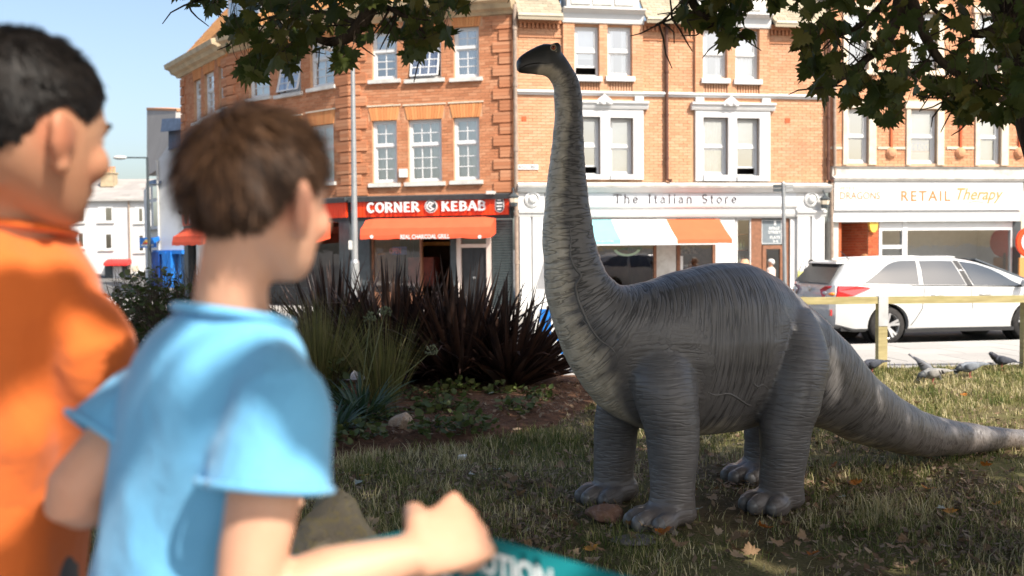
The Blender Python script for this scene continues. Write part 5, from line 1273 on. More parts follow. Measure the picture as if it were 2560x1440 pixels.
bmx = bmesh.new(); bmx.from_mesh(me); bmesh.ops.recalc_face_normals(bmx, faces=bmx.faces); bmx.to_mesh(me); bmx.free()
md = bo.modifiers.new('b', 'BOOLEAN'); md.object = co; md.operation = 'DIFFERENCE'; md.solver = 'EXACT'
dg = bpy.context.evaluated_depsgraph_get(); nb = bpy.data.meshes.new_from_object(bo.evaluated_get(dg)); bpy.data.objects.remove(bo); bpy.data.objects.remove(co)
nb.name = 'car_body'; nb.materials.clear(); nb.materials.append(M['car_paint'])
def cpart(mb_, name, m, parent=None, smooth=False):
    o = mb_.build(name, m, None, smooth); o.parent = parent or car; return o
body = bpy.data.objects.new('body', nb); COL.objects.link(body); body.parent = car
nb.polygons.foreach_set('use_smooth', [True] * len(nb.polygons))
try: nb.set_sharp_from_angle(angle=R(32))
except Exception: pass
# glass laid on the body side; (x, t) with t from belt to roof edge
def side_pt(x, t_, off, far=False):
    h = section(x); A_, B_, C_ = h[5], h[6], h[7]
    if t_ < .55: k = t_ / .55; y = A_[0] + (B_[0] - A_[0]) * k; z = A_[1] + (B_[1] - A_[1]) * k
    else: k = (t_ - .55) / .31; y = B_[0] + (C_[0] - B_[0]) * k; z = B_[1] + (C_[1] - B_[1]) * k
    y += off * .9; z += off * .3
    return (x, YC - y if not far else YC + y, z)
def side_glass(lower, upper, off, name, m, far=False, parent=None):
    """lower / upper: lists of (x, t) of equal length"""
    mb = MB(); v = []; n = len(lower)
    for (xa, ta), (xb, tb) in zip(lower, upper):
        for k in range(5): q = k / 4; v.append(side_pt(xa + (xb - xa) * q, ta + (tb - ta) * q, off, far))
    f_ = []
    for i in range(n - 1):
        for k in range(4): f_.append((i * 5 + k, (i + 1) * 5 + k, (i + 1) * 5 + k + 1, i * 5 + k + 1))
    mb.add(v, f_); return cpart(mb, name, m, parent, True)
def lin(x0, x1, n): return [x0 + (x1 - x0) * i / n for i in range(n + 1)]
M['car_glass_dark'] = None
t = NT('car_window'); fr = t.n('Fresnel', IOR=1.5); gl = t.n('BsdfGlossy', Roughness=.03); df_ = t.n('BsdfDiffuse'); df_.inputs[0].default_value = (.045, .055, .065, 1); mx = t.n('MixShader')
t.put(mx.inputs[0], t.math('MULTIPLY_ADD', fr.outputs[0], 1.3, .05, clamp=True)); t.l(df_.outputs[0], mx.inputs[1]); t.l(gl.outputs[0], mx.inputs[2]); M['car_window'] = t.done(mx)
for far in (False, True):
    side_glass([(x, .04) for x in lin(-.42, .56, 6)], [(x, tt) for x, tt in zip(lin(-.02, .62, 6), (.62, .76, .84, .88, .88, .88, .88))], .006, 'quarter_window', M['car_window'], far)
    side_glass([(x, .04) for x in lin(.64, 1.42, 5)], [(x, .86) for x in lin(.68, 1.28, 5)], .006, 'rear_door_window', M['car_window'], far)
    side_glass([(x, .04) for x in lin(1.56, 2.55, 6)], [(x, tt) for x, tt in zip(lin(1.42, 2.30, 6), (.86, .86, .86, .84, .8, .66, .4))], .006, 'front_door_window', M['car_window'], far)
    # dark pillars between the panes
    side_glass([(x, .02) for x in (1.44, 1.54)], [(x, .88) for x in (1.30, 1.40)], .004, 'door_pillar', M['plastic_black'], far)
def line_on_side(pts, w, name, m):           # thin gap between panels on the near side
    mb = MB()
    for (xa, za), (xb, zb) in zip(pts[:-1], pts[1:]):
        d = Vector((xb - xa, 0, zb - za)).normalized(); n2 = Vector((-d.z, 0, d.x)) * w
        q = []
        for (x, z), s in (((xa, za), -1), ((xb, zb), -1), ((xb, zb), 1), ((xa, za), 1)):
            hh = section(x); ys = [p[0] for p in hh[:6]]; zs = [p[1] for p in hh[:6]]; y = np.interp(z, zs, ys)
            q.append(Vector((x, YC - y - .003, z)) + n2 * s)
        mb.add(q, [(0, 1, 2, 3)])
    return cpart(mb, name, m)
line_on_side([(.66, .95), (.62, .75), (.60, .60), (.48, .42), (.40, .32)], .006, 'door_gap', M['plastic_black'])
line_on_side([(1.50, .94), (1.52, .6), (1.52, .26)], .006, 'door_gap', M['plastic_black'])
line_on_side([(2.52, .92), (2.40, .6), (2.25, .36)], .006, 'door_gap', M['plastic_black'])
for x in (.78, 1.66):
    mb = MB(); hh = section(x); mb.ellip((x + .1, YC - .87 - .0, .82), (.12, .025, .02), n=12, m=8); cpart(mb, 'door_handle', M['car_paint'], None, True)
# wheels
for (wx, wy) in ((0, 0), (2.6, 0), (0, CW), (2.6, CW)):
    s = 1 if wy == 0 else -1; w_ = bpy.data.objects.new('wheel', None); COL.objects.link(w_); w_.parent = car; w_.location = (wx, wy + s * .03, .318)
    mb = MB(); mb.lathe((0, 0, 0), [(.21, 0), (.29, -.0), (.312, .03), (.318, .07), (.318, .14), (.31, .18), (.21, .2)], 36, (0, s, 0), False); o = mb.build('tyre', M['tyre'], None, True); o.parent = w_
    mb = MB(); mb.lathe((0, 0, 0), [(.225, -.004), (.225, .02), (.205, .03), (.205, .12)], 36, (0, s, 0), False)
    o = mb.build('rim', M['alloy'], None); o.parent = w_
    mb = MB(); mb.lathe((0, s * .10, 0), [(.2, 0), (.2, .02)], 24, (0, s, 0)); o = mb.build('brake', M['plastic_black'], None); o.parent = w_
    mb = MB()
    for k in range(5):
        a = 2 * math.pi * k / 5 + .3
        for da in (-.17, .17):
            p0 = Vector((math.cos(a) * .03, s * .03, math.sin(a) * .03)); p1 = Vector((math.cos(a + da) * .21, s * .008, math.sin(a + da) * .21)); d = (p1 - p0); side = d.cross(Vector((0, 1, 0))).normalized()
            mb.obox((p0 + p1) / 2, d / 2, side * .019, Vector((0, .012, 0)))
    mb.lathe((0, 0, 0), [(.05, .0), (.05, .05)], 16, (0, s, 0)); o = mb.build('spokes', M['alloy'], None); o.parent = w_
    # wheel arch liner
    mb = MB(); mb.lathe((wx, wy + s * .10, .325), [(.362, 0), (.362, .2), (.1, .21)], 28, (0, s, 0), False); cpart(mb, 'arch_liner', M['plastic_black'])
# rear: window, spoiler, lights, plate, bumper
def rear_pt(u, z, off=.0):
    x = np.interp(z, [.79, 1.0, 1.08, 1.36], [-.985, -.935, -.865, -.63]); return Vector((x - off, YC + u, z + off * .4))
mb = MB(); mb.prism([rear_pt(-.64, 1.02, .02), rear_pt(.64, 1.02, .02), rear_pt(.54, 1.335, .03), rear_pt(-.54, 1.335, .03)], (-.012, 0, .006)); cpart(mb, 'rear_window', simple('rear_glass', (.02, .022, .026), .12, .5, var=.1))
mb = MB(); mb.hexa([(-.76, YC - .52, 1.352), (-.76, YC + .52, 1.352), (-.50, YC + .54, 1.355), (-.50, YC - .54, 1.355), (-.74, YC - .5, 1.378), (-.74, YC + .5, 1.378), (-.50, YC + .54, 1.40), (-.50, YC - .54, 1.40)]); cpart(mb, 'spoiler', M['car_paint'])
for s in (-1, 1):
    mb = MB(); hwx = lambda x: cz(x, HW)
    pts = [(-.975, .50), (-.99, .62), (-.93, .70)]
    def sp(x, z, off=.022):
        hh = section(x); y = np.interp(z, [p[1] for p in hh[:6]], [p[0] for p in hh[:6]]); return Vector((x, YC + s * (y + off), z))
    poly = [Vector((-1.0, YC + s * .42, .92)), Vector((-1.005, YC + s * .50, .80)), sp(-.90, .79), sp(-.62, .83), sp(-.30, .955), sp(-.55, .985), sp(-.85, .99), Vector((-.98, YC + s * .58, .985))]
    c = sum(poly, Vector()) / len(poly); c += Vector((-.09, s * .10, 0)); mb.add(poly + [c], [(i, (i + 1) % 8, 8) for i in range(8)])
    o = cpart(mb, 'tail_light', M['tail_light'])
    mb = MB(); mb.ellip((-.93, YC + s * .70, .855), (.05, .09, .03), n=10, m=6); cpart(mb, 'indicator', M['indicator'], o)
    mb = MB(); mb.ellip((-.975, YC + s * .54, .87), (.02, .07, .03), n=10, m=6); cpart(mb, 'reversing_lamp', M['lens_clear'], o)
mb = MB(); mb.box(-1.0, -.985, YC - .26, YC + .26, .66, .77); cpart(mb, 'number_plate', M['yellow'])
mb = MB(); mb.lathe((-.985, YC, .93), [(.05, 0), (.04, .012)], 16, (-1, 0, 0)); cpart(mb, 'badge', M['alloy'])
mb = MB(); mb.box(-.99, -.93, YC - .6, YC + .6, .33, .44); cpart(mb, 'bumper_insert', M['plastic_black'])
mb = MB(); mb.box(-.975, -.955, YC - .76, YC - .66, .50, .60); cpart(mb, 'reflector', M['tail_light'])
for s in (-1, 1):
    mb = MB(); mb.tube([(-.3, YC + s * .52, 1.415), (-.2, YC + s * .52, 1.432), (.6, YC + s * .53, 1.452), (1.25, YC + s * .53, 1.452), (1.4, YC + s * .53, 1.44)], .014, 6); cpart(mb, 'roof_rail', M['car_paint'])
    mb = MB(); yy = YC + s * .98; mb.ellip((2.42, yy, 1.0), (.07, .11, .075), n=14, m=10); o = cpart(mb, 'door_mirror', M['car_paint'], None, True)
    mb = MB(); mb.box(2.36, 2.42, min(YC + s * .86, YC + s * .95), max(YC + s * .86, YC + s * .95), .945, .965); cpart(mb, 'mirror_arm', M['plastic_black'], o)
mb = MB(); mb.tube([(-.25, YC, 1.42), (-.42, YC, 1.56)], .006, 6); cpart(mb, 'aerial', M['plastic_black'])
mb = MB(); mb.prism([Vector((2.62, YC - .68, 1.05)), Vector((2.62, YC + .68, 1.05)), Vector((1.80, YC + .5, 1.395)), Vector((1.80, YC - .5, 1.395))], (.02, 0, .02)); cpart(mb, 'windscreen', M['car_window'])
line_on_side([(.35, .27), (1.2, .255), (2.25, .26)], .02, 'sill_trim', simple('sill_grey', (.25, .24, .23), .6))
line_on_side([(-.45, 1.004), (.6, .982), (1.6, .957), (2.5, .936)], .008, 'window_trim', M['plastic_black'])
mb = MB(); mb.box(.3, 2.3, .02, CW - .02, .20, .26); mb.box(-.8, -.3, .1, CW - .1, .24, .3); cpart(mb, 'underbody', M['plastic_black'])

# ---- pigeons
def pigeon_mats(nm, c_body, c_wing, c_neck):
    return [simple(nm + '_body', c_body, .7, .2, var=.2, scale=40), simple(nm + '_wing', c_wing, .7, .2, var=.25, scale=30), simple(nm + '_neck', c_neck, .5, .3, var=.3, scale=40)]
PM = {'grey': pigeon_mats('pigeon_grey', (.22, .22, .215), (.26, .25, .235), (.06, .065, .07)), 'pied': pigeon_mats('pigeon_pied', (.22, .245, .27), (.17, .19, .215), (.03, .035, .04)), 'dark': pigeon_mats('pigeon_dark', (.05, .055, .07), (.055, .06, .075), (.03, .03, .04)), 'blue': pigeon_mats('pigeon_blue', (.16, .165, .175), (.14, .145, .16), (.09, .09, .10))}
M['beak'] = simple('beak', (.05, .045, .045), .5); M['pigeon_leg'] = simple('pigeon_leg', (.45, .13, .10), .7)
def pigeon(pos, yaw, kind, pitch, head_down, label):
    g = empty('pigeon', pos, label, 'pigeon', 'pigeons feeding on the lawn'); g.rotation_euler = (0, 0, yaw)
    mb_, mw, mn = PM[kind]; Rm = Matrix.Rotation(pitch, 3, 'Y'); C = Vector((0, 0, .125))
    def T(p): return C + Rm @ Vector(p)
    def part(mb, name, m): o = mb.build(name, m, None, True); o.parent = g; return o
    mb = MB(); st_ = [(-.12, .0, .012, .02), (-.08, .005, .035, .042), (-.03, .0, .055, .06), (.03, -.004, .06, .062), (.08, 0, .048, .05), (.11, .012, .03, .032), (.125, .02, .014, .016)]
    mb.loft([(T((x, 0, z)), Rm @ Vector((0, 0, h)), Vector((0, w, 0))) for x, z, h, w in st_], 14); hd = Vector((.16, 0, .06)) if not head_down else Vector((.165, 0, -.045))
    H = T(hd) if not head_down else T((.1, 0, 0)) + Vector((.065, 0, -.055))
    body_me = MB(); body_me.add(mb.v, mb.f); body_me.tube([T((.07, 0, .01)), (T((.1, 0, .015)) + H) / 2 + Vector((.01, 0, .012)), H], [.042, .03, .022], 12); body_me.ellip(H, (.026, .022, .023), n=12, m=8)
    o = link('body', organic(body_me, .006, 4, 'pigeon_body'), mb_); o.parent = g
    mb = MB(); mb.tube([(T((.085, 0, .012)) * .8 + H * .2), (T((.1, 0, .015)) + H) / 2 + Vector((.01, 0, .012)), H - Vector((0, 0, -.002))], [.0445, .0325, .0262], 12); part(mb, 'neck_feathers', mn)
    mb = MB(); d = Vector((.8, 0, -.6)) if head_down else Vector((1, 0, -.15)); mb.tube([H + d * .018, H + d * .04], [.007, .002], 6); part(mb, 'beak', M['beak'])
    for s in (-1, 1):
        mb = MB(); mb.loft([(T((.075, s * .05, .012)), Rm @ Vector((0, 0, .025)), Vector((0, .01, 0))), (T((.02, s * .064, .008)), Rm @ Vector((0, 0, .045)), Vector((0, .01, 0))), (T((-.06, s * .05, .012)), Rm @ Vector((0, 0, .035)), Vector((0, .009, 0))), (T((-.15, s * .025, .018)), Rm @ Vector((0, 0, .014)), Vector((0, .006, 0))), (T((-.185, s * .012, .018)), Rm @ Vector((0, 0, .004)), Vector((0, .003, 0)))], 12); wg = part(mb, 'wing', mw)
        if kind in ('grey', 'blue'):
            for xx in (-.05, -.085):
                m1 = MB(); m1.tube([T((xx + .012, s * .058, .035)), T((xx, s * .062, .012)), T((xx - .012, s * .055, -.012))], [.006, .008, .005], 6); o = part(m1, 'wing_bar', M['beak'])
        mb = MB(); lx = -.005 + .015 * s; mb.tube([T((lx, s * .025, -.045)), (lx + .01, s * .025, .04), (lx, s * .025, .006)], [.012, .005, .004], 6); mb.tube([(lx - .02, s * .025, .004), (lx + .03, s * .025, .004)], .0035, 5); mb.tube([(lx, s * .025, .004), (lx + .022, s * .04, .004)], .003, 5); mb.tube([(lx, s * .025, .004), (lx + .022, s * .01, .004)], .003, 5); part(mb, 'leg', M['pigeon_leg'])
    mb = MB(); mb.hexa([T((-.10, -.022, -.004)), T((-.10, .022, -.004)), T((-.235, .034, .004)), T((-.235, -.034, .004)), T((-.10, -.02, .012)), T((-.10, .02, .012)), T((-.235, .034, .011)), T((-.235, -.034, .011))]); tl = part(mb, 'tail', mw)
    mb = MB(); mb.hexa([T((-.215, -.0335, .0)), T((-.215, .0335, .0)), T((-.245, .036, .002)), T((-.245, -.036, .002)), T((-.215, -.0335, .0135)), T((-.215, .0335, .0135)), T((-.245, .036, .0135)), T((-.245, -.036, .0135))]); part(mb, 'tail_band', mn)
def lawnpt(px, py): q = G(px, py); return (q.x, q.y, float(lawn_h([q.x], [q.y])[0]) + .0)
pigeon(lawnpt(2333, 962), R(182), 'grey', R(6), True, 'pale grey pigeon with dark wing bars, head down, on the sunny grass')
pigeon(lawnpt(2315, 948), R(-28), 'blue', R(38), True, 'grey pigeon with its tail tipped up behind the pale grey one')
pigeon(lawnpt(2425, 944), R(178), 'pied', R(8), True, 'speckled blue and white pigeon pecking at the grass')
pigeon(lawnpt(2505, 926), R(186), 'dark', R(-10), False, 'almost black pigeon standing beside the pavement edge')
pigeon(lawnpt(2180, 936), R(200), 'dark', R(5), True, 'dark pigeon half hidden behind the dinosaur tail')
# ================================================================ the dinosaur statue
AX = Vector((-.905, -.425, 0)).normalized()            # the way it faces (forwards)
LAT = Vector((AX.y, -AX.x, 0))                         # towards the camera side
if LAT.y > 0: LAT = -LAT
PLAN = [(-.30, 5.45), (.02, 5.50), (.30, 5.60), (.72, 5.78), (1.57, 6.18), (2.7, 6.83), (3.87, 7.53), (5.2, 8.3)]
def dep(px):                                           # depth of the spine line under a pixel column
    k = (px - 1280) / FPX; best = None
    for (xa, ya), (xb, yb) in zip(PLAN[:-1], PLAN[1:]):
        den = (xb - xa) - k * (yb - ya)
        t_ = (k * ya - xa) / den
        if -1e-6 <= t_ <= 1.000001: return ya + (yb - ya) * t_
    return PLAN[0][1] if px < 1280 else PLAN[-1][1]
ST = [  # dorsal pixel, ventral pixel, width ratio
 ((1291.5, 156), (1293, 172), .9), ((1296, 144), (1297, 181), .85), ((1311, 132), (1312, 185), .72), ((1330, 121), (1330, 186), .68), ((1347, 113), (1347, 188), .72),
 ((1364, 109), (1360, 189), .78), ((1390, 116), (1370, 194), .72), ((1413, 142), (1376, 203), .72), ((1432, 171), (1381, 212), .78), ((1446, 197), (1384, 224), .82), ((1456, 240), (1384, 242), .86), ((1458, 286), (1386, 286), .88),
 ((1460, 337), (1382, 337), .88), ((1462, 388), (1376, 388), .88), ((1466, 440), (1369, 440), .88), ((1471, 491), (1363, 491), .86), ((1478, 542), (1359, 543), .84), ((1487, 594), (1357, 600), .82), ((1503, 645), (1357, 660), .80), ((1530, 694), (1362, 735), .78),
 ((1571, 717), (1384, 820), .76), ((1640, 705), (1430, 925), .72), ((1715, 680), (1492, 1012), .68), ((1780, 661), (1580, 1066), .68), ((1840, 656), (1690, 1084), .72), ((1890, 668), (1790, 1082), .72), ((1935, 694), (1880, 1064), .68), ((1985, 738), (1960, 1056), .68),
 ((2040, 791), (2020, 1062), .80), ((2098, 850), (2066, 1076), .84), ((2158, 916), (2118, 1099), .9), ((2201, 960), (2168, 1116), .95), ((2250, 996), (2220, 1130), 1.0), ((2330, 1037), (2305, 1138), 1.0), ((2438, 1059), (2420, 1132), 1.0), ((2560, 1073), (2552, 1122), 1.0)]
spine = []
for d_, v_, w_ in ST:
    cx = (d_[0] + v_[0]) / 2; D = dep(cx); a = P(*d_, D); b = P(*v_, D); spine.append(((a + b) / 2, (a - b) / 2, w_))
tip_dir = (Vector((5.2, 8.3, 0)) - Vector((3.87, 7.53, 0))).normalized()
last = spine[-1][0]
for k, (l, r_) in enumerate(((.35, .042), (.8, .026), (1.25, .01))): spine.append((Vector((last.x + tip_dir.x * l, last.y + tip_dir.y * l, r_ + .012)), Vector((0, 0, r_)), 1.0))
C_ = catmull([s[0] for s in spine], 4); U_ = catmull([s[1] for s in spine], 4); W_ = catmull([Vector((s[2], 0, 0)) for s in spine], 4)
sp_st = []
for i, c in enumerate(C_):
    tg = (C_[min(i + 1, len(C_) - 1)] - C_[max(i - 1, 0)]).normalized(); u = U_[i]; vv = tg.cross(u)
    vv = vv.normalized() * u.length * W_[i].x; sp_st.append((c, u, vv))
DM = MB(); DM.loft(sp_st, 28)
legs = {}
def leg(name, foot, pts, toe_dir=AX, rf=1.0, lat_sign=1):
    st_ = catmull([Vector(p[0]) for p in pts], 4); rr = catmull([Vector((p[1], p[2] if len(p) > 2 else p[1], 0)) for p in pts], 4)
    DM.loft([(c, AX * r_.x, LAT * r_.y) for c, r_ in zip(st_, rr)], 22)
    fz = foot
    DM.loft([(fz - toe_dir * .13 * rf + Vector((0, 0, .07)), Vector((0, 0, .07)), LAT * .09 * rf), (fz - toe_dir * .07 * rf + Vector((0, 0, .075)), Vector((0, 0, .09)), LAT * .135 * rf), (fz + toe_dir * .04 + Vector((0, 0, .07)), Vector((0, 0, .085)), LAT * .15 * rf), (fz + toe_dir * .13 * rf + Vector((0, 0, .05)), Vector((0, 0, .062)), LAT * .13 * rf), (fz + toe_dir * .17 * rf + Vector((0, 0, .04)), Vector((0, 0, .04)), LAT * .09 * rf)], 18)
    toes = []
    for k, (la, fw_, sz) in enumerate(((.130, .10, .058), (.048, .175, .060), (-.042, .175, .058), (-.122, .11, .052))):
        c = fz + toe_dir * fw_ * rf + LAT * la * rf; rm = Matrix((toe_dir, LAT, Vector((0, 0, 1)))).transposed()
        DM.ellip(c + Vector((0, 0, sz * .8)), (sz * 1.35 * rf, sz * .82 * rf, sz * 1.12), rm, 14, 10); toes.append((c, sz * rf))
    legs[name] = (foot, st_, toes, toe_dir)
def lp_(px, py, D): return P(px, py, D)
FN = G(1672, 1312); FN.z = 0; FFr = G(1536, 1250); FFr.z = 0; RN = G(1945, 1270); RN.z = 0; RFr = G(1890, 1198); RFr.z = 0
FN += -AX * .0
leg('front_near', FN, [(lp_(1652, 820, 5.68), .10, .06), (lp_(1654, 880, 5.62), .17, .125), (lp_(1660, 950, 5.575), .195, .165), (lp_(1670, 1015, 5.55), .18, .17), (lp_(1683, 1090, 5.53), .155, .155), (lp_(1682, 1190, 5.52), .130, .135), (lp_(1681, 1250, 5.51), .132, .135), (Vector((FN.x + .0, FN.y, .04)), .15, .14)])
leg('front_far', FFr, [(lp_(1560, 950, 6.0), .15, .10), (lp_(1545, 1040, 6.03), .15, .13), (lp_(1535, 1100, 6.05), .130, .13), (lp_(1533, 1190, 6.05), .117, .12), (Vector((FFr.x, FFr.y, .04)), .13, .12)], rf=.95)
leg('rear_near', RN, [(lp_(1985, 770, 6.02), .11, .06), (lp_(1994, 840, 5.95), .175, .13), (lp_(1994, 920, 5.89), .195, .175), (lp_(1980, 1000, 5.85), .175, .175), (lp_(1963, 1070, 5.83), .158, .155), (lp_(1960, 1120, 5.82), .145, .145), (lp_(1953, 1195, 5.81), .124, .13), (Vector((RN.x + .02, RN.y, .04)), .135, .13)], rf=.95)
leg('rear_far', RFr, [(lp_(1940, 960, 6.52), .16, .12), (lp_(1915, 1060, 6.55), .15, .14), (lp_(1908, 1110, 6.56), .122, .125), (lp_(1902, 1160, 6.56), .115, .12), (Vector((RFr.x + .03, RFr.y, .04)), .12, .12)], rf=.95)
# brow bumps over the eyes, jaw muscle
hd_c = spine[5][0]; hl = sp_st[5 * 4][2].normalized()
if hl.dot(LAT) < 0: hl = -hl
eye_c = P(1383, 121, dep(1380))
for s in (-1, 1):
    DM.ellip(eye_c + hl * s * .046 + Vector((0, 0, -.002)), (.032, .026, .030))
    DM.ellip(P(1340, 160, dep(1345)) + hl * s * .03, (.06, .02, .03))
me = organic(DM, .0125, 5, 'dinosaur_body')
V = coords(me).astype(float)
V[:, 2] = np.maximum(V[:, 2], 0.0)
set_coords(me, V)
# skin coordinates for the folds: along the spine / round it, and distance from each foot
def ring_coords(V):
    Cn = np.array([list(s[0]) for s in sp_st]); Un = np.array([list(s[1]) for s in sp_st]); Wn = np.array([list(s[2]) for s in sp_st])
    S = np.concatenate([[0], np.cumsum(np.linalg.norm(np.diff(Cn, axis=0), axis=1))])
    Tn = np.gradient(Cn, axis=0); Tn /= np.linalg.norm(Tn, axis=1)[:, None]
    sb = np.zeros(len(V)); ang = np.zeros(len(V)); rat = np.zeros(len(V))
    for a in range(0, len(V), 8000):
        q = V[a:a + 8000]; dd = q[:, None, :] - Cn[None]; 
        uu = (dd * Un[None]).sum(2) / (Un ** 2).sum(1)[None]; ww = (dd * Wn[None]).sum(2) / (Wn ** 2).sum(1)[None]; tt = (dd * Tn[None]).sum(2)
        cost = np.abs(tt) + 0.25 * np.linalg.norm(dd, axis=2); i = cost.argmin(1); r_ = np.arange(len(q))
        sb[a:a + 8000] = S[i] + tt[r_, i]; ang[a:a + 8000] = np.arctan2(ww[r_, i], uu[r_, i]); rat[a:a + 8000] = np.hypot(uu[r_, i], ww[r_, i])
    return sb, ang, rat
sb, ang, rat = ring_coords(V)
lw = np.zeros(len(V)); lc = np.zeros(len(V)); la_ = np.zeros(len(V))
for nm, (foot, ax_, toes, td) in legs.items():
    A_ = np.array([list(p) for p in ax_]); d = np.linalg.norm(V[:, None, :] - A_[None], axis=2); dm = d.min(1)
    top = A_[0]; h = V[:, 2]; w = np.clip((.31 - dm) / .12, 0, 1) * np.clip((top[2] + .15 - h) / .3, 0, 1)
    w = np.where(rat > 1.08, np.maximum(w, np.clip((.45 - dm) / .1, 0, 1)), w * np.clip((rat - .55) / .4, 0, 1))
    fd = np.linalg.norm(V - (np.array(list(foot)) + np.array([0, 0, -.25])), axis=1); better = w > lw
    lc = np.where(better, fd, lc); az = np.arctan2(V[:, 1] - A_[len(A_) // 2][1], V[:, 0] - A_[len(A_) // 2][0]); la_ = np.where(better, az, la_); lw = np.maximum(lw, w)
for _ in range(10):     # soften the leg mask
    e = np.empty(len(me.edges) * 2, np.int32); me.edges.foreach_get('vertices', e); e = e.reshape(-1, 2)
    acc = lw.copy(); cnt = np.ones(len(V)); np.add.at(acc, e[:, 0], lw[e[:, 1]]); np.add.at(acc, e[:, 1], lw[e[:, 0]]); np.add.at(cnt, e[:, 0], 1); np.add.at(cnt, e[:, 1], 1); lw = acc / cnt
# real relief: folds across neck, body, tail and legs
def fold(s, a, f, seed, ga=1.6):
    p = np.stack([s * f + .6 * vnoise(np.stack([s * 6, a * 1.5, 0 * s], 1), seed + 9), np.cos(a) * ga, np.sin(a) * ga], 1); n = vnoise(p, seed); n2 = vnoise(p * np.array([1.9, 1.6, 1.6]) + 7.3, seed + 1)
    return np.abs(2 * n - 1) * .65 + np.abs(2 * n2 - 1) * .35
nrm = np.empty(len(V) * 3, np.float32); me.vertices.foreach_get('normal', nrm); nrm = nrm.reshape(-1, 3)
fb = fold(sb, ang, 27, 3, .8); fl = fold(lc, la_, 28, 5, .6); hmask = np.clip((sb - .30) / .12, 0, 1)
disp = ((fb - .4) * (1 - lw) + (fl - .4) * lw * .7) * .0062 * hmask + (vnoise(V * 5.5, 91) - .5) * .022 * np.clip((sb - .9) / .4, 0, 1)
V2 = V + nrm * disp[:, None]; V2[:, 2] = np.maximum(V2[:, 2], 0); set_coords(me, V2)
put_attr(me, 'skin', np.stack([sb, np.cos(ang), np.sin(ang)], 1)); put_attr(me, 'legc', np.stack([lc, np.cos(la_), np.sin(la_)], 1)); put_attr(me, 'legw', lw); put_attr(me, 'relief', fb * (1 - lw) + fl * lw)
ventral = -np.cos(ang)                                   # 1 underneath
jag = vnoise(np.stack([sb * 40, 0 * sb, 0 * sb], 1), 21) * .5 + vnoise(np.stack([sb * 9, ang, 0 * sb], 1), 22) * .35
lim = np.interp(sb, [0, .2, .3, .5, 1.4, 2.0, 2.3, 2.7, 3.4, 9], [.5, .05, -.12, -.15, .15, .5, .62, .72, .74, .8])
pale = np.clip((ventral - lim + (jag - .42) * .42) / .34, 0, 1) * (1 - np.clip(lw * 1.8 - .2, 0, 1)) * np.clip((rat - .4) / .3, 0, 1)
headm = np.clip((.34 - sb) / .10, 0, 1); pale = np.where(sb < .10, pale * np.clip((sb - .02) / .08, 0, 1) * .6, pale)
put_attr(me, 'pale', pale); put_attr(me, 'headm', headm)
dust = np.clip((.34 - V[:, 2]) / .34, 0, 1) * (.5 + .5 * vnoise(V * 9, 31)); put_attr(me, 'dust', dust)
t = NT('dinosaur_skin'); sk = t.attr('skin').outputs['Vector']; lg_ = t.attr('legc').outputs['Vector']; lwf = t.attr('legw').outputs['Fac']; pal = t.attr('pale').outputs['Fac']; hm = t.attr('headm').outputs['Fac']; rel = t.attr('relief').outputs['Fac']; du = t.attr('dust').outputs['Fac']
def streak(vec, f, g, seed):
    s_ = t.sep(vec); v = t.comb(t.math('MULTIPLY', s_[0], f), t.math('MULTIPLY', s_[1], g), t.math('MULTIPLY_ADD', s_[2], g, seed)); return t.noise(1.0, v, 1.5, .45, .12)
b1 = streak(sk, 44, 1.15, 0); l1 = streak(lg_, 46, .8, 9); st1 = t.math('ADD', t.math('MULTIPLY', b1, t.math('SUBTRACT', 1.0, lwf)), t.math('MULTIPLY', l1, lwf))
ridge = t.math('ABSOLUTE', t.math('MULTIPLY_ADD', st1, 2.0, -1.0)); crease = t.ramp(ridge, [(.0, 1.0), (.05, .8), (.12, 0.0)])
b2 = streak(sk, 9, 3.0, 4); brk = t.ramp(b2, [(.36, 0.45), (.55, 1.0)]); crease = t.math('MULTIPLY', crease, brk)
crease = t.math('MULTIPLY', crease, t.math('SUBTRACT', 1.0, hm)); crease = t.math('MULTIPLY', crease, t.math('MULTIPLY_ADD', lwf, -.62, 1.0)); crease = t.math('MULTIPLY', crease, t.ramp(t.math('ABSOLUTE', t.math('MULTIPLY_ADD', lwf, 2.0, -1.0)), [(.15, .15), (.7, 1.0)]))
mott = t.noise(4.5, detail=6); mott2 = t.noise(22, detail=4)
grey = t.ramp(mott, [(.3, (.112, .105, .102)), (.7, (.166, .154, .148))]); grey = t.mix(t.ramp(mott2, [(.55, 0.0), (.8, .3)]), grey, (.21, .195, .185))
cream = t.ramp(mott2, [(.3, (.48, .41, .31)), (.7, (.66, .58, .46))])
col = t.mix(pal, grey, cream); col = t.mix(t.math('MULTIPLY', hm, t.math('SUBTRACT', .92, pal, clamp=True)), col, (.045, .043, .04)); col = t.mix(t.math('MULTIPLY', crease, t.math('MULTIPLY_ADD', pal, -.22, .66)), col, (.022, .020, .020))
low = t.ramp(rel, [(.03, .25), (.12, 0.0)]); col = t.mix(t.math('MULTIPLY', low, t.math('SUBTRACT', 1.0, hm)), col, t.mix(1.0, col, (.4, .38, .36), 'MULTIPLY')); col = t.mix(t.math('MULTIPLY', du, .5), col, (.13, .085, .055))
hgt = t.math('SUBTRACT', t.math('MULTIPLY', ridge, .6), t.math('MULTIPLY', crease, .9)); hgt = t.math('ADD', t.math('MULTIPLY', hgt, t.math('SUBTRACT', 1.0, hm)), t.math('MULTIPLY', mott2, .12))
rgh = t.ramp(mott, [(.3, .30), (.7, .45)])
M['dino'] = t.done(t.bsdf(col, rgh, .5, bump=hgt, bstr=.42, bdist=.010))
dino = empty('dinosaur_statue', (1.1, 5.95, 0), 'grey long-necked dinosaur statue with cream throat standing on the shaded lawn', 'statue')
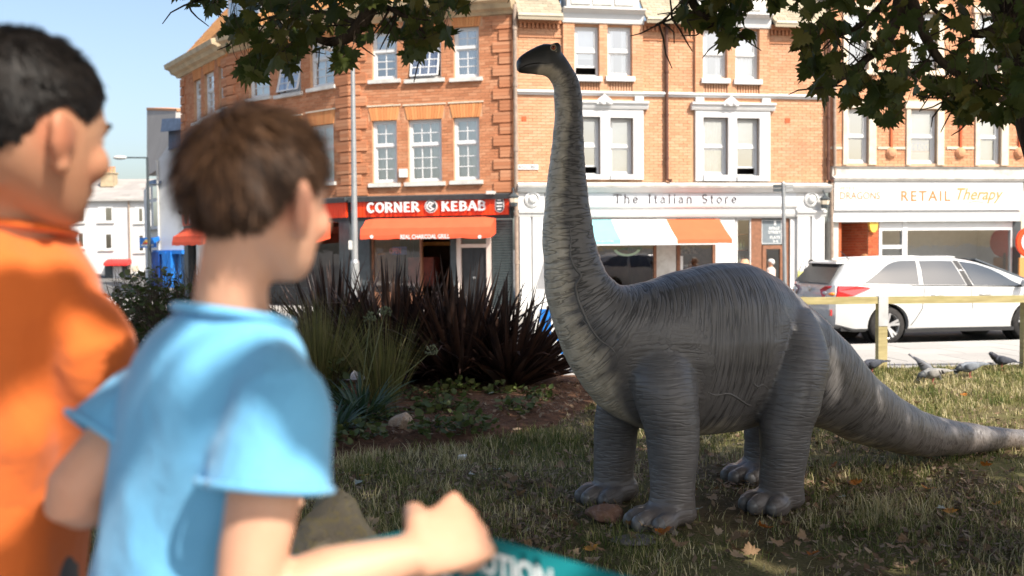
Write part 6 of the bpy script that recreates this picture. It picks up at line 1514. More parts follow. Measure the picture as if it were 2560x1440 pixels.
dbody = link('body', me, M['dino'], dino)
BV = BVHTree.FromPolygons([tuple(p) for p in V2], [tuple(p.vertices) for p in me.polygons])
def hit(px, py):
    d = ray(px, py).normalized(); r_ = BV.ray_cast(CAM, d); return r_[0], r_[1]
# eyes
M['eye_cream'] = simple('eye_cream', (.55, .45, .30), .4); M['eye_red'] = simple('eye_red', (.36, .07, .015), .15, .7, var=.3, scale=120); M['eye_black'] = simple('eye_black', (.01, .01, .01), .1, .7)
hp, hn = hit(1383.5, 119)
for s in (1, -1):
    if s == 1: p, n = hp, hn
    else:
        r_ = BV.ray_cast(eye_c - hl * .4 + Vector((0, 0, 0)), hl); p, n = r_[0], r_[1]
        if p is None: continue
    n = (n + hl * s * .8).normalized(); u = n.orthogonal().normalized(); w = n.cross(u)
    mb = MB(); mb.lathe(p - n * .004, [(.0175, 0), (.018, .006), (.014, .0085), (.0125, .004)], 22, n); mb.build('eyelid', M['eye_cream'], dino, True)
    mb = MB(); mb.ellip(p - n * .004, (.0135, .0135, .0135), n=16, m=10); e_ = mb.build('eyeball', M['eye_red'], dino, True)
    mb = MB(); mb.lathe(p + n * .0078, [(.0055, 0), (.004, .0025)], 12, n); mb.build('pupil', M['eye_black'], e_, True)
# mouth line, nostril, veins: thin tubes bedded in the skin
M['vein'] = simple('vein_skin', (.15, .14, .132), .45, .45, var=.2, scale=9)
M['mouth'] = simple('mouth_dark', (.012, .01, .009), .5)
def on_skin(pxs, rad, name, m, lift=0.0, n=6):
    pts = []
    cp = [Vector((x, y, 0)) for x, y in pxs]
    for q in catmull(cp, 5):
        h, nn = hit(q.x, q.y)
        if h is not None: pts.append(h + nn * lift)
    if len(pts) > 2:
        rr = [rad * min(1, .25 + 2.2 * min(i, len(pts) - 1 - i) / len(pts)) for i in range(len(pts))]; mb = MB(); mb.tube(pts, rr, n); return mb.build(name, m, dino, True)
on_skin([(1294, 171), (1304, 169), (1318, 162), (1340, 158), (1362, 158), (1387, 157)], .004, 'mouth_line', M['mouth'], -.001)
on_skin([(1300, 147), (1303, 146), (1306, 146)], .004, 'nostril', M['mouth'], -.001)
on_skin([(1388, 130), (1391, 128), (1393, 126)], .0025, 'eye_wrinkle', M['eye_cream'], -.001)
on_skin([(1424, 560), (1427, 600), (1426, 640), (1436, 668), (1452, 690), (1440, 712), (1444, 745), (1462, 790), (1480, 825), (1500, 850), (1530, 872), (1546, 898)], .0085, 'vein', M['vein'], 0.0)
on_skin([(1768, 980), (1790, 988), (1820, 984), (1845, 996), (1870, 1012), (1895, 1016)], .007, 'vein', M['vein'], 0.0)
on_skin([(1880, 955), (1893, 966), (1906, 962), (1922, 972)], .006, 'vein', M['vein'], 0.0)
# toenails
M['claw'] = simple('claw', (.13, .125, .12), .35, .5, var=.35, scale=25)
for nm, (foot, ax_, toes, td) in legs.items():
    for c, sz in toes:
        rm = Matrix((td, LAT, Vector((0, 0, 1)))).transposed() @ Matrix.Rotation(R(28), 3, 'Y'); mb = MB(); mb.ellip(c + td * sz * .80 + Vector((0, 0, sz * .74)), (sz * .80, sz * .70, sz * .86), rm, 14, 10); mb.build('toenail', M['claw'], dino, True)
# ================================================================ people
def skinmat(name, c):
    t = NT(name); n = t.noise(30, detail=4); n2 = t.noise(9)
    col = t.ramp(n2, [(.3, tuple(x * y for x, y in zip(c, (.90, .80, .76)))), (.7, c)]); col = t.mix(t.math('MULTIPLY', t.attr('flush').outputs['Fac'], .75), col, tuple(x * y for x, y in zip(c, (1.02, .58, .5))))
    b = t.bsdf(col, .5, .35, bump=n, bstr=.05, bdist=.002); b.inputs['Subsurface Weight'].default_value = .15; b.inputs['Subsurface Radius'].default_value = (.012, .005, .003); b.inputs['Subsurface Scale'].default_value = .5
    return t.done(b)
def clothmat(name, c, fold=.5, fs=9.0):
    t = NT(name); n = t.noise(fs, detail=3, dist=.6); w = t.noise(700, detail=1)
    return t.done(t.bsdf(t.ramp(t.noise(5), [(.3, tuple(x * .93 for x in c)), (.7, c)]), .9, .12, bump=t.math('ADD', n, t.math('MULTIPLY', w, .02)), bstr=fold, bdist=.02, Sheen_Weight=.25))
def hairmat(name, c1, c2):
    t = NT(name); r_ = t.rnd(); n = t.noise(60, detail=3); col = t.ramp(t.math('MULTIPLY_ADD', r_, .6, t.math('MULTIPLY', n, .4)), [(.2, c1), (.8, c2)])
    return t.done(t.bsdf(col, .58, .25))
M['skin_light'] = skinmat('skin_light', (.62, .36, .24)); M['skin_tan'] = skinmat('skin_tan', (.46, .24, .14))
M['hair_brown'] = hairmat('hair_brown', (.014, .007, .004), (.095, .047, .023)); M['hair_black'] = hairmat('hair_black', (.004, .0035, .0035), (.014, .010, .008)); M['hair_white'] = hairmat('hair_white', (.6, .58, .54), (.75, .73, .7)); M['hair_ginger'] = hairmat('hair_ginger', (.3, .13, .05), (.42, .2, .09))
M['shirt_blue'] = clothmat('shirt_blue', (.15, .43, .68), .5); M['shirt_orange'] = clothmat('shirt_orange', (.68, .15, .03), .6, 7)
M['shorts_navy'] = clothmat('shorts_navy', (.02, .03, .06)); M['shorts_grey'] = clothmat('shorts_grey', (.08, .08, .085)); M['shoe'] = simple('shoe', (.04, .04, .05), .6); M['shoe_white'] = simple('shoe_white', (.6, .6, .58), .6)
M['eye_white'] = simple('eye_white', (.7, .68, .66), .3, .5)

def axes(yaw, pitch=0.0, roll=0.0):
    """yaw: 0 looks along +Y, positive turns to +X. columns: right, forward, up"""
    m = Matrix.Rotation(-yaw, 3, 'Z') @ Matrix.Rotation(-pitch, 3, 'X') @ Matrix.Rotation(roll, 3, 'Y'); return m
def head_shapes(mb, c, Rm, k=1.0, ek=1.0):
    def T(x, y, z): return Vector(c) + Rm @ (Vector((x, y, z)) * k)
    def E(x, y, z, a, b, d, rot=None, n=18, m=12): mb.ellip(T(x, y, z), (a * k, b * k, d * k), Rm @ rot if rot else Rm, n, m)
    lev = [(.106, -.012, .010, .010), (.098, -.012, .045, .040), (.080, -.012, .070, .058), (.055, -.010, .086, .069), (.025, -.008, .092, .0735), (.000, -.006, .090, .073), (-.025, -.003, .083, .069), (-.045, .005, .073, .0635), (-.062, .015, .063, .056), (-.080, .029, .047, .045), (-.095, .040, .031, .031), (-.102, .044, .016, .016)]
    lev2 = catmull([Vector((z, y, b)) for z, y, b, a in lev], 3); la2 = catmull([Vector((a, 0, 0)) for z, y, b, a in lev], 3)
    mb.loft([(T(0, q.y, q.x), Rm @ Vector((0, q.z, 0)) * k, Rm @ Vector((w.x, 0, 0)) * k) for q, w in zip(lev2, la2)], 26)
    for s in (-1, 1):
        rot = Matrix.Rotation(s * R(34), 3, 'Z') @ Matrix.Rotation(R(14), 3, 'X')
        E(s * (.072 + .010 * ek), -.016, -.014, .0105, .019 * ek, .029 * ek, rot); E(s * .074, -.004, -.014, .010, .014, .024, rot); E(s * (.074 + .013 * ek), -.024, -.008, .0085, .011 * ek, .019 * ek, rot); E(s * .077, -.006, -.044, .009, .011, .012, rot)
        E(s * .034, .052, -.026, .026, .030, .026)
    E(0, .072, .020, .044, .016, .012)
    mb.tube([T(0, .080, .016), T(0, .089, -.008), T(0, .096, -.024)], [.009 * k, .0095 * k, .011 * k], 10)
    E(0, .097, -.026, .010, .009, .009)
    for s in (-1, 1): E(s * .009, .088, -.029, .008, .008, .007)
    E(0, .078, -.050, .020, .011, .006); E(0, .077, -.059, .018, .011, .007); E(0, .064, -.084, .022, .016, .016)
def hand(mb, wrist, d, palm_n, thumb_side, k=1.0, curl=.5, spread=.1):
    """d: direction of the fingers, palm_n: out of the palm, thumb_side: towards the thumb"""
    d = Vector(d).normalized(); pn = (Vector(palm_n) - d * d.dot(Vector(palm_n))).normalized(); ts = pn.cross(d); ts = ts if ts.dot(Vector(thumb_side)) > 0 else -ts
    w = Vector(wrist); L = .075 * k
    mb.loft([(w - d * .01 * k, ts * .022 * k, pn * .016 * k), (w + d * L * .35, ts * .032 * k, pn * .015 * k), (w + d * L * .75, ts * .036 * k, pn * .014 * k), (w + d * L, ts * .034 * k, pn * .012 * k)], 14)
    for i, (o_, ln) in enumerate(((.030, .062), (.010, .070), (-.010, .065), (-.029, .050))):
        p = w + d * (L * (.98 if i in (1, 2) else .93)) + ts * o_ * k; dir_ = (d + ts * spread * o_ * 20).normalized(); pts = [p - dir_ * .012 * k, p]; a = 0
        for j, fr in enumerate((.42, .32, .26)):
            a += curl * (1.25, 1.35, .8)[j]; dd = dir_ * math.cos(a) + pn * math.sin(a); p = p + dd * ln * fr * k; pts.append(p)
        r0 = (.0080, .0083, .0080, .0072)[i] * k; mb.tube(pts, [r0 * 1.05, r0 * 1.08, r0, r0 * .93, r0 * .7], 10); mb.ellip(pts[1], (r0 * 1.15,) * 3, n=10, m=8); mb.ellip(pts[-1], (r0 * .75,) * 3, n=8, m=6)
    p = w + d * .018 * k + ts * .026 * k; dirt = (ts * .75 + d * .65 + pn * .25).normalized(); pts = [w + d * .012 * k + ts * .014 * k, p]
    for j, fr in enumerate((.030, .027, .022)):
        a = curl * .55 * (j + 1); dd = (dirt * math.cos(a) + (d * .35 + pn * .9).normalized() * math.sin(a)).normalized(); p = p + dd * fr * k; pts.append(p)
    mb.tube(pts, [.015 * k, .0125 * k, .0105 * k, .010 * k, .0075 * k], 10); mb.ellip(pts[-1], (.008 * k,) * 3, n=8, m=6)
def limb(mb, pts, rad, n=14): mb.tube([tuple(p) for p in catmull([Vector(q) for q in pts], 4)], [x.x for x in catmull([Vector((r_, 0, 0)) for r_ in rad], 4)], n)
HAIR_PROF = {'short': [(0, .62), (25, .60), (45, .48), (62, .15), (76, -.12), (92, .0), (108, -.2), (122, -.72), (180, -.95)],
             'fade': [(0, .60), (25, .56), (42, .40), (56, .12), (72, -.14), (90, .0), (106, -.22), (120, -.72), (180, -.95)],
             'bob': [(0, .6), (30, .5), (50, .1), (70, -.4), (100, -.8), (180, -.9)]}
def hair(root, c, Rm, k, style, mat, thick=.014, n_str=5200, length=.03, fall=.6, seed=1, wmul=1.0):
    rng = np.random.default_rng(seed); prof = HAIR_PROF[style]; az_k = np.array([p[0] for p in prof]); el_k = np.array([p[1] for p in prof])
    rad = np.array([.0755, .0935, .082]); cen = np.array([0, -.009, .024]); RM = np.array([list(r_) for r_ in Rm])
    def mask(d): az = np.degrees(np.abs(np.arctan2(d[:, 0], d[:, 1]))); lim = np.interp(az, az_k, el_k); return d[:, 2] - lim
    nu, nv = 72, 44; th = np.linspace(0, np.pi * .93, nv); ph = np.linspace(0, 2 * np.pi, nu, endpoint=False); Th, Ph = np.meshgrid(th, ph, indexing='ij')
    d = np.stack([np.sin(Th) * np.cos(Ph), np.sin(Th) * np.sin(Ph), np.cos(Th)], 2).reshape(-1, 3); m = mask(d)
    lump = .6 + .8 * vnoise(d * 5 + seed, seed) ; h = np.clip((m + .05) / .25, 0, 1) * thick * lump - .004 * (m < -.02)
    loc = cen + d * (rad + h[:, None]); W = np.array(list(c)) + (loc * k) @ RM.T
    F_ = []
    for i in range(nv - 1):
        for j in range(nu):
            q = (i * nu + j, (i + 1) * nu + j, (i + 1) * nu + (j + 1) % nu, i * nu + (j + 1) % nu)
            if max(m[list(q)]) > -.06: F_.append(q)
    cap = link('hair', np_mesh('hair', W, np.array(F_), True), mat, root)
    # strands
    z = rng.uniform(-.75, 1, n_str * 2); p_ = rng.uniform(0, 2 * np.pi, n_str * 2); rr = np.sqrt(1 - z * z); d = np.stack([rr * np.cos(p_), rr * np.sin(p_), z], 1); m = mask(d); d = d[m > .0][:n_str]; m = m[m > .0][:n_str]; n = len(d)
    lump = .6 + .8 * vnoise(d * 5 + seed, seed); base = cen + d * (rad + (np.clip((m + .05) / .25, 0, 1) * thick * lump * .9)[:, None])
    crown = np.array([.0, -.55, .83]); tang = d - crown; tang = tang - d * (tang * d).sum(1)[:, None]; tang /= np.linalg.norm(tang, axis=1)[:, None] + 1e-9
    cl = np.stack([vnoise(d * 9 + 3.1 * q_, seed + q_) - .5 for q_ in (1, 2, 3)], 1); tang = tang + cl * 1.1 + rng.normal(0, .16, (n, 3)); tang /= np.linalg.norm(tang, axis=1)[:, None]
    L = length * rng.uniform(.6, 1.2, n) * np.clip(.35 + m * 1.2, .25, 1); side = np.cross(tang, d); side /= np.linalg.norm(side, axis=1)[:, None] + 1e-9
    wdt = .0013 * rng.uniform(.7, 1.5, n) * wmul; P0 = base; P1 = base + tang * (L * .5)[:, None] + d * (L * .26 * (1 - fall))[:, None]; P2 = base + tang * L[:, None] + d * (L * .12 * (1 - fall))[:, None] - np.array([0, 0, 1]) * (L * .12)[:, None]
    Vs = np.stack([P0 - side * wdt[:, None], P0 + side * wdt[:, None], P1 - side * wdt[:, None] * .8, P1 + side * wdt[:, None] * .8, P2], 1).reshape(-1, 3)
    W = np.array(list(c)) + (Vs * k) @ RM.T; b = np.arange(n) * 5
    T_ = np.concatenate([np.stack([b, b + 1, b + 3], 1), np.stack([b, b + 3, b + 2], 1), np.stack([b + 2, b + 3, b + 4], 1)]); me = np_mesh('hair_strands', W, T_); put_attr(me, 'rnd', np.concatenate([rng.random(n)] * 1).repeat(1).tolist() * 3, 'FACE')
    s_ = link('hair_strands', me, mat, cap, 'stuff')
    return cap

def person(name_label, group, spec):
    """spec: joints in world space"""
    S = spec; k = S.get('k', 1.0); root = empty('person', S['base'], name_label, 'person', group)
    Rh = axes(S['hyaw'], S.get('hpitch', 0), S.get('hroll', 0)); hc = Vector(S['head'])
    Rt = axes(S['tyaw'], S.get('tpitch', 0)); r_ = Rt @ Vector((1, 0, 0)); f_ = Rt @ Vector((0, 1, 0)); u_ = Rt @ Vector((0, 0, 1))
    nb = Vector(S['neck']); hip = Vector(S['hip']); a, b = S['chest']          # half width / half depth of the chest
    mb = MB(); head_shapes(mb, hc, Rh, S.get('hk', 1.0) * k, S.get('ear', 1.0))
    hk = S.get('hk', 1.0) * k
    limb(mb, [hc + Rh @ Vector((0, -.028, -.030)) * hk, hc * .45 + nb * .55 + Rh @ Vector((0, -.02, 0)) * hk, nb - u_ * .03 * k], [.046 * hk, .043 * hk, .056 * hk])
    def sect(t_):  # along neck base -> hip
        return nb + (hip - nb) * t_
    prof = [(-.015, .30, .42), (.03, .52, .62), (.10, .82, .80), (.24, .95, .95), (.45, .92, 1.0), (.65, .84, .95), (.82, .86, 1.0), (1.0, .92, 1.05), (1.06, .8, .9)]
    mb.loft([(sect(t_), r_ * a * w, f_ * b * dd) for t_, w, dd in prof], 24)
    ar = S['arm_r']
    for side in ('L', 'R'):
        sh, el, wr_ = [Vector(q) for q in S['arm' + side]]
        limb(mb, [sh, sh * .5 + el * .5, el, el * .55 + wr_ * .45, wr_], [ar * 1.15, ar * 1.02, ar * .86, ar * .84, ar * .58])
        hd_ = S['hand' + side]; hand(mb, wr_ + (Vector(wr_) - el).normalized() * .006, hd_[0], hd_[1], hd_[2], k * S.get('handk', 1.0), hd_[3])
        hp, kn, an = [Vector(q) for q in S['leg' + side]]; lr = S['leg_r']
        limb(mb, [hp, hp * .5 + kn * .5, kn, kn * .6 + an * .4, an], [lr * 1.15, lr, lr * .74, lr * .76, lr * .5])
        mb.ellip(an + f_ * .05 * k - u_ * .0 + Vector((0, 0, -.025 * k)), (.035 * k, .095 * k, .03 * k), Rt)
    body = link('body', organic(mb, S.get('vox', .005), 6, 'person_body'), M[S['skin']], root)
    bv = coords(body.data).astype(float); fl_ = np.zeros(len(bv))
    for e_, r0_ in [(Vector((s * .082, -.016, -.014)), .034) for s in (-1, 1)] + [(Vector((s * .042, .05, -.03)), .03) for s in (-1, 1)] + [(Vector((0, .1, -.025)), .018)]:
        q_ = np.array(list(hc + Rh @ (e_ * hk))); fl_ = np.maximum(fl_, np.exp(-((bv - q_) ** 2).sum(1) / (r0_ * hk * .8) ** 2) * (1 if r0_ > .032 else .5))
    for side in ('L', 'R'):
        q_ = np.array(list(Vector(S['arm' + side][2]) + Vector(S['hand' + side][0]).normalized() * .085 * k)); fl_ = np.maximum(fl_, .5 * np.exp(-((bv - q_) ** 2).sum(1) / (.035 * k) ** 2)); q_ = np.array(list(Vector(S['arm' + side][1]))); fl_ = np.maximum(fl_, .45 * np.exp(-((bv - q_) ** 2).sum(1) / (.05 * k) ** 2))
    put_attr(body.data, 'flush', fl_)
    # eyes
    for s in (-1, 1):
        m1 = MB(); m1.ellip(hc + Rh @ (Vector((s * .031, .0625, .004)) * hk), (.0125 * hk,) * 3, n=12, m=8); e = m1.build('eye', M['eye_white'], root, True)
        m1 = MB(); m1.ellip(hc + Rh @ (Vector((s * .031, .071, .004)) * hk), (.006 * hk,) * 3, n=10, m=8); m1.build('iris', M['eye_black'], e, True)
        m1 = MB(); m1.tube([hc + Rh @ (Vector((s * .014, .0845, .020)) * hk), hc + Rh @ (Vector((s * .032, .0815, .025)) * hk), hc + Rh @ (Vector((s * .050, .068, .020)) * hk)], [.003 * hk, .0038 * hk, .002 * hk], 6); m1.build('eyebrow', M[S['hair'][1]], root)
    hair(root, hc, Rh, hk, *S['hair'][:1], M[S['hair'][1]], **S.get('hairkw', {}))
    # shirt
    mb = MB(); g = S.get('loose', .012); hem = S.get('hem', 1.02)
    sp = S.get('shirt_prof') or [(-.035, .42, .60), (.0, .58, .74), (.05, .80, .88), (.11, .99, .97), (.24, 1.06, 1.06), (.45, 1.02, 1.1), (.65, 1.0, 1.1), (.85, 1.04, 1.14), (hem, 1.08, 1.18)]
    wob = random.Random(S.get('seed', 3)); n_ = 26; v = []
    st_ = [(sect(t_) , r_ * (a * w + g), f_ * (b * dd + g)) for t_, w, dd in sp]; mb.loft(st_, n_)
    for side in ('L', 'R'):
        sh, el, wr_ = [Vector(q) for q in S['arm' + side]]; sl = S.get('sleeve', .62); e_ = sh + (el - sh) * sl; inn = nb * .42 + sh * .58 - u_ * .02 * k
        limb(mb, [inn, sh + (sh - inn) * .02 - (sh - el) * .03, sh + (el - sh) * sl * .5, e_], [ar * 1.3 + g * .5, ar * 1.25 + g, (ar * 1.34 + g) * S.get('sleeve_k', 1), (ar * 1.46 + g * 1.2) * S.get('sleeve_k', 1)], 18)
    sme = organic(mb, S.get('svox', .006), 5, 'shirt')
    # cloth folds as real relief
    Vn = coords(sme).astype(float); nn = np.empty(len(Vn) * 3, np.float32); sme.vertices.foreach_get('normal', nn); nn = nn.reshape(-1, 3)
    loc = np.stack([(Vn - np.array(list(nb))) @ np.array(list(r_)), (Vn - np.array(list(nb))) @ np.array(list(f_)), Vn[:, 2]], 1) / k
    fo = vnoise(np.stack([loc[:, 0] * 16 + loc[:, 2] * 5, loc[:, 1] * 14, loc[:, 2] * 4.5], 1), S.get('seed', 3)) - .5
    fo2 = vnoise(np.stack([loc[:, 0] * 8 - loc[:, 2] * 13, loc[:, 1] * 9, loc[:, 2] * 9], 1), S.get('seed', 3) + 5) - .5
    set_coords(sme, Vn + nn * ((fo * .022 + fo2 * .013) * k * S.get('foldk', 1.0))[:, None])
    sh_o = link('shirt', sme, M[S['shirt']], root)
    for side in ('L', 'R'):
        if S.get('neckband'):      # stitched sleeve hem
            sh, el, wr_ = [Vector(q) for q in S['arm' + side]]; e_ = sh + (el - sh) * (S.get('sleeve', .62) - .015); dd = (el - sh).normalized(); u1 = dd.orthogonal().normalized(); w1 = dd.cross(u1); rr_ = (ar * 1.46 + g * 1.2) * S.get('sleeve_k', 1) * .985
            m1 = MB(); m1.tube([e_ + (u1 * math.cos(q) + w1 * math.sin(q)) * rr_ for q in [2 * math.pi * i / 28 for i in range(29)]], .0045, 6); m1.build('sleeve_hem', M[S['shirt']], sh_o, True)
    if S.get('neckband'):
        m1 = MB(); cc = sect(-.028); pts = [cc + r_ * (a * .47 + g) * math.cos(q) + f_ * (b * .66 + g) * math.sin(q) + u_ * (.006 * math.sin(q) * -1) for q in [2 * math.pi * i / 24 for i in range(25)]]; m1.tube(pts, .006, 8); m1.build('collar', M[S['shirt']], sh_o, True)
    # shorts / trousers and shoes
    mb = MB(); mb.loft([(sect(t_), r_ * (a * w + g), f_ * (b * dd + g)) for t_, w, dd in ((.86, .88, 1.0), (.95, .95, 1.08), (1.06, .98, 1.1), (1.14, .8, .95))], 22)
    for side in ('L', 'R'):
        hp, kn, an = [Vector(q) for q in S['leg' + side]]; lr = S['leg_r']; e_ = kn if S.get('shorts', True) else an + Vector((0, 0, .02)); limb(mb, [hp, (hp + e_) / 2, e_], [lr * 1.3, lr * 1.25, lr * (1.15 if S.get('shorts', True) else .85)])
    link('shorts' if S.get('shorts', True) else 'trousers', organic(mb, S.get('svox', .006) * 1.3, 4, 'shorts'), M[S['legs']], root)
    for side in ('L', 'R'):
        an = Vector(S['leg' + side][2]); m1 = MB(); m1.loft([(an - f_ * .055 * k + Vector((0, 0, -.02 * k)), Vector((0, 0, .035 * k)), r_ * .028 * k), (an + Vector((0, 0, -.015 * k)), Vector((0, 0, .045 * k)), r_ * .04 * k), (an + f_ * .08 * k + Vector((0, 0, -.03 * k)), Vector((0, 0, .03 * k)), r_ * .043 * k), (an + f_ * .15 * k + Vector((0, 0, -.038 * k)), Vector((0, 0, .02 * k)), r_ * .03 * k)], 16); m1.build('shoe', M[S.get('shoes', 'shoe')], root, True)
    return root

PZ = .28            # the raised path
def V3(*a): return Vector(a)
# ---- boy in the blue T-shirt
hB = P(655, 498, 1.12); tyB = R(46)
Rt_ = axes(tyB); rB = Rt_ @ V3(1, 0, 0); fB_ = Rt_ @ V3(0, 1, 0)
nbB = P(578, 812, 1.14); hipB = P(405, 1620, 1.20); hipB.z = nbB.z - .40
shR = P(690, 985, 1.06); shL = P(378, 1005, 1.22)
elR = P(632, 1495, 1.02); wrR = P(1035, 1388, 1.10); elL = P(178, 1250, 1.16); wrL = elL + V3(.10, .16, -.02)
legz = hipB.z
def legs_for(hip, r_, base, k): 
    out = {}
    for s, nm in ((-1, 'L'), (1, 'R')):
        h = hip + r_ * s * .07 * k; out['leg' + nm] = (h, V3(h.x, h.y, PZ + (h.z - PZ) * .52), V3(h.x, h.y, PZ + .055 * k))
    return out
hand_dir = (P(1200, 1300, 1.18) - wrR).normalized()
sB = dict(base=(hipB.x, hipB.y, PZ), k=.93, hk=.95, ear=1.25, hyaw=R(31), hpitch=R(5), tyaw=tyB, tpitch=R(6), head=hB, neck=nbB, hip=hipB, chest=(.128, .080), arm_r=.039, leg_r=.062, skin='skin_light', shirt='shirt_blue', legs='shorts_navy', hair=('short', 'hair_brown'), loose=.010, hem=1.15, sleeve=.47, sleeve_k=1.02, neckband=True, seed=4,
          armL=(shL, elL, wrL), armR=(shR, elR, wrR), handL=((.5, .8, -.1), (.3, -.2, -1), (.3, .3, .9), .5), handR=(hand_dir, (-.1, .85, -.5), (0, 0, 1), 1.0), handk=1.32, hairkw=dict(thick=.0065, length=.042, n_str=11000, fall=.7, seed=5, wmul=1.0), svox=.0055, vox=.0045)
sB.update(legs_for(hipB, rB, PZ, .95)); person('boy in a light blue T-shirt with short brown hair gripping the barrier tape', 'boys watching the dinosaur', sB)
# ---- boy in the orange T-shirt
hO = P(70, 328, 1.30); tyO = R(52); Rt_ = axes(tyO); rO = Rt_ @ V3(1, 0, 0)
nbO = P(48, 590, 1.36); hipO = P(0, 1500, 1.42); hipO.z = nbO.z - .44; hipO.x = -.74
shR = P(216, 850, 1.31); shL = P(-200, 850, 1.53); elR = P(200, 1260, 1.44); wrR = elR + V3(.11, .20, .02); elL = shL + V3(-.05, .05, -.27); wrL = elL + V3(.1, .19, -.02)
sO = dict(base=(hipO.x, hipO.y, PZ), k=1.0, hk=1.14, hyaw=R(30), hpitch=R(9), tyaw=tyO, tpitch=R(3), head=hO, neck=nbO, hip=hipO, chest=(.138, .085), arm_r=.038, leg_r=.066, skin='skin_tan', shirt='shirt_orange', legs='shorts_grey', hair=('fade', 'hair_black'), loose=.014, hem=1.38, sleeve=.62, neckband=True, seed=8, foldk=1.25,
          armL=(shL, elL, wrL), armR=(shR, elR, wrR), handL=((.4, .9, -.1), (.2, -.2, -1), (.3, .3, .9), .4), handR=((.5, .8, 0), (.2, -.2, -1), (-.6, .5, .2), .4), hairkw=dict(thick=.006, length=.016, n_str=12000, fall=.3, seed=9), svox=.006, vox=.0048)
sO.update(legs_for(hipO, rO, PZ, 1.0)); person('boy in an orange T-shirt with cropped black hair looking at the dinosaur', 'boys watching the dinosaur', sO)

# ---- passers-by on the far pavement
def walker(px, ytop, D, zg, hyaw, shirt, hairc, legs, label, hstyle='short', k=None, skin='skin_light', trousers=True, hat=False):
    hd = P(px, ytop, D); H = hd.z - zg; k = H / 1.70; hc = V3(hd.x, D, zg + H - .115 * k); ty = hyaw; Rm = axes(ty); r_ = Rm @ V3(1, 0, 0); f_ = Rm @ V3(0, 1, 0)
    nb = V3(hd.x, D, zg + 1.42 * k); hip = V3(hd.x, D, zg + .92 * k); S = dict(base=(hd.x, D, zg), k=k, hk=1.05, hyaw=hyaw, tyaw=ty, head=hc, neck=nb, hip=hip, chest=(.175 * k, .115 * k), arm_r=.045 * k, leg_r=.085 * k, skin=skin, shirt=shirt, legs=legs, hair=(hstyle, hairc), loose=.015, sleeve=.6, shorts=not trousers, vox=.012, svox=.013, hairkw=dict(n_str=900, thick=.018, wmul=2.5), shoes='shoe')
    for s, nm in ((-1, 'L'), (1, 'R')):
        sh = nb + r_ * s * .17 * k - V3(0, 0, .05 * k); el = sh + r_ * s * .05 * k - V3(0, 0, .27 * k); wr_ = el + f_ * (.10 + .06 * s) * k - V3(0, 0, .22 * k); S['arm' + nm] = (sh, el, wr_); S['hand' + nm] = ((0, 0, -1), -r_ * s, f_, .3)
        h = hip + r_ * s * .09 * k; S['leg' + nm] = (h, h + f_ * s * .08 * k - V3(0, 0, .42 * k), V3(h.x, h.y, zg + .07 * k) + f_ * s * .14 * k)
    o = person(label, None, S)
    if hat:
        m1 = MB(); c = hc + V3(0, 0, .05 * k); m1.lathe(c, [(.16, 0), (.165, .012), (.10, .02), (.09, .09), (.05, .115)], 20); m1.build('sun_hat', M['letter_pale'], o, True)
    return o
M['shirt_pink'] = clothmat('shirt_pink', (.62, .48, .42)); M['shirt_dark'] = clothmat('shirt_dark', (.05, .06, .09)); M['shirt_cream'] = clothmat('shirt_cream', (.65, .6, .5)); M['trouser_dark'] = clothmat('trouser_dark', (.04, .05, .09)); M['trouser_stone'] = clothmat('trouser_stone', (.4, .35, .28))
walker(1927, 648, 23.4, 0, R(-60), 'shirt_pink', 'hair_white', 'trouser_stone', 'white-haired person in a pale pink top outside the store door')
walker(1862, 655, 24.2, 0, R(70), 'shirt_cream', 'hair_ginger', 'trouser_dark', 'person in a cream top and sun hat outside the store window', hat=True)
pc = walker(2028, 650, 24.0, 0, R(20), 'shirt_dark', 'hair_black', 'trouser_dark', 'person in dark clothes with a yellow bag beside the white pilaster')
q = P(2012, 695, 23.6); bg = empty('shoulder_bag', (q.x, 23.6, q.z - .2), 'yellow shoulder bag carried by the person in dark clothes', 'bag')
mb = MB(); mb.loft([(V3(q.x, 23.75, q.z - .19), V3(.13, 0, 0), V3(0, .05, 0)), (V3(q.x, 23.75, q.z), V3(.14, 0, 0), V3(0, .06, 0)), (V3(q.x, 23.75, q.z + .16), V3(.12, 0, 0), V3(0, .04, 0))], 14); mb.build('bag_body', simple('bag_yellow', (.62, .62, .2), .7), bg, True)
mb = MB(); mb.tube([(q.x - .1, 23.75, q.z + .15), (q.x + .02, 23.8, q.z + .42), (q.x + .1, 23.75, q.z + .15)], .012, 6); mb.build('strap', M['black'], bg)
walker(2163, 636, 23.6, 0, R(75), 'shirt_cream', 'hair_ginger', 'trouser_dark', 'ginger-haired person passing the brick porch behind the white car')

# ---- barrier tape with CAUTION in front of the boys
M['tape'] = simple('tape_teal', (.008, .19, .21), .35, .5, var=.12, scale=5); M['tape_white'] = simple('tape_white', (.62, .66, .66), .4, .4, var=.05)
tp_pts = [P(250, 1480, 1.66), P(700, 1395, 1.42), P(1030, 1325, 1.24), P(1150, 1334, 1.205), P(1240, 1348, 1.165), P(1510, 1426, 1.10), P(1900, 1530, 1.0), P(2400, 1700, .88)]
def tape_at(s_):
    n = len(tp_pts) - 1; i = min(int(s_ * n), n - 1); return i
tc = catmull(tp_pts, 8); bt = empty('barrier_tape', (tp_pts[4].x, tp_pts[4].y, tp_pts[4].z - .07), 'teal barrier tape printed CAUTION in white stretched before the boys', 'tape')
TW = .075; dn = V3(0.02, -.22, -.97).normalized()
v = []; f_ = []
for i, p in enumerate(tc):
    tw = .004 * math.sin(i * .9); v += [p, p + dn * TW * .5 + V3(0, tw, 0), p + dn * TW, p + dn * TW + V3(0, .0006, 0), p + dn * TW * .5 + V3(0, tw + .0006, 0), p + V3(0, .0006, 0)]
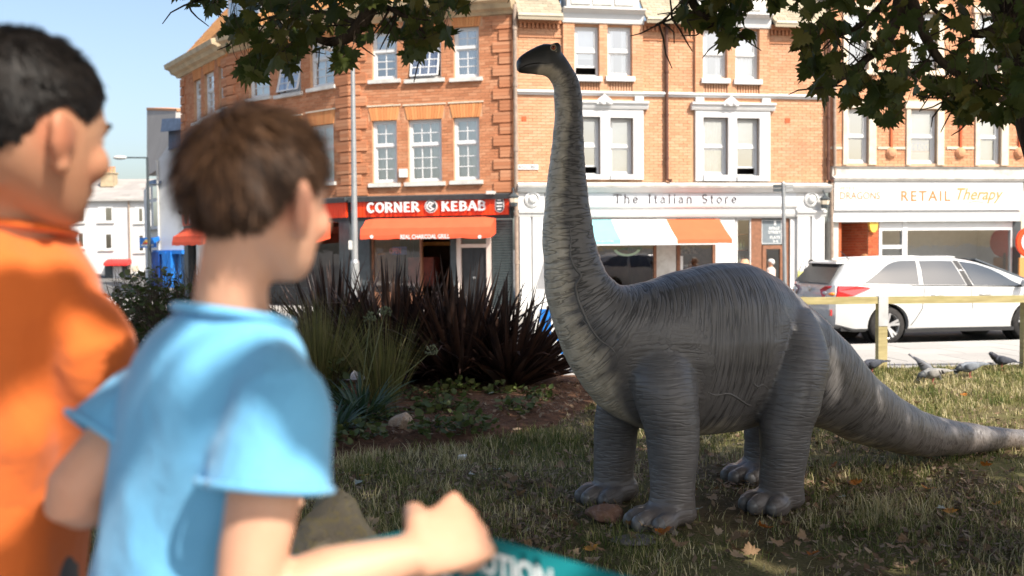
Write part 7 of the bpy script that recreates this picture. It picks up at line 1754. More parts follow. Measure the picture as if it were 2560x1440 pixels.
for i in range(len(tc) - 1):
    for k_ in range(6): f_.append((i * 6 + k_, (i + 1) * 6 + k_, (i + 1) * 6 + (k_ + 1) % 6, i * 6 + (k_ + 1) % 6))
mb = MB(); mb.add(v, f_); tape = mb.build('tape', M['tape'], bt, True)
L_ = [0.0]
for a_, b_ in zip(tc[:-1], tc[1:]): L_.append(L_[-1] + (b_ - a_).length)
def along(l):
    i = max(0, min(len(L_) - 2, int(np.searchsorted(L_, l)) - 1)); t_ = (l - L_[i]) / (L_[i + 1] - L_[i]); return tc[i] + (tc[i + 1] - tc[i]) * t_
def tape_text(txt, l0, w, d0, h, name='lettering'):
    vv, ff = font_mesh(txt, bold=.03); mn = vv.min(0); mx = vv.max(0); q = (vv - mn) / (mx - mn); pts = []
    for a_, b_ in q: pts.append(along(l0 + a_ * w) + dn * (d0 + (1 - b_) * h) + V3(0, -.0022 - .004, .0))
    m1 = MB(); m1.add(pts, ff); m1.build(name, M['tape_white'], tape)
i4 = 8 * 4; lx = L_[i4]          # just right of the fist
tape_text('CAUTION', lx - .062, .135, .014, .027); tape_text('CAUTION', lx + .15, .135, .014, .027); tape_text('CAUTION', lx - .30, .135, .014, .027); tape_text('DO NOT ENTER', lx - .085, .17, .050, .016); tape_text('DO NOT ENTER', lx + .13, .17, .050, .016)
M['post_metal'] = M['charcoal']
for e in (tc[0], tc[-1]):
    bp = empty('barrier_post', (e.x, e.y + .02, PZ), 'dark metal barrier post holding the %s end of the teal tape' % ('far' if e is tc[0] else 'near'), 'post'); mb = MB(); mb.tube([(e.x, e.y + .025, PZ + .03), (e.x, e.y + .025, e.z + .05)], .02, 10); mb.build('pole', M['charcoal'], bp); mb = MB(); mb.lathe((e.x, e.y + .025, PZ), [(.16, 0), (.16, .02), (.05, .035)], 20); mb.build('foot', M['charcoal'], bp)
# ================================================================ stones
def rock(name, c, r_, seed, mat, label, cat='rock', rot=0.0, jag=.35, sub=4, sink=.25):
    bm = bmesh.new(); bmesh.ops.create_icosphere(bm, subdivisions=sub, radius=1.0); v = np.array([list(q.co) for q in bm.verts])
    # chipped facets: cut by random planes
    rg = np.random.default_rng(seed)
    for _ in range(11):
        n = rg.normal(size=3); n /= np.linalg.norm(n); h = rg.uniform(.62, .9); d = v @ n; over = d > h; v[over] -= np.outer((d[over] - h) * .92, n)
    v *= (1 + jag * (vnoise(v * 2.2 + seed, seed) - .5))[:, None]; v *= (1 + .10 * (vnoise(v * 9 + seed, seed + 3) - .5))[:, None]; v *= np.array(r_); ca, sa = math.cos(rot), math.sin(rot); v = v @ np.array([[ca, sa, 0], [-sa, ca, 0], [0, 0, 1]])
    v[:, 2] += r_[2] * (1 - sink); f = [tuple(q.index for q in p.verts) for p in bm.faces]; bm.free()
    o = link(name, mesh(name, v, f, True), mat); o.location = c; tag(o, label, cat); return o
def rockmat(name, c1, c2, c3, sc=6):
    t = NT(name); n = t.noise(sc, detail=8, rough=.65); n2 = t.noise(sc * 7, detail=5); return t.done(t.bsdf(t.mix(t.ramp(n2, [(.5, 0), (.72, .7)]), t.ramp(n, [(.3, c1), (.7, c2)]), c3), .9, .2, bump=t.math('ADD', n, t.math('MULTIPLY', n2, .4)), bstr=.7, bdist=.03))
M['rock_tan'] = rockmat('rock_tan', (.30, .20, .13), (.48, .36, .26), (.55, .46, .36)); M['rock_red'] = rockmat('rock_red', (.14, .075, .05), (.24, .14, .10), (.30, .22, .18)); M['rock_grey'] = rockmat('rock_grey', (.12, .105, .095), (.2, .18, .16), (.26, .24, .2)); M['rock_lichen'] = rockmat('rock_lichen', (.20, .17, .13), (.36, .31, .22), (.40, .32, .12), 9)
q = G(1003, 1092); rock('tan_rock', (q.x, q.y, .0), (.125, .10, .12), 4, M['rock_tan'], 'rounded tan rock lying at the edge of the planting bed', jag=.3)
q = G(1512, 1308); rock('red_rock', (q.x, q.y, 0), (.105, .08, .062), 9, M['rock_red'], 'angular reddish rock beside the dinosaur front foot', jag=.25)
q = G(1590, 1356); rock('flat_stone', (q.x, q.y, 0), (.13, .09, .022), 14, M['rock_grey'], 'flat grey stone half buried in front of the dinosaur', 'stone', jag=.2, sink=.4)
q = P(870, 1300, 2.25); zt = P(800, 1258, 2.25).z
rock('lichen_boulder', (q.x - .055, 2.36, .0), (.215, .17, zt / 1.84), 21, M['rock_lichen'], 'tall lichen-covered boulder beyond the arm of the boy in blue', jag=.2, sink=.2)
for (px, py, s, m) in ((1150, 1010, .05, 'rock_tan'),):
    pass

# ================================================================ planting bed
def bed_z(x, y): return .075
def blade(mb, base, d, L, w, droop, n=5, fold=.25, rn=None, twist=0.0):
    """one strap leaf: folded strip that tapers to a point"""
    base = Vector(base); d = Vector(d).normalized(); h = Vector((d.x, d.y, 0)); h = h.normalized() if h.length > 1e-3 else Vector((1, 0, 0)); side = d.cross(Vector((0, 0, 1))); side = side.normalized() if side.length > 1e-3 else Vector((1, 0, 0))
    side = (side * math.cos(twist) + d.cross(side) * math.sin(twist)).normalized(); v = []; f = []; p = base.copy(); dd = d.copy()
    for i in range(n + 1):
        t_ = i / n; ww = w * (min(1, .55 + t_ * 1.5) if t_ < .3 else 1 - max(0, (t_ - .35) / .65) ** 1.6) * .5; nrm = side.cross(dd).normalized()
        v += [p - side * ww + nrm * ww * fold, p - nrm * ww * fold * .6, p + side * ww + nrm * ww * fold]
        p = p + dd * (L / n); dd = (dd + (h * .5 - Vector((0, 0, 1))) * droop / n * (t_ + .3)).normalized()
    for i in range(n): f += [(3 * i, 3 * i + 1, 3 * i + 4, 3 * i + 3), (3 * i + 1, 3 * i + 2, 3 * i + 5, 3 * i + 4)]
    mb.add(v, f)
    if rn is not None: mb.rn += [rn] * len(f)
def strapmat(name, c1, c2, c3, rough=.42):
    t = NT(name); r_ = t.rnd(); ob = t.obj(); n = t.noise(7, detail=3); col = t.ramp(r_, [(0, c1), (.6, c2), (1, c3)]); col = t.mix(t.ramp(n, [(.45, 0), (.75, .6)]), col, c3)
    b = t.bsdf(col, rough, .45); tl = t.n('BsdfTranslucent', Color=col); mx = t.n('MixShader'); mx.inputs[0].default_value = .25; t.l(b.outputs[0], mx.inputs[1]); t.l(tl.outputs[0], mx.inputs[2]); return t.done(mx)
M['flax'] = strapmat('flax_bronze', (.020, .013, .012), (.036, .021, .017), (.085, .040, .024)); M['reed'] = strapmat('reed_green', (.08, .09, .025), (.15, .15, .042), (.24, .20, .075), .55); M['aga'] = strapmat('agapanthus_leaf', (.020, .045, .022), (.035, .07, .035), (.09, .13, .06), .3); M['dead'] = strapmat('dead_stem', (.05, .032, .022), (.10, .07, .05), (.18, .14, .1), .8)
rg = random.Random(5)
def flax(c, n, H, spread, label, indiv=True, lean=0.0):
    root = empty('flax_plant', c, label, 'plant', None)
    for i in range(n):
        a = rg.uniform(0, 2 * math.pi); k = rg.random() ** .8; tilt = k * spread; d = Vector((math.cos(a) * math.sin(tilt) + lean, math.sin(a) * math.sin(tilt), math.cos(tilt)))
        L = H * rg.uniform(.62, 1.08) * (1.0 - .12 * k); r0 = rg.uniform(0, .17); b = Vector((c[0] + math.cos(a) * r0, c[1] + math.sin(a) * r0, c[2] - .02))
        mb = MB(); blade(mb, b, d, L, rg.uniform(.046, .082), rg.uniform(.0, .35) * k + (rg.uniform(.9, 2.2) if rg.random() < .15 else 0), 6, .35, None, rg.uniform(-.7, .7)); mb.build('leaf', M['flax'], root, True)
    return root
def bedpt(px, py): q = G(px, py, .06); return (q.x, q.y, .06)
flax(bedpt(1150, 962), 298, 1.42, 1.15, 'large bronze flax plant with sword leaves in the middle of the bed')
flax(bedpt(980, 955), 280, 1.45, 1.0, 'bronze flax plant next to the green reed grass')
flax(bedpt(1275, 965), 270, 1.18, 1.25, 'bronze flax plant spreading low beside the dinosaur chest', lean=.12)
flax(bedpt(840, 940), 190, 1.5, .8, 'bronze flax plant behind the reed grass')
flax(bedpt(1065, 945), 150, 1.3, 1.1, 'bronze flax plant squeezed between two larger ones')
def reeds(c, n, H, spread, label, mat='reed', w=.006, name='reed_grass'):
    root = empty(name, c, label, 'plant'); mb = MB()
    for i in range(n):
        a = rg.uniform(0, 2 * math.pi); k = rg.random(); tilt = k * spread; d = Vector((math.cos(a) * math.sin(tilt), math.sin(a) * math.sin(tilt), math.cos(tilt))); r0 = rg.uniform(0, .16)
        blade(mb, (c[0] + math.cos(a) * r0, c[1] + math.sin(a) * r0, c[2] - .02), d, H * rg.uniform(.5, 1.05), w * rg.uniform(.6, 1.3), rg.uniform(.1, .9) * k, 5, .2, rg.random(), rg.uniform(-1, 1))
    mb.build('blade', M[mat], root, True, 'stuff'); return root
reeds(bedpt(800, 1005), 620, 1.12, .62, 'tall green reed grass clump left of the flax', w=.008)
reeds(bedpt(955, 1010), 300, .95, .5, 'thin green reed clump in front of the bronze flax', w=.008)
reeds(bedpt(720, 985), 320, 1.05, .6, 'green reed grass clump behind the blue shoulder', w=.007)
def agapanthus(c, n, L, label, heads):
    root = empty('agapanthus', c, label, 'plant')
    for i in range(n):
        a = rg.uniform(0, 2 * math.pi); tilt = rg.uniform(.35, 1.25); d = Vector((math.cos(a) * math.sin(tilt), math.sin(a) * math.sin(tilt), math.cos(tilt))); mb = MB()
        blade(mb, (c[0] + math.cos(a) * .06, c[1] + math.sin(a) * .06, c[2] - .02), d, L * rg.uniform(.6, 1.1), rg.uniform(.02, .034), rg.uniform(.5, 1.6), 6, .25, None, rg.uniform(-.5, .5)); mb.build('leaf', M['aga'], root, True)
    for (hp, hy, D) in heads:
        e = P(hp, hy, D); b = Vector((c[0] + rg.uniform(-.08, .08), c[1], c[2])); mb = MB(); md = (b + e) / 2 + Vector((0, 0, .02)); mb.tube([b, md, e], [.007, .0055, .0045], 6); fs = mb.build('flower_stem', M['reed'], root, True); mb = MB()
        for j in range(34):
            a = rg.uniform(0, 6.28); z = rg.uniform(-.5, 1); rr = math.sqrt(max(0, 1 - z * z)); d = Vector((rr * math.cos(a), rr * math.sin(a), z)); tip = e + d * rg.uniform(.045, .065); mb.tube([e, tip], [.0014, .0016], 4); mb.ellip(tip, (.0065, .0065, .011), None, 6, 5)
        mb.build('seed_head', M['aga_seed'], fs, True, 'stuff')
M['aga_seed'] = strapmat('agapanthus_seed', (.10, .13, .06), (.16, .19, .09), (.22, .2, .12), .6)
agapanthus(bedpt(905, 1050), 110, .55, 'dark green agapanthus clump with drooping strap leaves beside the tan rock', [(962, 782, 9.3), (1078, 880, 9.0), (926, 795, 9.4)])
agapanthus(bedpt(830, 1085), 60, .45, 'smaller agapanthus clump below the large one', [])
# low leafy plants and shrubs
LEAF2 = [(0, 0), (.32, .22), (.42, .55), (.22, .85), (0, 1.0), (-.22, .85), (-.42, .55), (-.32, .22)]
def leafy(name, c, r_, n, size, label, mat, stems=0, rz=None, cat='plant'):
    root = empty(name, c, label, cat); mb = MB(); rz = rz or r_
    for i in range(n):
        a = rg.uniform(0, 6.28); rr = r_ * math.sqrt(rg.random()); z = rz * rg.uniform(.05, 1) * (1 - .4 * (rr / r_) ** 2); p = Vector((c[0] + rr * math.cos(a), c[1] + rr * math.sin(a), c[2] + z))
        u = Vector((rg.gauss(0, 1), rg.gauss(0, 1), rg.gauss(0, .5))).normalized(); w = u.cross(Vector((rg.gauss(0, .6), rg.gauss(0, .6), 1))).normalized(); s = size * rg.uniform(.5, 1.2); nn = u.cross(w)
        pts = [p + w * x * s + u * y * s + nn * (abs(x) * .25 - (y - .5) ** 2 * .3) * s for x, y in LEAF2]; mb.add(pts, [(0, 1, 2, 7), (7, 2, 3, 6), (6, 3, 4, 5)]); mb.rn += [rg.random()] * 3
    mb.build('foliage', M[mat], root, True, 'stuff')
    mb = MB()
    for i in range(stems or max(4, n // 20)):
        a = rg.uniform(0, 6.28); rr = r_ * rg.random() * .8; mb.tube([(c[0], c[1], c[2]), (c[0] + rr * .5 * math.cos(a), c[1] + rr * .5 * math.sin(a), c[2] + rz * .5), (c[0] + rr * math.cos(a), c[1] + rr * math.sin(a), c[2] + rz * rg.uniform(.6, 1))], [.006, .004, .002], 5)
    mb.build('stem', M['dead'], root, False, 'stuff'); return root
M['leaf_shrub'] = leafmat('leaf_shrub', (.045, .075, .018), (.075, .10, .028), (.13, .14, .04)); M['leaf_ground'] = leafmat('leaf_ground', (.06, .09, .022), (.10, .13, .035), (.17, .17, .05))
for (px, py, r_, n, lab) in ((1110, 1030, .30, 150, 'low yellow green ground cover at the front of the bed'), (1180, 1075, .22, 90, 'small yellow green plant spilling onto the lawn edge'), (1045, 1000, .2, 70, 'small leafy plant beneath the bronze flax'), (1255, 990, .18, 60, 'tuft of pale green leaves on the bare red soil'), (960, 1055, .24, 90, 'leafy ground cover behind the tan rock'), (1130, 985, .3, 120, 'broad green ground cover at the foot of the flax'), (1350, 1000, .16, 50, 'little weed near the dinosaur chest'), (1080, 1085, .2, 70, 'low weed between the tan rock and the lawn'), (1290, 1030, .2, 60, 'sparse green weed on the red soil edge'), (890, 1100, .24, 100, 'low green growth under the agapanthus leaves')):
    b = bedpt(px, py); leafy('ground_cover', b, r_, n, .075, lab, 'leaf_ground', rz=.16)
b = bedpt(838, 1010); leafy('young_shrub', b, .2, 130, .08, 'yellow green young shrub tucked behind the agapanthus', 'leaf_ground', rz=.5)
b = bedpt(400, 985); leafy('leafy_shrub', (b[0], b[1], .05), .45, 1250, .085, 'leafy green shrub between the two boys', 'leaf_shrub', rz=1.38, cat='shrub')
b = bedpt(335, 970); leafy('leafy_shrub', (b[0], b[1], .05), .38, 850, .085, 'smaller leafy shrub behind the orange shoulder', 'leaf_shrub', rz=1.3, cat='shrub')
def twiggy(c, n, H, label):
    root = empty('dry_bush', c, label, 'shrub'); mb = MB()
    for i in range(n):
        a = rg.uniform(0, 6.28); tl = rg.uniform(0, .5); p = Vector((c[0] + rg.uniform(-.15, .15), c[1] + rg.uniform(-.15, .15), c[2])); d = Vector((math.cos(a) * math.sin(tl), math.sin(a) * math.sin(tl), math.cos(tl))); pts = [p]
        for j in range(6): d = (d + Vector((rg.gauss(0, .22), rg.gauss(0, .22), rg.gauss(0, .12)))).normalized(); p = p + d * H / 6 * rg.uniform(.7, 1.1); pts.append(p.copy())
        mb.tube(pts, [.005, .0045, .004, .0035, .003, .0022, .001], 4)
        for j in (2, 3, 4, 5):
            q = pts[j].copy(); d2 = (d + Vector((rg.gauss(0, .8), rg.gauss(0, .8), rg.gauss(0, .4)))).normalized(); mb.tube([q, q + d2 * .08, q + d2 * .15 + Vector((rg.gauss(0, .03), rg.gauss(0, .03), 0))], [.0028, .002, .001], 4)
    mb.build('twig', M['dead'], root, False, 'stuff')
twiggy(bedpt(478, 990), 120, 1.62, 'dry brown twiggy bush beside the leafy shrub'); twiggy(bedpt(425, 975), 70, 1.6, 'dry twiggy bush in front of the blue shopfront'); twiggy(bedpt(690, 990), 90, 1.3, 'dry grass-like bush behind the blue collar')

# ================================================================ the sycamore above
t = NT('bark'); nb_ = t.noise(3, t.comb(t.math('MULTIPLY', t.sep(t.obj())[0], 5), t.math('MULTIPLY', t.sep(t.obj())[1], 5), t.math('MULTIPLY', t.sep(t.obj())[2], 1.4)), 8, .65)
M['bark'] = t.done(t.bsdf(t.ramp(nb_, [(.35, (.035, .025, .018)), (.7, (.12, .09, .065))]), .95, .1, bump=nb_, bstr=1.0, bdist=.04))
M['sycamore'] = leafmat('sycamore_leaf', (.050, .075, .019), (.095, .118, .028), (.19, .16, .038), .5, .42, 14)
tree = empty('sycamore_tree', (2.95, 4.5, 0), 'large sycamore tree whose leafy branches hang over the lawn', 'tree')
trunk_pts = [Vector((3.02, 4.45, -.05)), Vector((2.92, 4.48, .5)), Vector((2.72, 4.55, 1.5)), P(2640, 250, 4.6), P(2585, 0, 4.6), Vector((2.2, 4.45, 3.4)), Vector((2.0, 4.2, 4.6)), Vector((1.9, 3.8, 6.0)), Vector((1.9, 3.4, 7.2))]
mb = MB(); tcp = catmull(trunk_pts, 6); mb.tube(tcp, [x.x for x in catmull([Vector((q, 0, 0)) for q in (.36, .27, .22, .185, .175, .165, .14, .09, .04)], 6)], 20)
tv = np.array(mb.v); nrm = vnoise(tv * np.array([7, 7, 2.0]), 41) - .5
mb.v = [tuple(p) for p in tv + np.stack([nrm, nrm * .8, 0 * nrm], 1) * .035]
mb.build('trunk', M['bark'], tree, True)
LOBE = []
for k, (a, r_) in enumerate([(-90, .10), (-62, .34), (-38, .30), (-26, .62), (-12, .50), (2, .80), (14, .60), (24, .66), (38, .48), (52, .72), (64, .62), (74, .86), (82, .76), (90, 1.06), (98, .76), (106, .86), (116, .62), (128, .72), (142, .48), (156, .66), (166, .60), (178, .80), (192, .50), (206, .62), (218, .30), (242, .34)]):
    LOBE.append((r_ * math.cos(R(a)), r_ * math.sin(R(a))))
def lobe_mesh(curl, fold, seed):
    rr = random.Random(seed); v = [(0, 0, 0)]; 
    for x, y in LOBE: q = 1 + rr.uniform(-.08, .08); x *= q; y *= q; v.append((x * .5, y * .5, -abs(x) * fold * .5 - curl * (x * x + y * y) * .5 + rr.uniform(-.02, .02)))
    n = len(LOBE); f = [(0, 1 + i, 1 + (i + 1) % n) for i in range(n)]; me = mesh('leaf', v, f, True); me.materials.append(M['sycamore']); return me
LM = [lobe_mesh(c, f, i) for i, (c, f) in enumerate(((.1, .15), (.35, -.1), (.2, .3), (-.15, .2), (.5, .1), (.25, -.25), (.7, .35), (-.3, -.2)))]
LMV = [np.array([list(q.co) for q in m.vertices]) for m in LM]; LF = np.array([(0, 1 + i, 1 + (i + 1) % len(LOBE)) for i in range(len(LOBE))])
# hanging branches in view: (pixel path, depth path, start radius)
rt_ = random.Random(17); twigs = []; leaf_sites = []
def branch(pts, r0, r1, name='branch'):
    p_ = catmull(pts, 5); mb = MB(); n = len(p_); mb.tube(p_, [r0 + (r1 - r0) * i / (n - 1) for i in range(n)], 8); mb.build(name, M['bark'], tree, True); return p_
def B(*a): return [P(x, y, d) for x, y, d in a]
main = []
main.append(branch([trunk_pts[5], Vector((1.95, 4.5, 3.35))] + B((2262, -40, 4.5), (2225, 90, 4.45), (2150, 160, 4.4), (2080, 215, 4.35)), .05, .008))
main.append(branch(B((2262, -60, 4.5), (2300, 60, 4.4), (2350, 150, 4.35), (2430, 205, 4.3), (2520, 230, 4.25)), .03, .006))
main.append(branch(B((2262, -60, 4.5), (2190, 30, 4.7), (2120, 80, 4.8), (2040, 100, 4.85)), .024, .005))
main.append(branch([trunk_pts[4]] + B((2470, 80, 4.5), (2400, 70, 4.6), (2330, 20, 4.8)), .03, .008))
main.append(branch([trunk_pts[3]] + B((2540, 240, 4.4), (2450, 260, 4.3), (2380, 230, 4.2)), .02, .004))
main.append(branch([trunk_pts[6], Vector((1.0, 4.6, 4.2))] + B((1760, -120, 4.7), (1730, 0, 4.65), (1790, 60, 4.6), (1850, 100, 4.55)), .045, .005))
main.append(branch(B((1730, -10, 4.65), (1690, 40, 4.65), (1640, 62, 4.6)), .010, .003))
main.append(branch([trunk_pts[6], Vector((.6, 4.3, 4.1)), Vector((-.2, 4.3, 3.4))] + B((960, -50, 4.4), (890, 75, 4.4), (830, 105, 4.4), (770, 95, 4.4), (690, 130, 4.4)), .06, .006))
main.append(branch(B((900, 60, 4.4), (800, 30, 4.5), (690, 40, 4.55), (600, 70, 4.6)), .014, .004))
main.append(branch(B((930, 0, 4.4), (1010, 40, 4.3), (1070, 90, 4.25)), .014, .004))
main.append(branch(B((960, -40, 4.4), (700, -60, 4.6), (560, -20, 4.7), (470, 10, 4.75)), .016, .004))
def sub_twigs(path, n, L, rr=rt_):
    for i in range(n):
        k = rr.randrange(2, len(path)); p = path[k].copy(); d = Vector((rr.gauss(0, 1), rr.gauss(0, .7), rr.gauss(-.35, .5))).normalized(); pts = [p]
        for j in range(3): d = (d + Vector((rr.gauss(0, .3), rr.gauss(0, .3), rr.gauss(-.1, .2)))).normalized(); p = p + d * L / 3 * rr.uniform(.6, 1.1); pts.append(p.copy())
        twigs.append(pts)
for pth in main: sub_twigs(pth, 9, .22)
mb = MB()
for tw in twigs: mb.tube(tw, [.0055, .0045, .0035, .002], 5)
mb.build('twig', M['bark'], tree, True, 'stuff')
# leaves in view, sampled over the areas of picture the branches fill
def in_px(poly, x, y): return bool(in_poly(np.array([x]), np.array([y]), poly)[0])
REG = [([(1995, 60), (2010, -60), (2640, -60), (2640, 300), (2560, 262), (2470, 245), (2400, 290), (2340, 225), (2250, 250), (2180, 280), (2120, 240), (2060, 215), (2010, 160), (1992, 100)], 235, (3.9, 5.0)),
       ([(2000, 70), (2060, 110), (2090, 230), (2050, 240), (2010, 180)], 18, (4.2, 4.8)), ([(2160, 200), (2260, 200), (2240, 300), (2180, 300)], 26, (4.0, 4.6)), ([(2330, 200), (2560, 200), (2540, 290), (2400, 300)], 52, (4.0, 4.5)),
       ([(1670, -30), (1880, -30), (1890, 0), (1850, 55), (1810, 90), (1745, 60), (1700, 30)], 40, (4.4, 4.8)), ([(1800, 50), (1870, 60), (1860, 115), (1820, 110)], 7, (4.4, 4.7)), ([(1880, -40), (2010, -40), (2010, 35), (1940, 20)], 14, (4.5, 5.0)),
       ([(540, 100), (600, -20), (700, -40), (1130, -40), (1120, 60), (1060, 110), (1000, 95), (930, 95), (860, 130), (760, 130), (700, 150), (620, 150), (560, 120)], 165, (4.1, 4.9)),
       ([(590, 130), (680, 130), (640, 190), (600, 180)], 14, (4.2, 4.6)), ([(690, 120), (760, 110), (740, 180), (705, 175)], 11, (4.2, 4.5)), ([(830, 100), (890, 100), (870, 165), (840, 160)], 9, (4.2, 4.5)), ([(1000, 70), (1060, 80), (1050, 160), (1010, 155)], 10, (4.1, 4.4)), ([(1070, 60), (1120, 60), (1110, 120), (1080, 115)], 8, (4.1, 4.4)),
       ([(430, -40), (560, -40), (555, 15), (500, 20), (440, 0)], 20, (4.5, 4.9)), ([(1100, -50), (1180, -50), (1170, 15), (1120, 10)], 8, (4.2, 4.5)), ([(1250, -60), (1650, -60), (1650, -35), (1250, -35)], 10, (4.3, 4.8))]
inst = []
for poly, n, dr in REG:
    xs = [p[0] for p in poly]; ys = [p[1] for p in poly]; c = 0; tries = 0
    while c < n and tries < 9000:
        tries += 1; x = rt_.uniform(min(xs), max(xs)); y = rt_.uniform(min(ys), max(ys))
        if not in_px(poly, x, y): continue
        D = rt_.uniform(*dr); sz = rt_.uniform(.075, .19); p = P(x, y, D)
        az = rt_.uniform(0, 6.28); dr_ = Vector((math.cos(az) * .8, math.sin(az) * .55, -rt_.uniform(.1, 1.3))).normalized(); nz = Vector((rt_.gauss(0, .45), rt_.gauss(-.45, .5), rt_.uniform(.2, 1))).normalized(); xx = dr_.cross(nz).normalized(); zz = xx.cross(dr_)
        inst.append((p, xx, dr_, zz, sz, rt_.randrange(8))); c += 1
order = sorted(range(len(inst)), key=lambda i: -inst[i][4] / inst[i][0].y if (0 < project(inst[i][0])[0] < 2560 and project(inst[i][0])[1] > 0) else 1)
rng = np.random.default_rng(3)
for i in order[:300]:
    p, xx, dr_, zz, sz, k = inst[i]; o = bpy.data.objects.new('leaf', LM[k]); COL.objects.link(o); o.parent = tree; o.matrix_parent_inverse = Matrix.Translation(-tree.location)
    m4 = Matrix(((xx.x, dr_.x, zz.x, p.x), (xx.y, dr_.y, zz.y, p.y), (xx.z, dr_.z, zz.z, p.z), (0, 0, 0, 1))) @ Matrix.Scale(sz, 4); o.matrix_basis = m4
VV = []; TT = []; rn = []; off = 0
for i in order[300:]:
    p, xx, dr_, zz, sz, k = inst[i]; m3 = np.array([list(xx), list(dr_), list(zz)]); q = LMV[k] @ m3 * sz + np.array(list(p)); VV.append(q); TT.append(LF + off); off += len(q); rn += [rng.random()] * len(LF)
# petioles joining the visible leaves to the twigs
mb = MB()
for i in order[:300]:
    p, xx, dr_, zz, sz, k = inst[i]; mb.tube([p, p - dr_ * sz * .5 + Vector((0, 0, sz * .15)), p - dr_ * sz * .7 + Vector((0, 0, sz * .5))], [.0016, .0014, .0012], 4)
mb.build('leaf_stalk', M['bark'], tree, False, 'stuff')
# the crown above the picture: simple leaves through a wide volume, kept out of the view below
N = 46000; c0 = np.array([1.0, 1.6, 6.3]); rad = np.array([6.4, 6.2, 3.9]); q = rng.normal(size=(N, 3)); q /= np.linalg.norm(q, axis=1)[:, None]; q = c0 + q * (rng.random(N) ** .45)[:, None] * rad
dens = vnoise(q * np.array([.55, .55, .6]), 51) * .6 + vnoise(q * 1.4, 52) * .4; keep = dens > .445
y = q[:, 1]; lim = 1.55 + np.maximum(y, 0) * .285 + .30; keep &= np.where(y > .3, q[:, 2] > lim, q[:, 2] > 2.9); keep &= q[:, 2] > 2.7
land = q - np.array(list(SUN)) * ((q[:, 2] - 1.25) / SUN.z)[:, None]; boys = (land[:, 0] > -1.5) & (land[:, 0] < .4) & (land[:, 1] > .3) & (land[:, 1] < 2.0)
keep &= ~boys; q = q[keep]  # crown leaves cut away where they would block the sun from the boys
# unseen loose leaves added behind the camera, set up-sun to dapple the boys
nl = 120; lx_ = rng.uniform(-1.35, .45, nl); ly_ = rng.uniform(.4, 1.9, nl); lt_ = rng.uniform(2.5, 4.2, nl); low = np.stack([lx_, ly_, np.full(nl, 1.25)], 1) + np.array(list(SUN)) * lt_[:, None]; q = np.concatenate([q, low]); n = len(q)
a = rng.normal(size=(n, 3)) * np.array([.5, .5, .35]) + np.array([0, 0, .8]); a /= np.linalg.norm(a, axis=1)[:, None]; b = np.cross(a, rng.normal(size=(n, 3))); b /= np.linalg.norm(b, axis=1)[:, None]; cc = np.cross(a, b); s = rng.uniform(.13, .23, n)[:, None]; s[-nl:] = rng.uniform(.10, .16, nl)[:, None]
shape = [(0, -.45), (.5, -.05), (.38, .35), (0, .6), (-.38, .35), (-.5, -.05)]
vs = np.stack([q + (b * x + cc * y_) * s - a * s * .12 * abs(x) for x, y_ in shape], 1).reshape(-1, 3); i0 = np.arange(n) * 6 + off
T6 = np.concatenate([np.stack([i0, i0 + 1, i0 + 2], 1), np.stack([i0, i0 + 2, i0 + 3], 1), np.stack([i0, i0 + 3, i0 + 4], 1), np.stack([i0, i0 + 4, i0 + 5], 1)])
rc = rng.random(n)
VV.append(vs); TT.append(T6); rn = rn + list(rc) * 4
me = np_mesh('crown', np.concatenate(VV), np.concatenate(TT)); put_attr(me, 'rnd', rn, 'FACE'); o = link('crown', me, M['sycamore'], tree, 'stuff')
CROWN_N = n
# limbs carrying it
for (e, r0) in (((-3.2, 2.0, 6.5), .10), ((4.6, 1.0, 6.8), .10), ((1.0, -2.6, 6.4), .11), ((-1.5, -1.2, 7.0), .09), ((3.8, 4.2, 7.5), .08), ((-1.0, 4.2, 6.6), .09)):
    s0 = trunk_pts[6]; e = Vector(e); branch([s0, s0 * .6 + e * .4 + Vector((0, 0, .5)), e], r0, .02, 'limb')

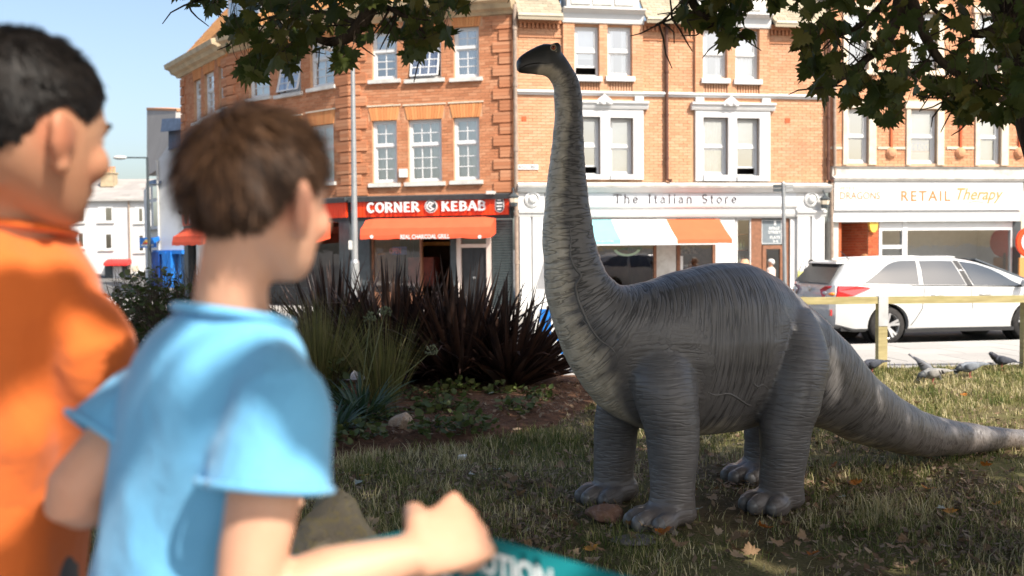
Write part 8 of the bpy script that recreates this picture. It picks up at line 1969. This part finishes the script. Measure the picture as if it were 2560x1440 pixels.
# ================================================================ lawn grass, litter, fallen leaves
def grass(n, ymin, ymax, hmin, hmax, seed, wid, dense):
    r_ = np.random.default_rng(seed); y = ymin + (ymax - ymin) * r_.random(n) ** 1.0; x = (r_.random(n) * 1.16 - .58) * y * 1.0; x = np.where(r_.random(n) < .5, x, x)
    # half of the blades stand in tufts
    nt = n // 26; tx = (r_.random(nt) * 1.16 - .58); ty = ymin + (ymax - ymin) * r_.random(nt); tx = tx * ty; ti = r_.integers(0, nt, n); cl = r_.random(n) < .55; x = np.where(cl, tx[ti] + r_.normal(0, .022, n), x); y = np.where(cl, ty[ti] + r_.normal(0, .022, n), y); thf = np.where(cl, r_.uniform(.6, 1.5, nt)[ti], .8); tdry = np.where(cl, r_.normal(0, .22, nt)[ti], 0)
    ok = ~in_poly(x, y, BED) & (y < EDGE0.y + (x - EDGE0.x) * math.tan(STREET) - .02)
    pt = np.stack([x * .9, y * .9, 0 * x], 1); pn = vnoise(pt, 61) * .6 + vnoise(pt * 3.1, 62) * .4
    # worn earth round the dinosaur's feet
    worn = np.zeros(n)
    for (fx_, fy_) in ((.75, 5.6), (.55, 5.95), (1.5, 5.95), (1.55, 6.5), (1.1, 5.9), (.3, 5.6)): worn = np.maximum(worn, np.exp(-((x - fx_) ** 2 + (y - fy_) ** 2) / .13))
    sunny = np.clip((y - 7.5) / 2, 0, 1)
    ok &= r_.random(n) < np.clip(dense * (.6 + .4 * sunny) * (pn - .24) * 3.4 * (1 - .88 * worn) + .35 * sunny, .05, 1); x = x[ok]; y = y[ok]; n = len(x); pn = pn[ok]; thf = thf[ok]; tdry = tdry[ok]
    z = lawn_h(x, y); h = r_.uniform(hmin, hmax, n) * (.55 + .9 * pn) * r_.uniform(.6, 1.15, n) * thf; az = r_.uniform(0, 6.283, n); tl = np.abs(r_.normal(0, .42, n)); d = np.stack([np.cos(az) * np.sin(tl), np.sin(az) * np.sin(tl), np.cos(tl)], 1)
    side = np.stack([-np.sin(az + r_.normal(0, .8, n)), np.cos(az), 0 * az], 1); side /= np.linalg.norm(side, axis=1)[:, None]; w = wid * r_.uniform(.6, 1.4, n) * (1 + .09 * y); b = np.stack([x, y, z - .004], 1)
    m = b + d * (h * .55)[:, None]; d2 = d + np.stack([np.cos(az), np.sin(az), -.35 + 0 * az], 1) * r_.uniform(.1, .9, n)[:, None]; d2 /= np.linalg.norm(d2, axis=1)[:, None]; tp = m + d2 * (h * .5)[:, None]
    V = np.stack([b - side * w[:, None], b + side * w[:, None], m - side * w[:, None] * .75, m + side * w[:, None] * .75, tp], 1).reshape(-1, 3); k = np.arange(n) * 5
    T = np.concatenate([np.stack([k, k + 1, k + 3], 1), np.stack([k, k + 3, k + 2], 1), np.stack([k + 2, k + 3, k + 4], 1)]); dry = np.clip(r_.random(n) * 1.0 + (vnoise(np.stack([x * 2.3, y * 2.3, 0 * x], 1), 65) - .5) * .8 + .05 + tdry, 0, .999)
    me = np_mesh('grass', V, T); put_attr(me, 'rnd', np.tile(dry, 3), 'FACE'); return me
t = NT('grass_blade'); rr = t.attr('rnd').outputs['Fac']; col = t.ramp(rr, [(0, (.075, .105, .024)), (.3, (.14, .16, .042)), (.55, (.27, .25, .09)), (.8, (.45, .38, .19)), (1, (.58, .50, .30))]); b_ = t.bsdf(col, .6, .25); tl = t.n('BsdfTranslucent', Color=col); mx = t.n('MixShader'); mx.inputs[0].default_value = .3; t.l(b_.outputs[0], mx.inputs[1]); t.l(tl.outputs[0], mx.inputs[2]); M['grass'] = t.done(mx)
go = link('grass', grass(300000, 3.6, 13.2, .04, .105, 71, .0019, .82), M['grass']); go['kind'] = 'stuff'; tag(go, 'short dry green grass of the lawn under the tree', 'grass')
M['litter'] = leafmat('leaf_litter', (.10, .055, .03), (.20, .13, .075), (.34, .26, .17), .1, .7, 20)
def litter(n, seed):
    r_ = np.random.default_rng(seed); y = 4.2 + 6.8 * r_.random(n) ** 1.2; x = (r_.random(n) * 1.1 - .55) * y; pt = np.stack([x * 1.1, y * 1.1, 0 * x], 1); ok = r_.random(n) < np.clip((vnoise(pt, 81) - .25) * 2, .08, 1); x = x[ok]; y = y[ok]; n = len(x); bedm = in_poly(x, y, BED)
    z = np.where(bedm, .085, lawn_h(x, y) + .006) + r_.random(n) * .034; s = .006 + .026 * r_.random(n) ** 2; az = r_.uniform(0, 6.28, n); tl = r_.normal(0, .35, (n, 2)); u = np.stack([np.cos(az), np.sin(az), tl[:, 0]], 1); w = np.stack([-np.sin(az), np.cos(az), tl[:, 1]], 1) * r_.uniform(.3, .8, n)[:, None]; c = np.stack([x, y, z], 1)
    V = np.stack([c - u * s[:, None], c + w * s[:, None] * .8 - u * s[:, None] * .2, c + u * s[:, None] + np.array([0, 0, .004]), c - w * s[:, None]], 1).reshape(-1, 3); k = np.arange(n) * 4; T = np.stack([k, k + 1, k + 2, k + 3], 1); me = np_mesh('leaf_litter', V, T); put_attr(me, 'rnd', r_.random(n), 'FACE'); return me
lo_ = link('leaf_litter', litter(70000, 83), M['litter']); lo_['kind'] = 'stuff'; tag(lo_, 'scattered crumbs of dead leaves over the lawn and bed', 'leaf litter')
M['leaf_dry'] = leafmat('leaf_dry', (.20, .11, .05), (.32, .21, .12), (.46, .36, .25), .15, .7, 30); M['leaf_amber'] = leafmat('leaf_amber', (.42, .13, .02), (.52, .20, .03), (.55, .30, .06), .25, .6, 30); M['leaf_pale'] = leafmat('leaf_pale', (.30, .34, .28), (.36, .40, .36), (.45, .46, .42), .1, .6, 30)
def dry_variant(i, m):
    rr = random.Random(100 + i); v = [(0, 0, .01)]
    for x, y in LOBE: q = rr.uniform(.8, 1.05); x *= q; y *= q; v.append((x * .5, y * .5, .02 + .30 * (abs(x) ** 1.5) * rr.uniform(.2, 1) + .12 * y * y * rr.uniform(-.3, 1) + rr.uniform(-.02, .04)))
    n = len(LOBE); me = mesh('fallen_leaf', v, [(0, 1 + k, 1 + (k + 1) % n) for k in range(n)], True); me.materials.append(m); return me
FL = [dry_variant(i, M['leaf_dry']) for i in range(5)]; FA_ = [dry_variant(10 + i, M['leaf_amber']) for i in range(3)]; FP = [dry_variant(20 + i, M['leaf_pale']) for i in range(2)]
rf = random.Random(23)
def fallen(px, py, mes, sz, label, group, tilt=.3):
    q = G(px, py); o = bpy.data.objects.new('fallen_leaf', mes[rf.randrange(len(mes))]); COL.objects.link(o); bed = bool(in_poly(np.array([q.x]), np.array([q.y]), BED)[0])
    o.location = (q.x, q.y, (.085 if bed else float(lawn_h([q.x], [q.y])[0]) + .016) + .02); o.rotation_euler = (rf.uniform(-tilt, tilt), rf.uniform(-tilt, tilt), rf.uniform(0, 6.28)); o.scale = (sz, sz * rf.uniform(.75, 1), sz); tag(o, label, 'leaf', group)
for (px, py) in ((2462, 1180), (1600, 1330), (1660, 1345), (2140, 1225), (2490, 1278), (2410, 1000), (2030, 1405), (2085, 1180), (910, 1205), (1480, 1395), (2320, 1240), (1905, 1332), (2240, 1120), (2375, 1300)): fallen(px, py, FA_, rf.uniform(.09, .15), 'curled amber orange fallen leaf on the shaded grass', 'amber fallen leaves', .5)
for (px, py) in ((1175, 1200), (2110, 1255), (1742, 1290), (1225, 1010), (2360, 1290), (1240, 1190), (1130, 1110), (890, 1225)): fallen(px, py, FP, rf.uniform(.08, .13), 'pale grey green fallen leaf lying upside down on the lawn', 'pale fallen leaves', .25)
for i in range(210):
    for _ in range(30):
        px = rf.uniform(830, 2550); py = rf.uniform(1010, 1435); q = G(px, py)
        if q.y < 9.5 and not (1560 < px < 1750 and py < 1320 and py > 1240): break
    fallen(px, py, FL, rf.uniform(.07, .15), 'dry brown curled fallen leaf on the lawn', 'dry brown fallen leaves', .6)
q = G(1156, 1152); mb = MB(); mb.hexa([(q.x - .032, q.y - .015, .012), (q.x + .028, q.y - .018, .010), (q.x + .03, q.y + .02, .02), (q.x - .03, q.y + .022, .018), (q.x - .033, q.y - .013, .035), (q.x + .027, q.y - .016, .038), (q.x + .03, q.y + .02, .045), (q.x - .03, q.y + .022, .04)]); o = mb.build('litter_scrap', M['letter_white']); tag(o, 'small crumpled white scrap of litter on the grass', 'litter')
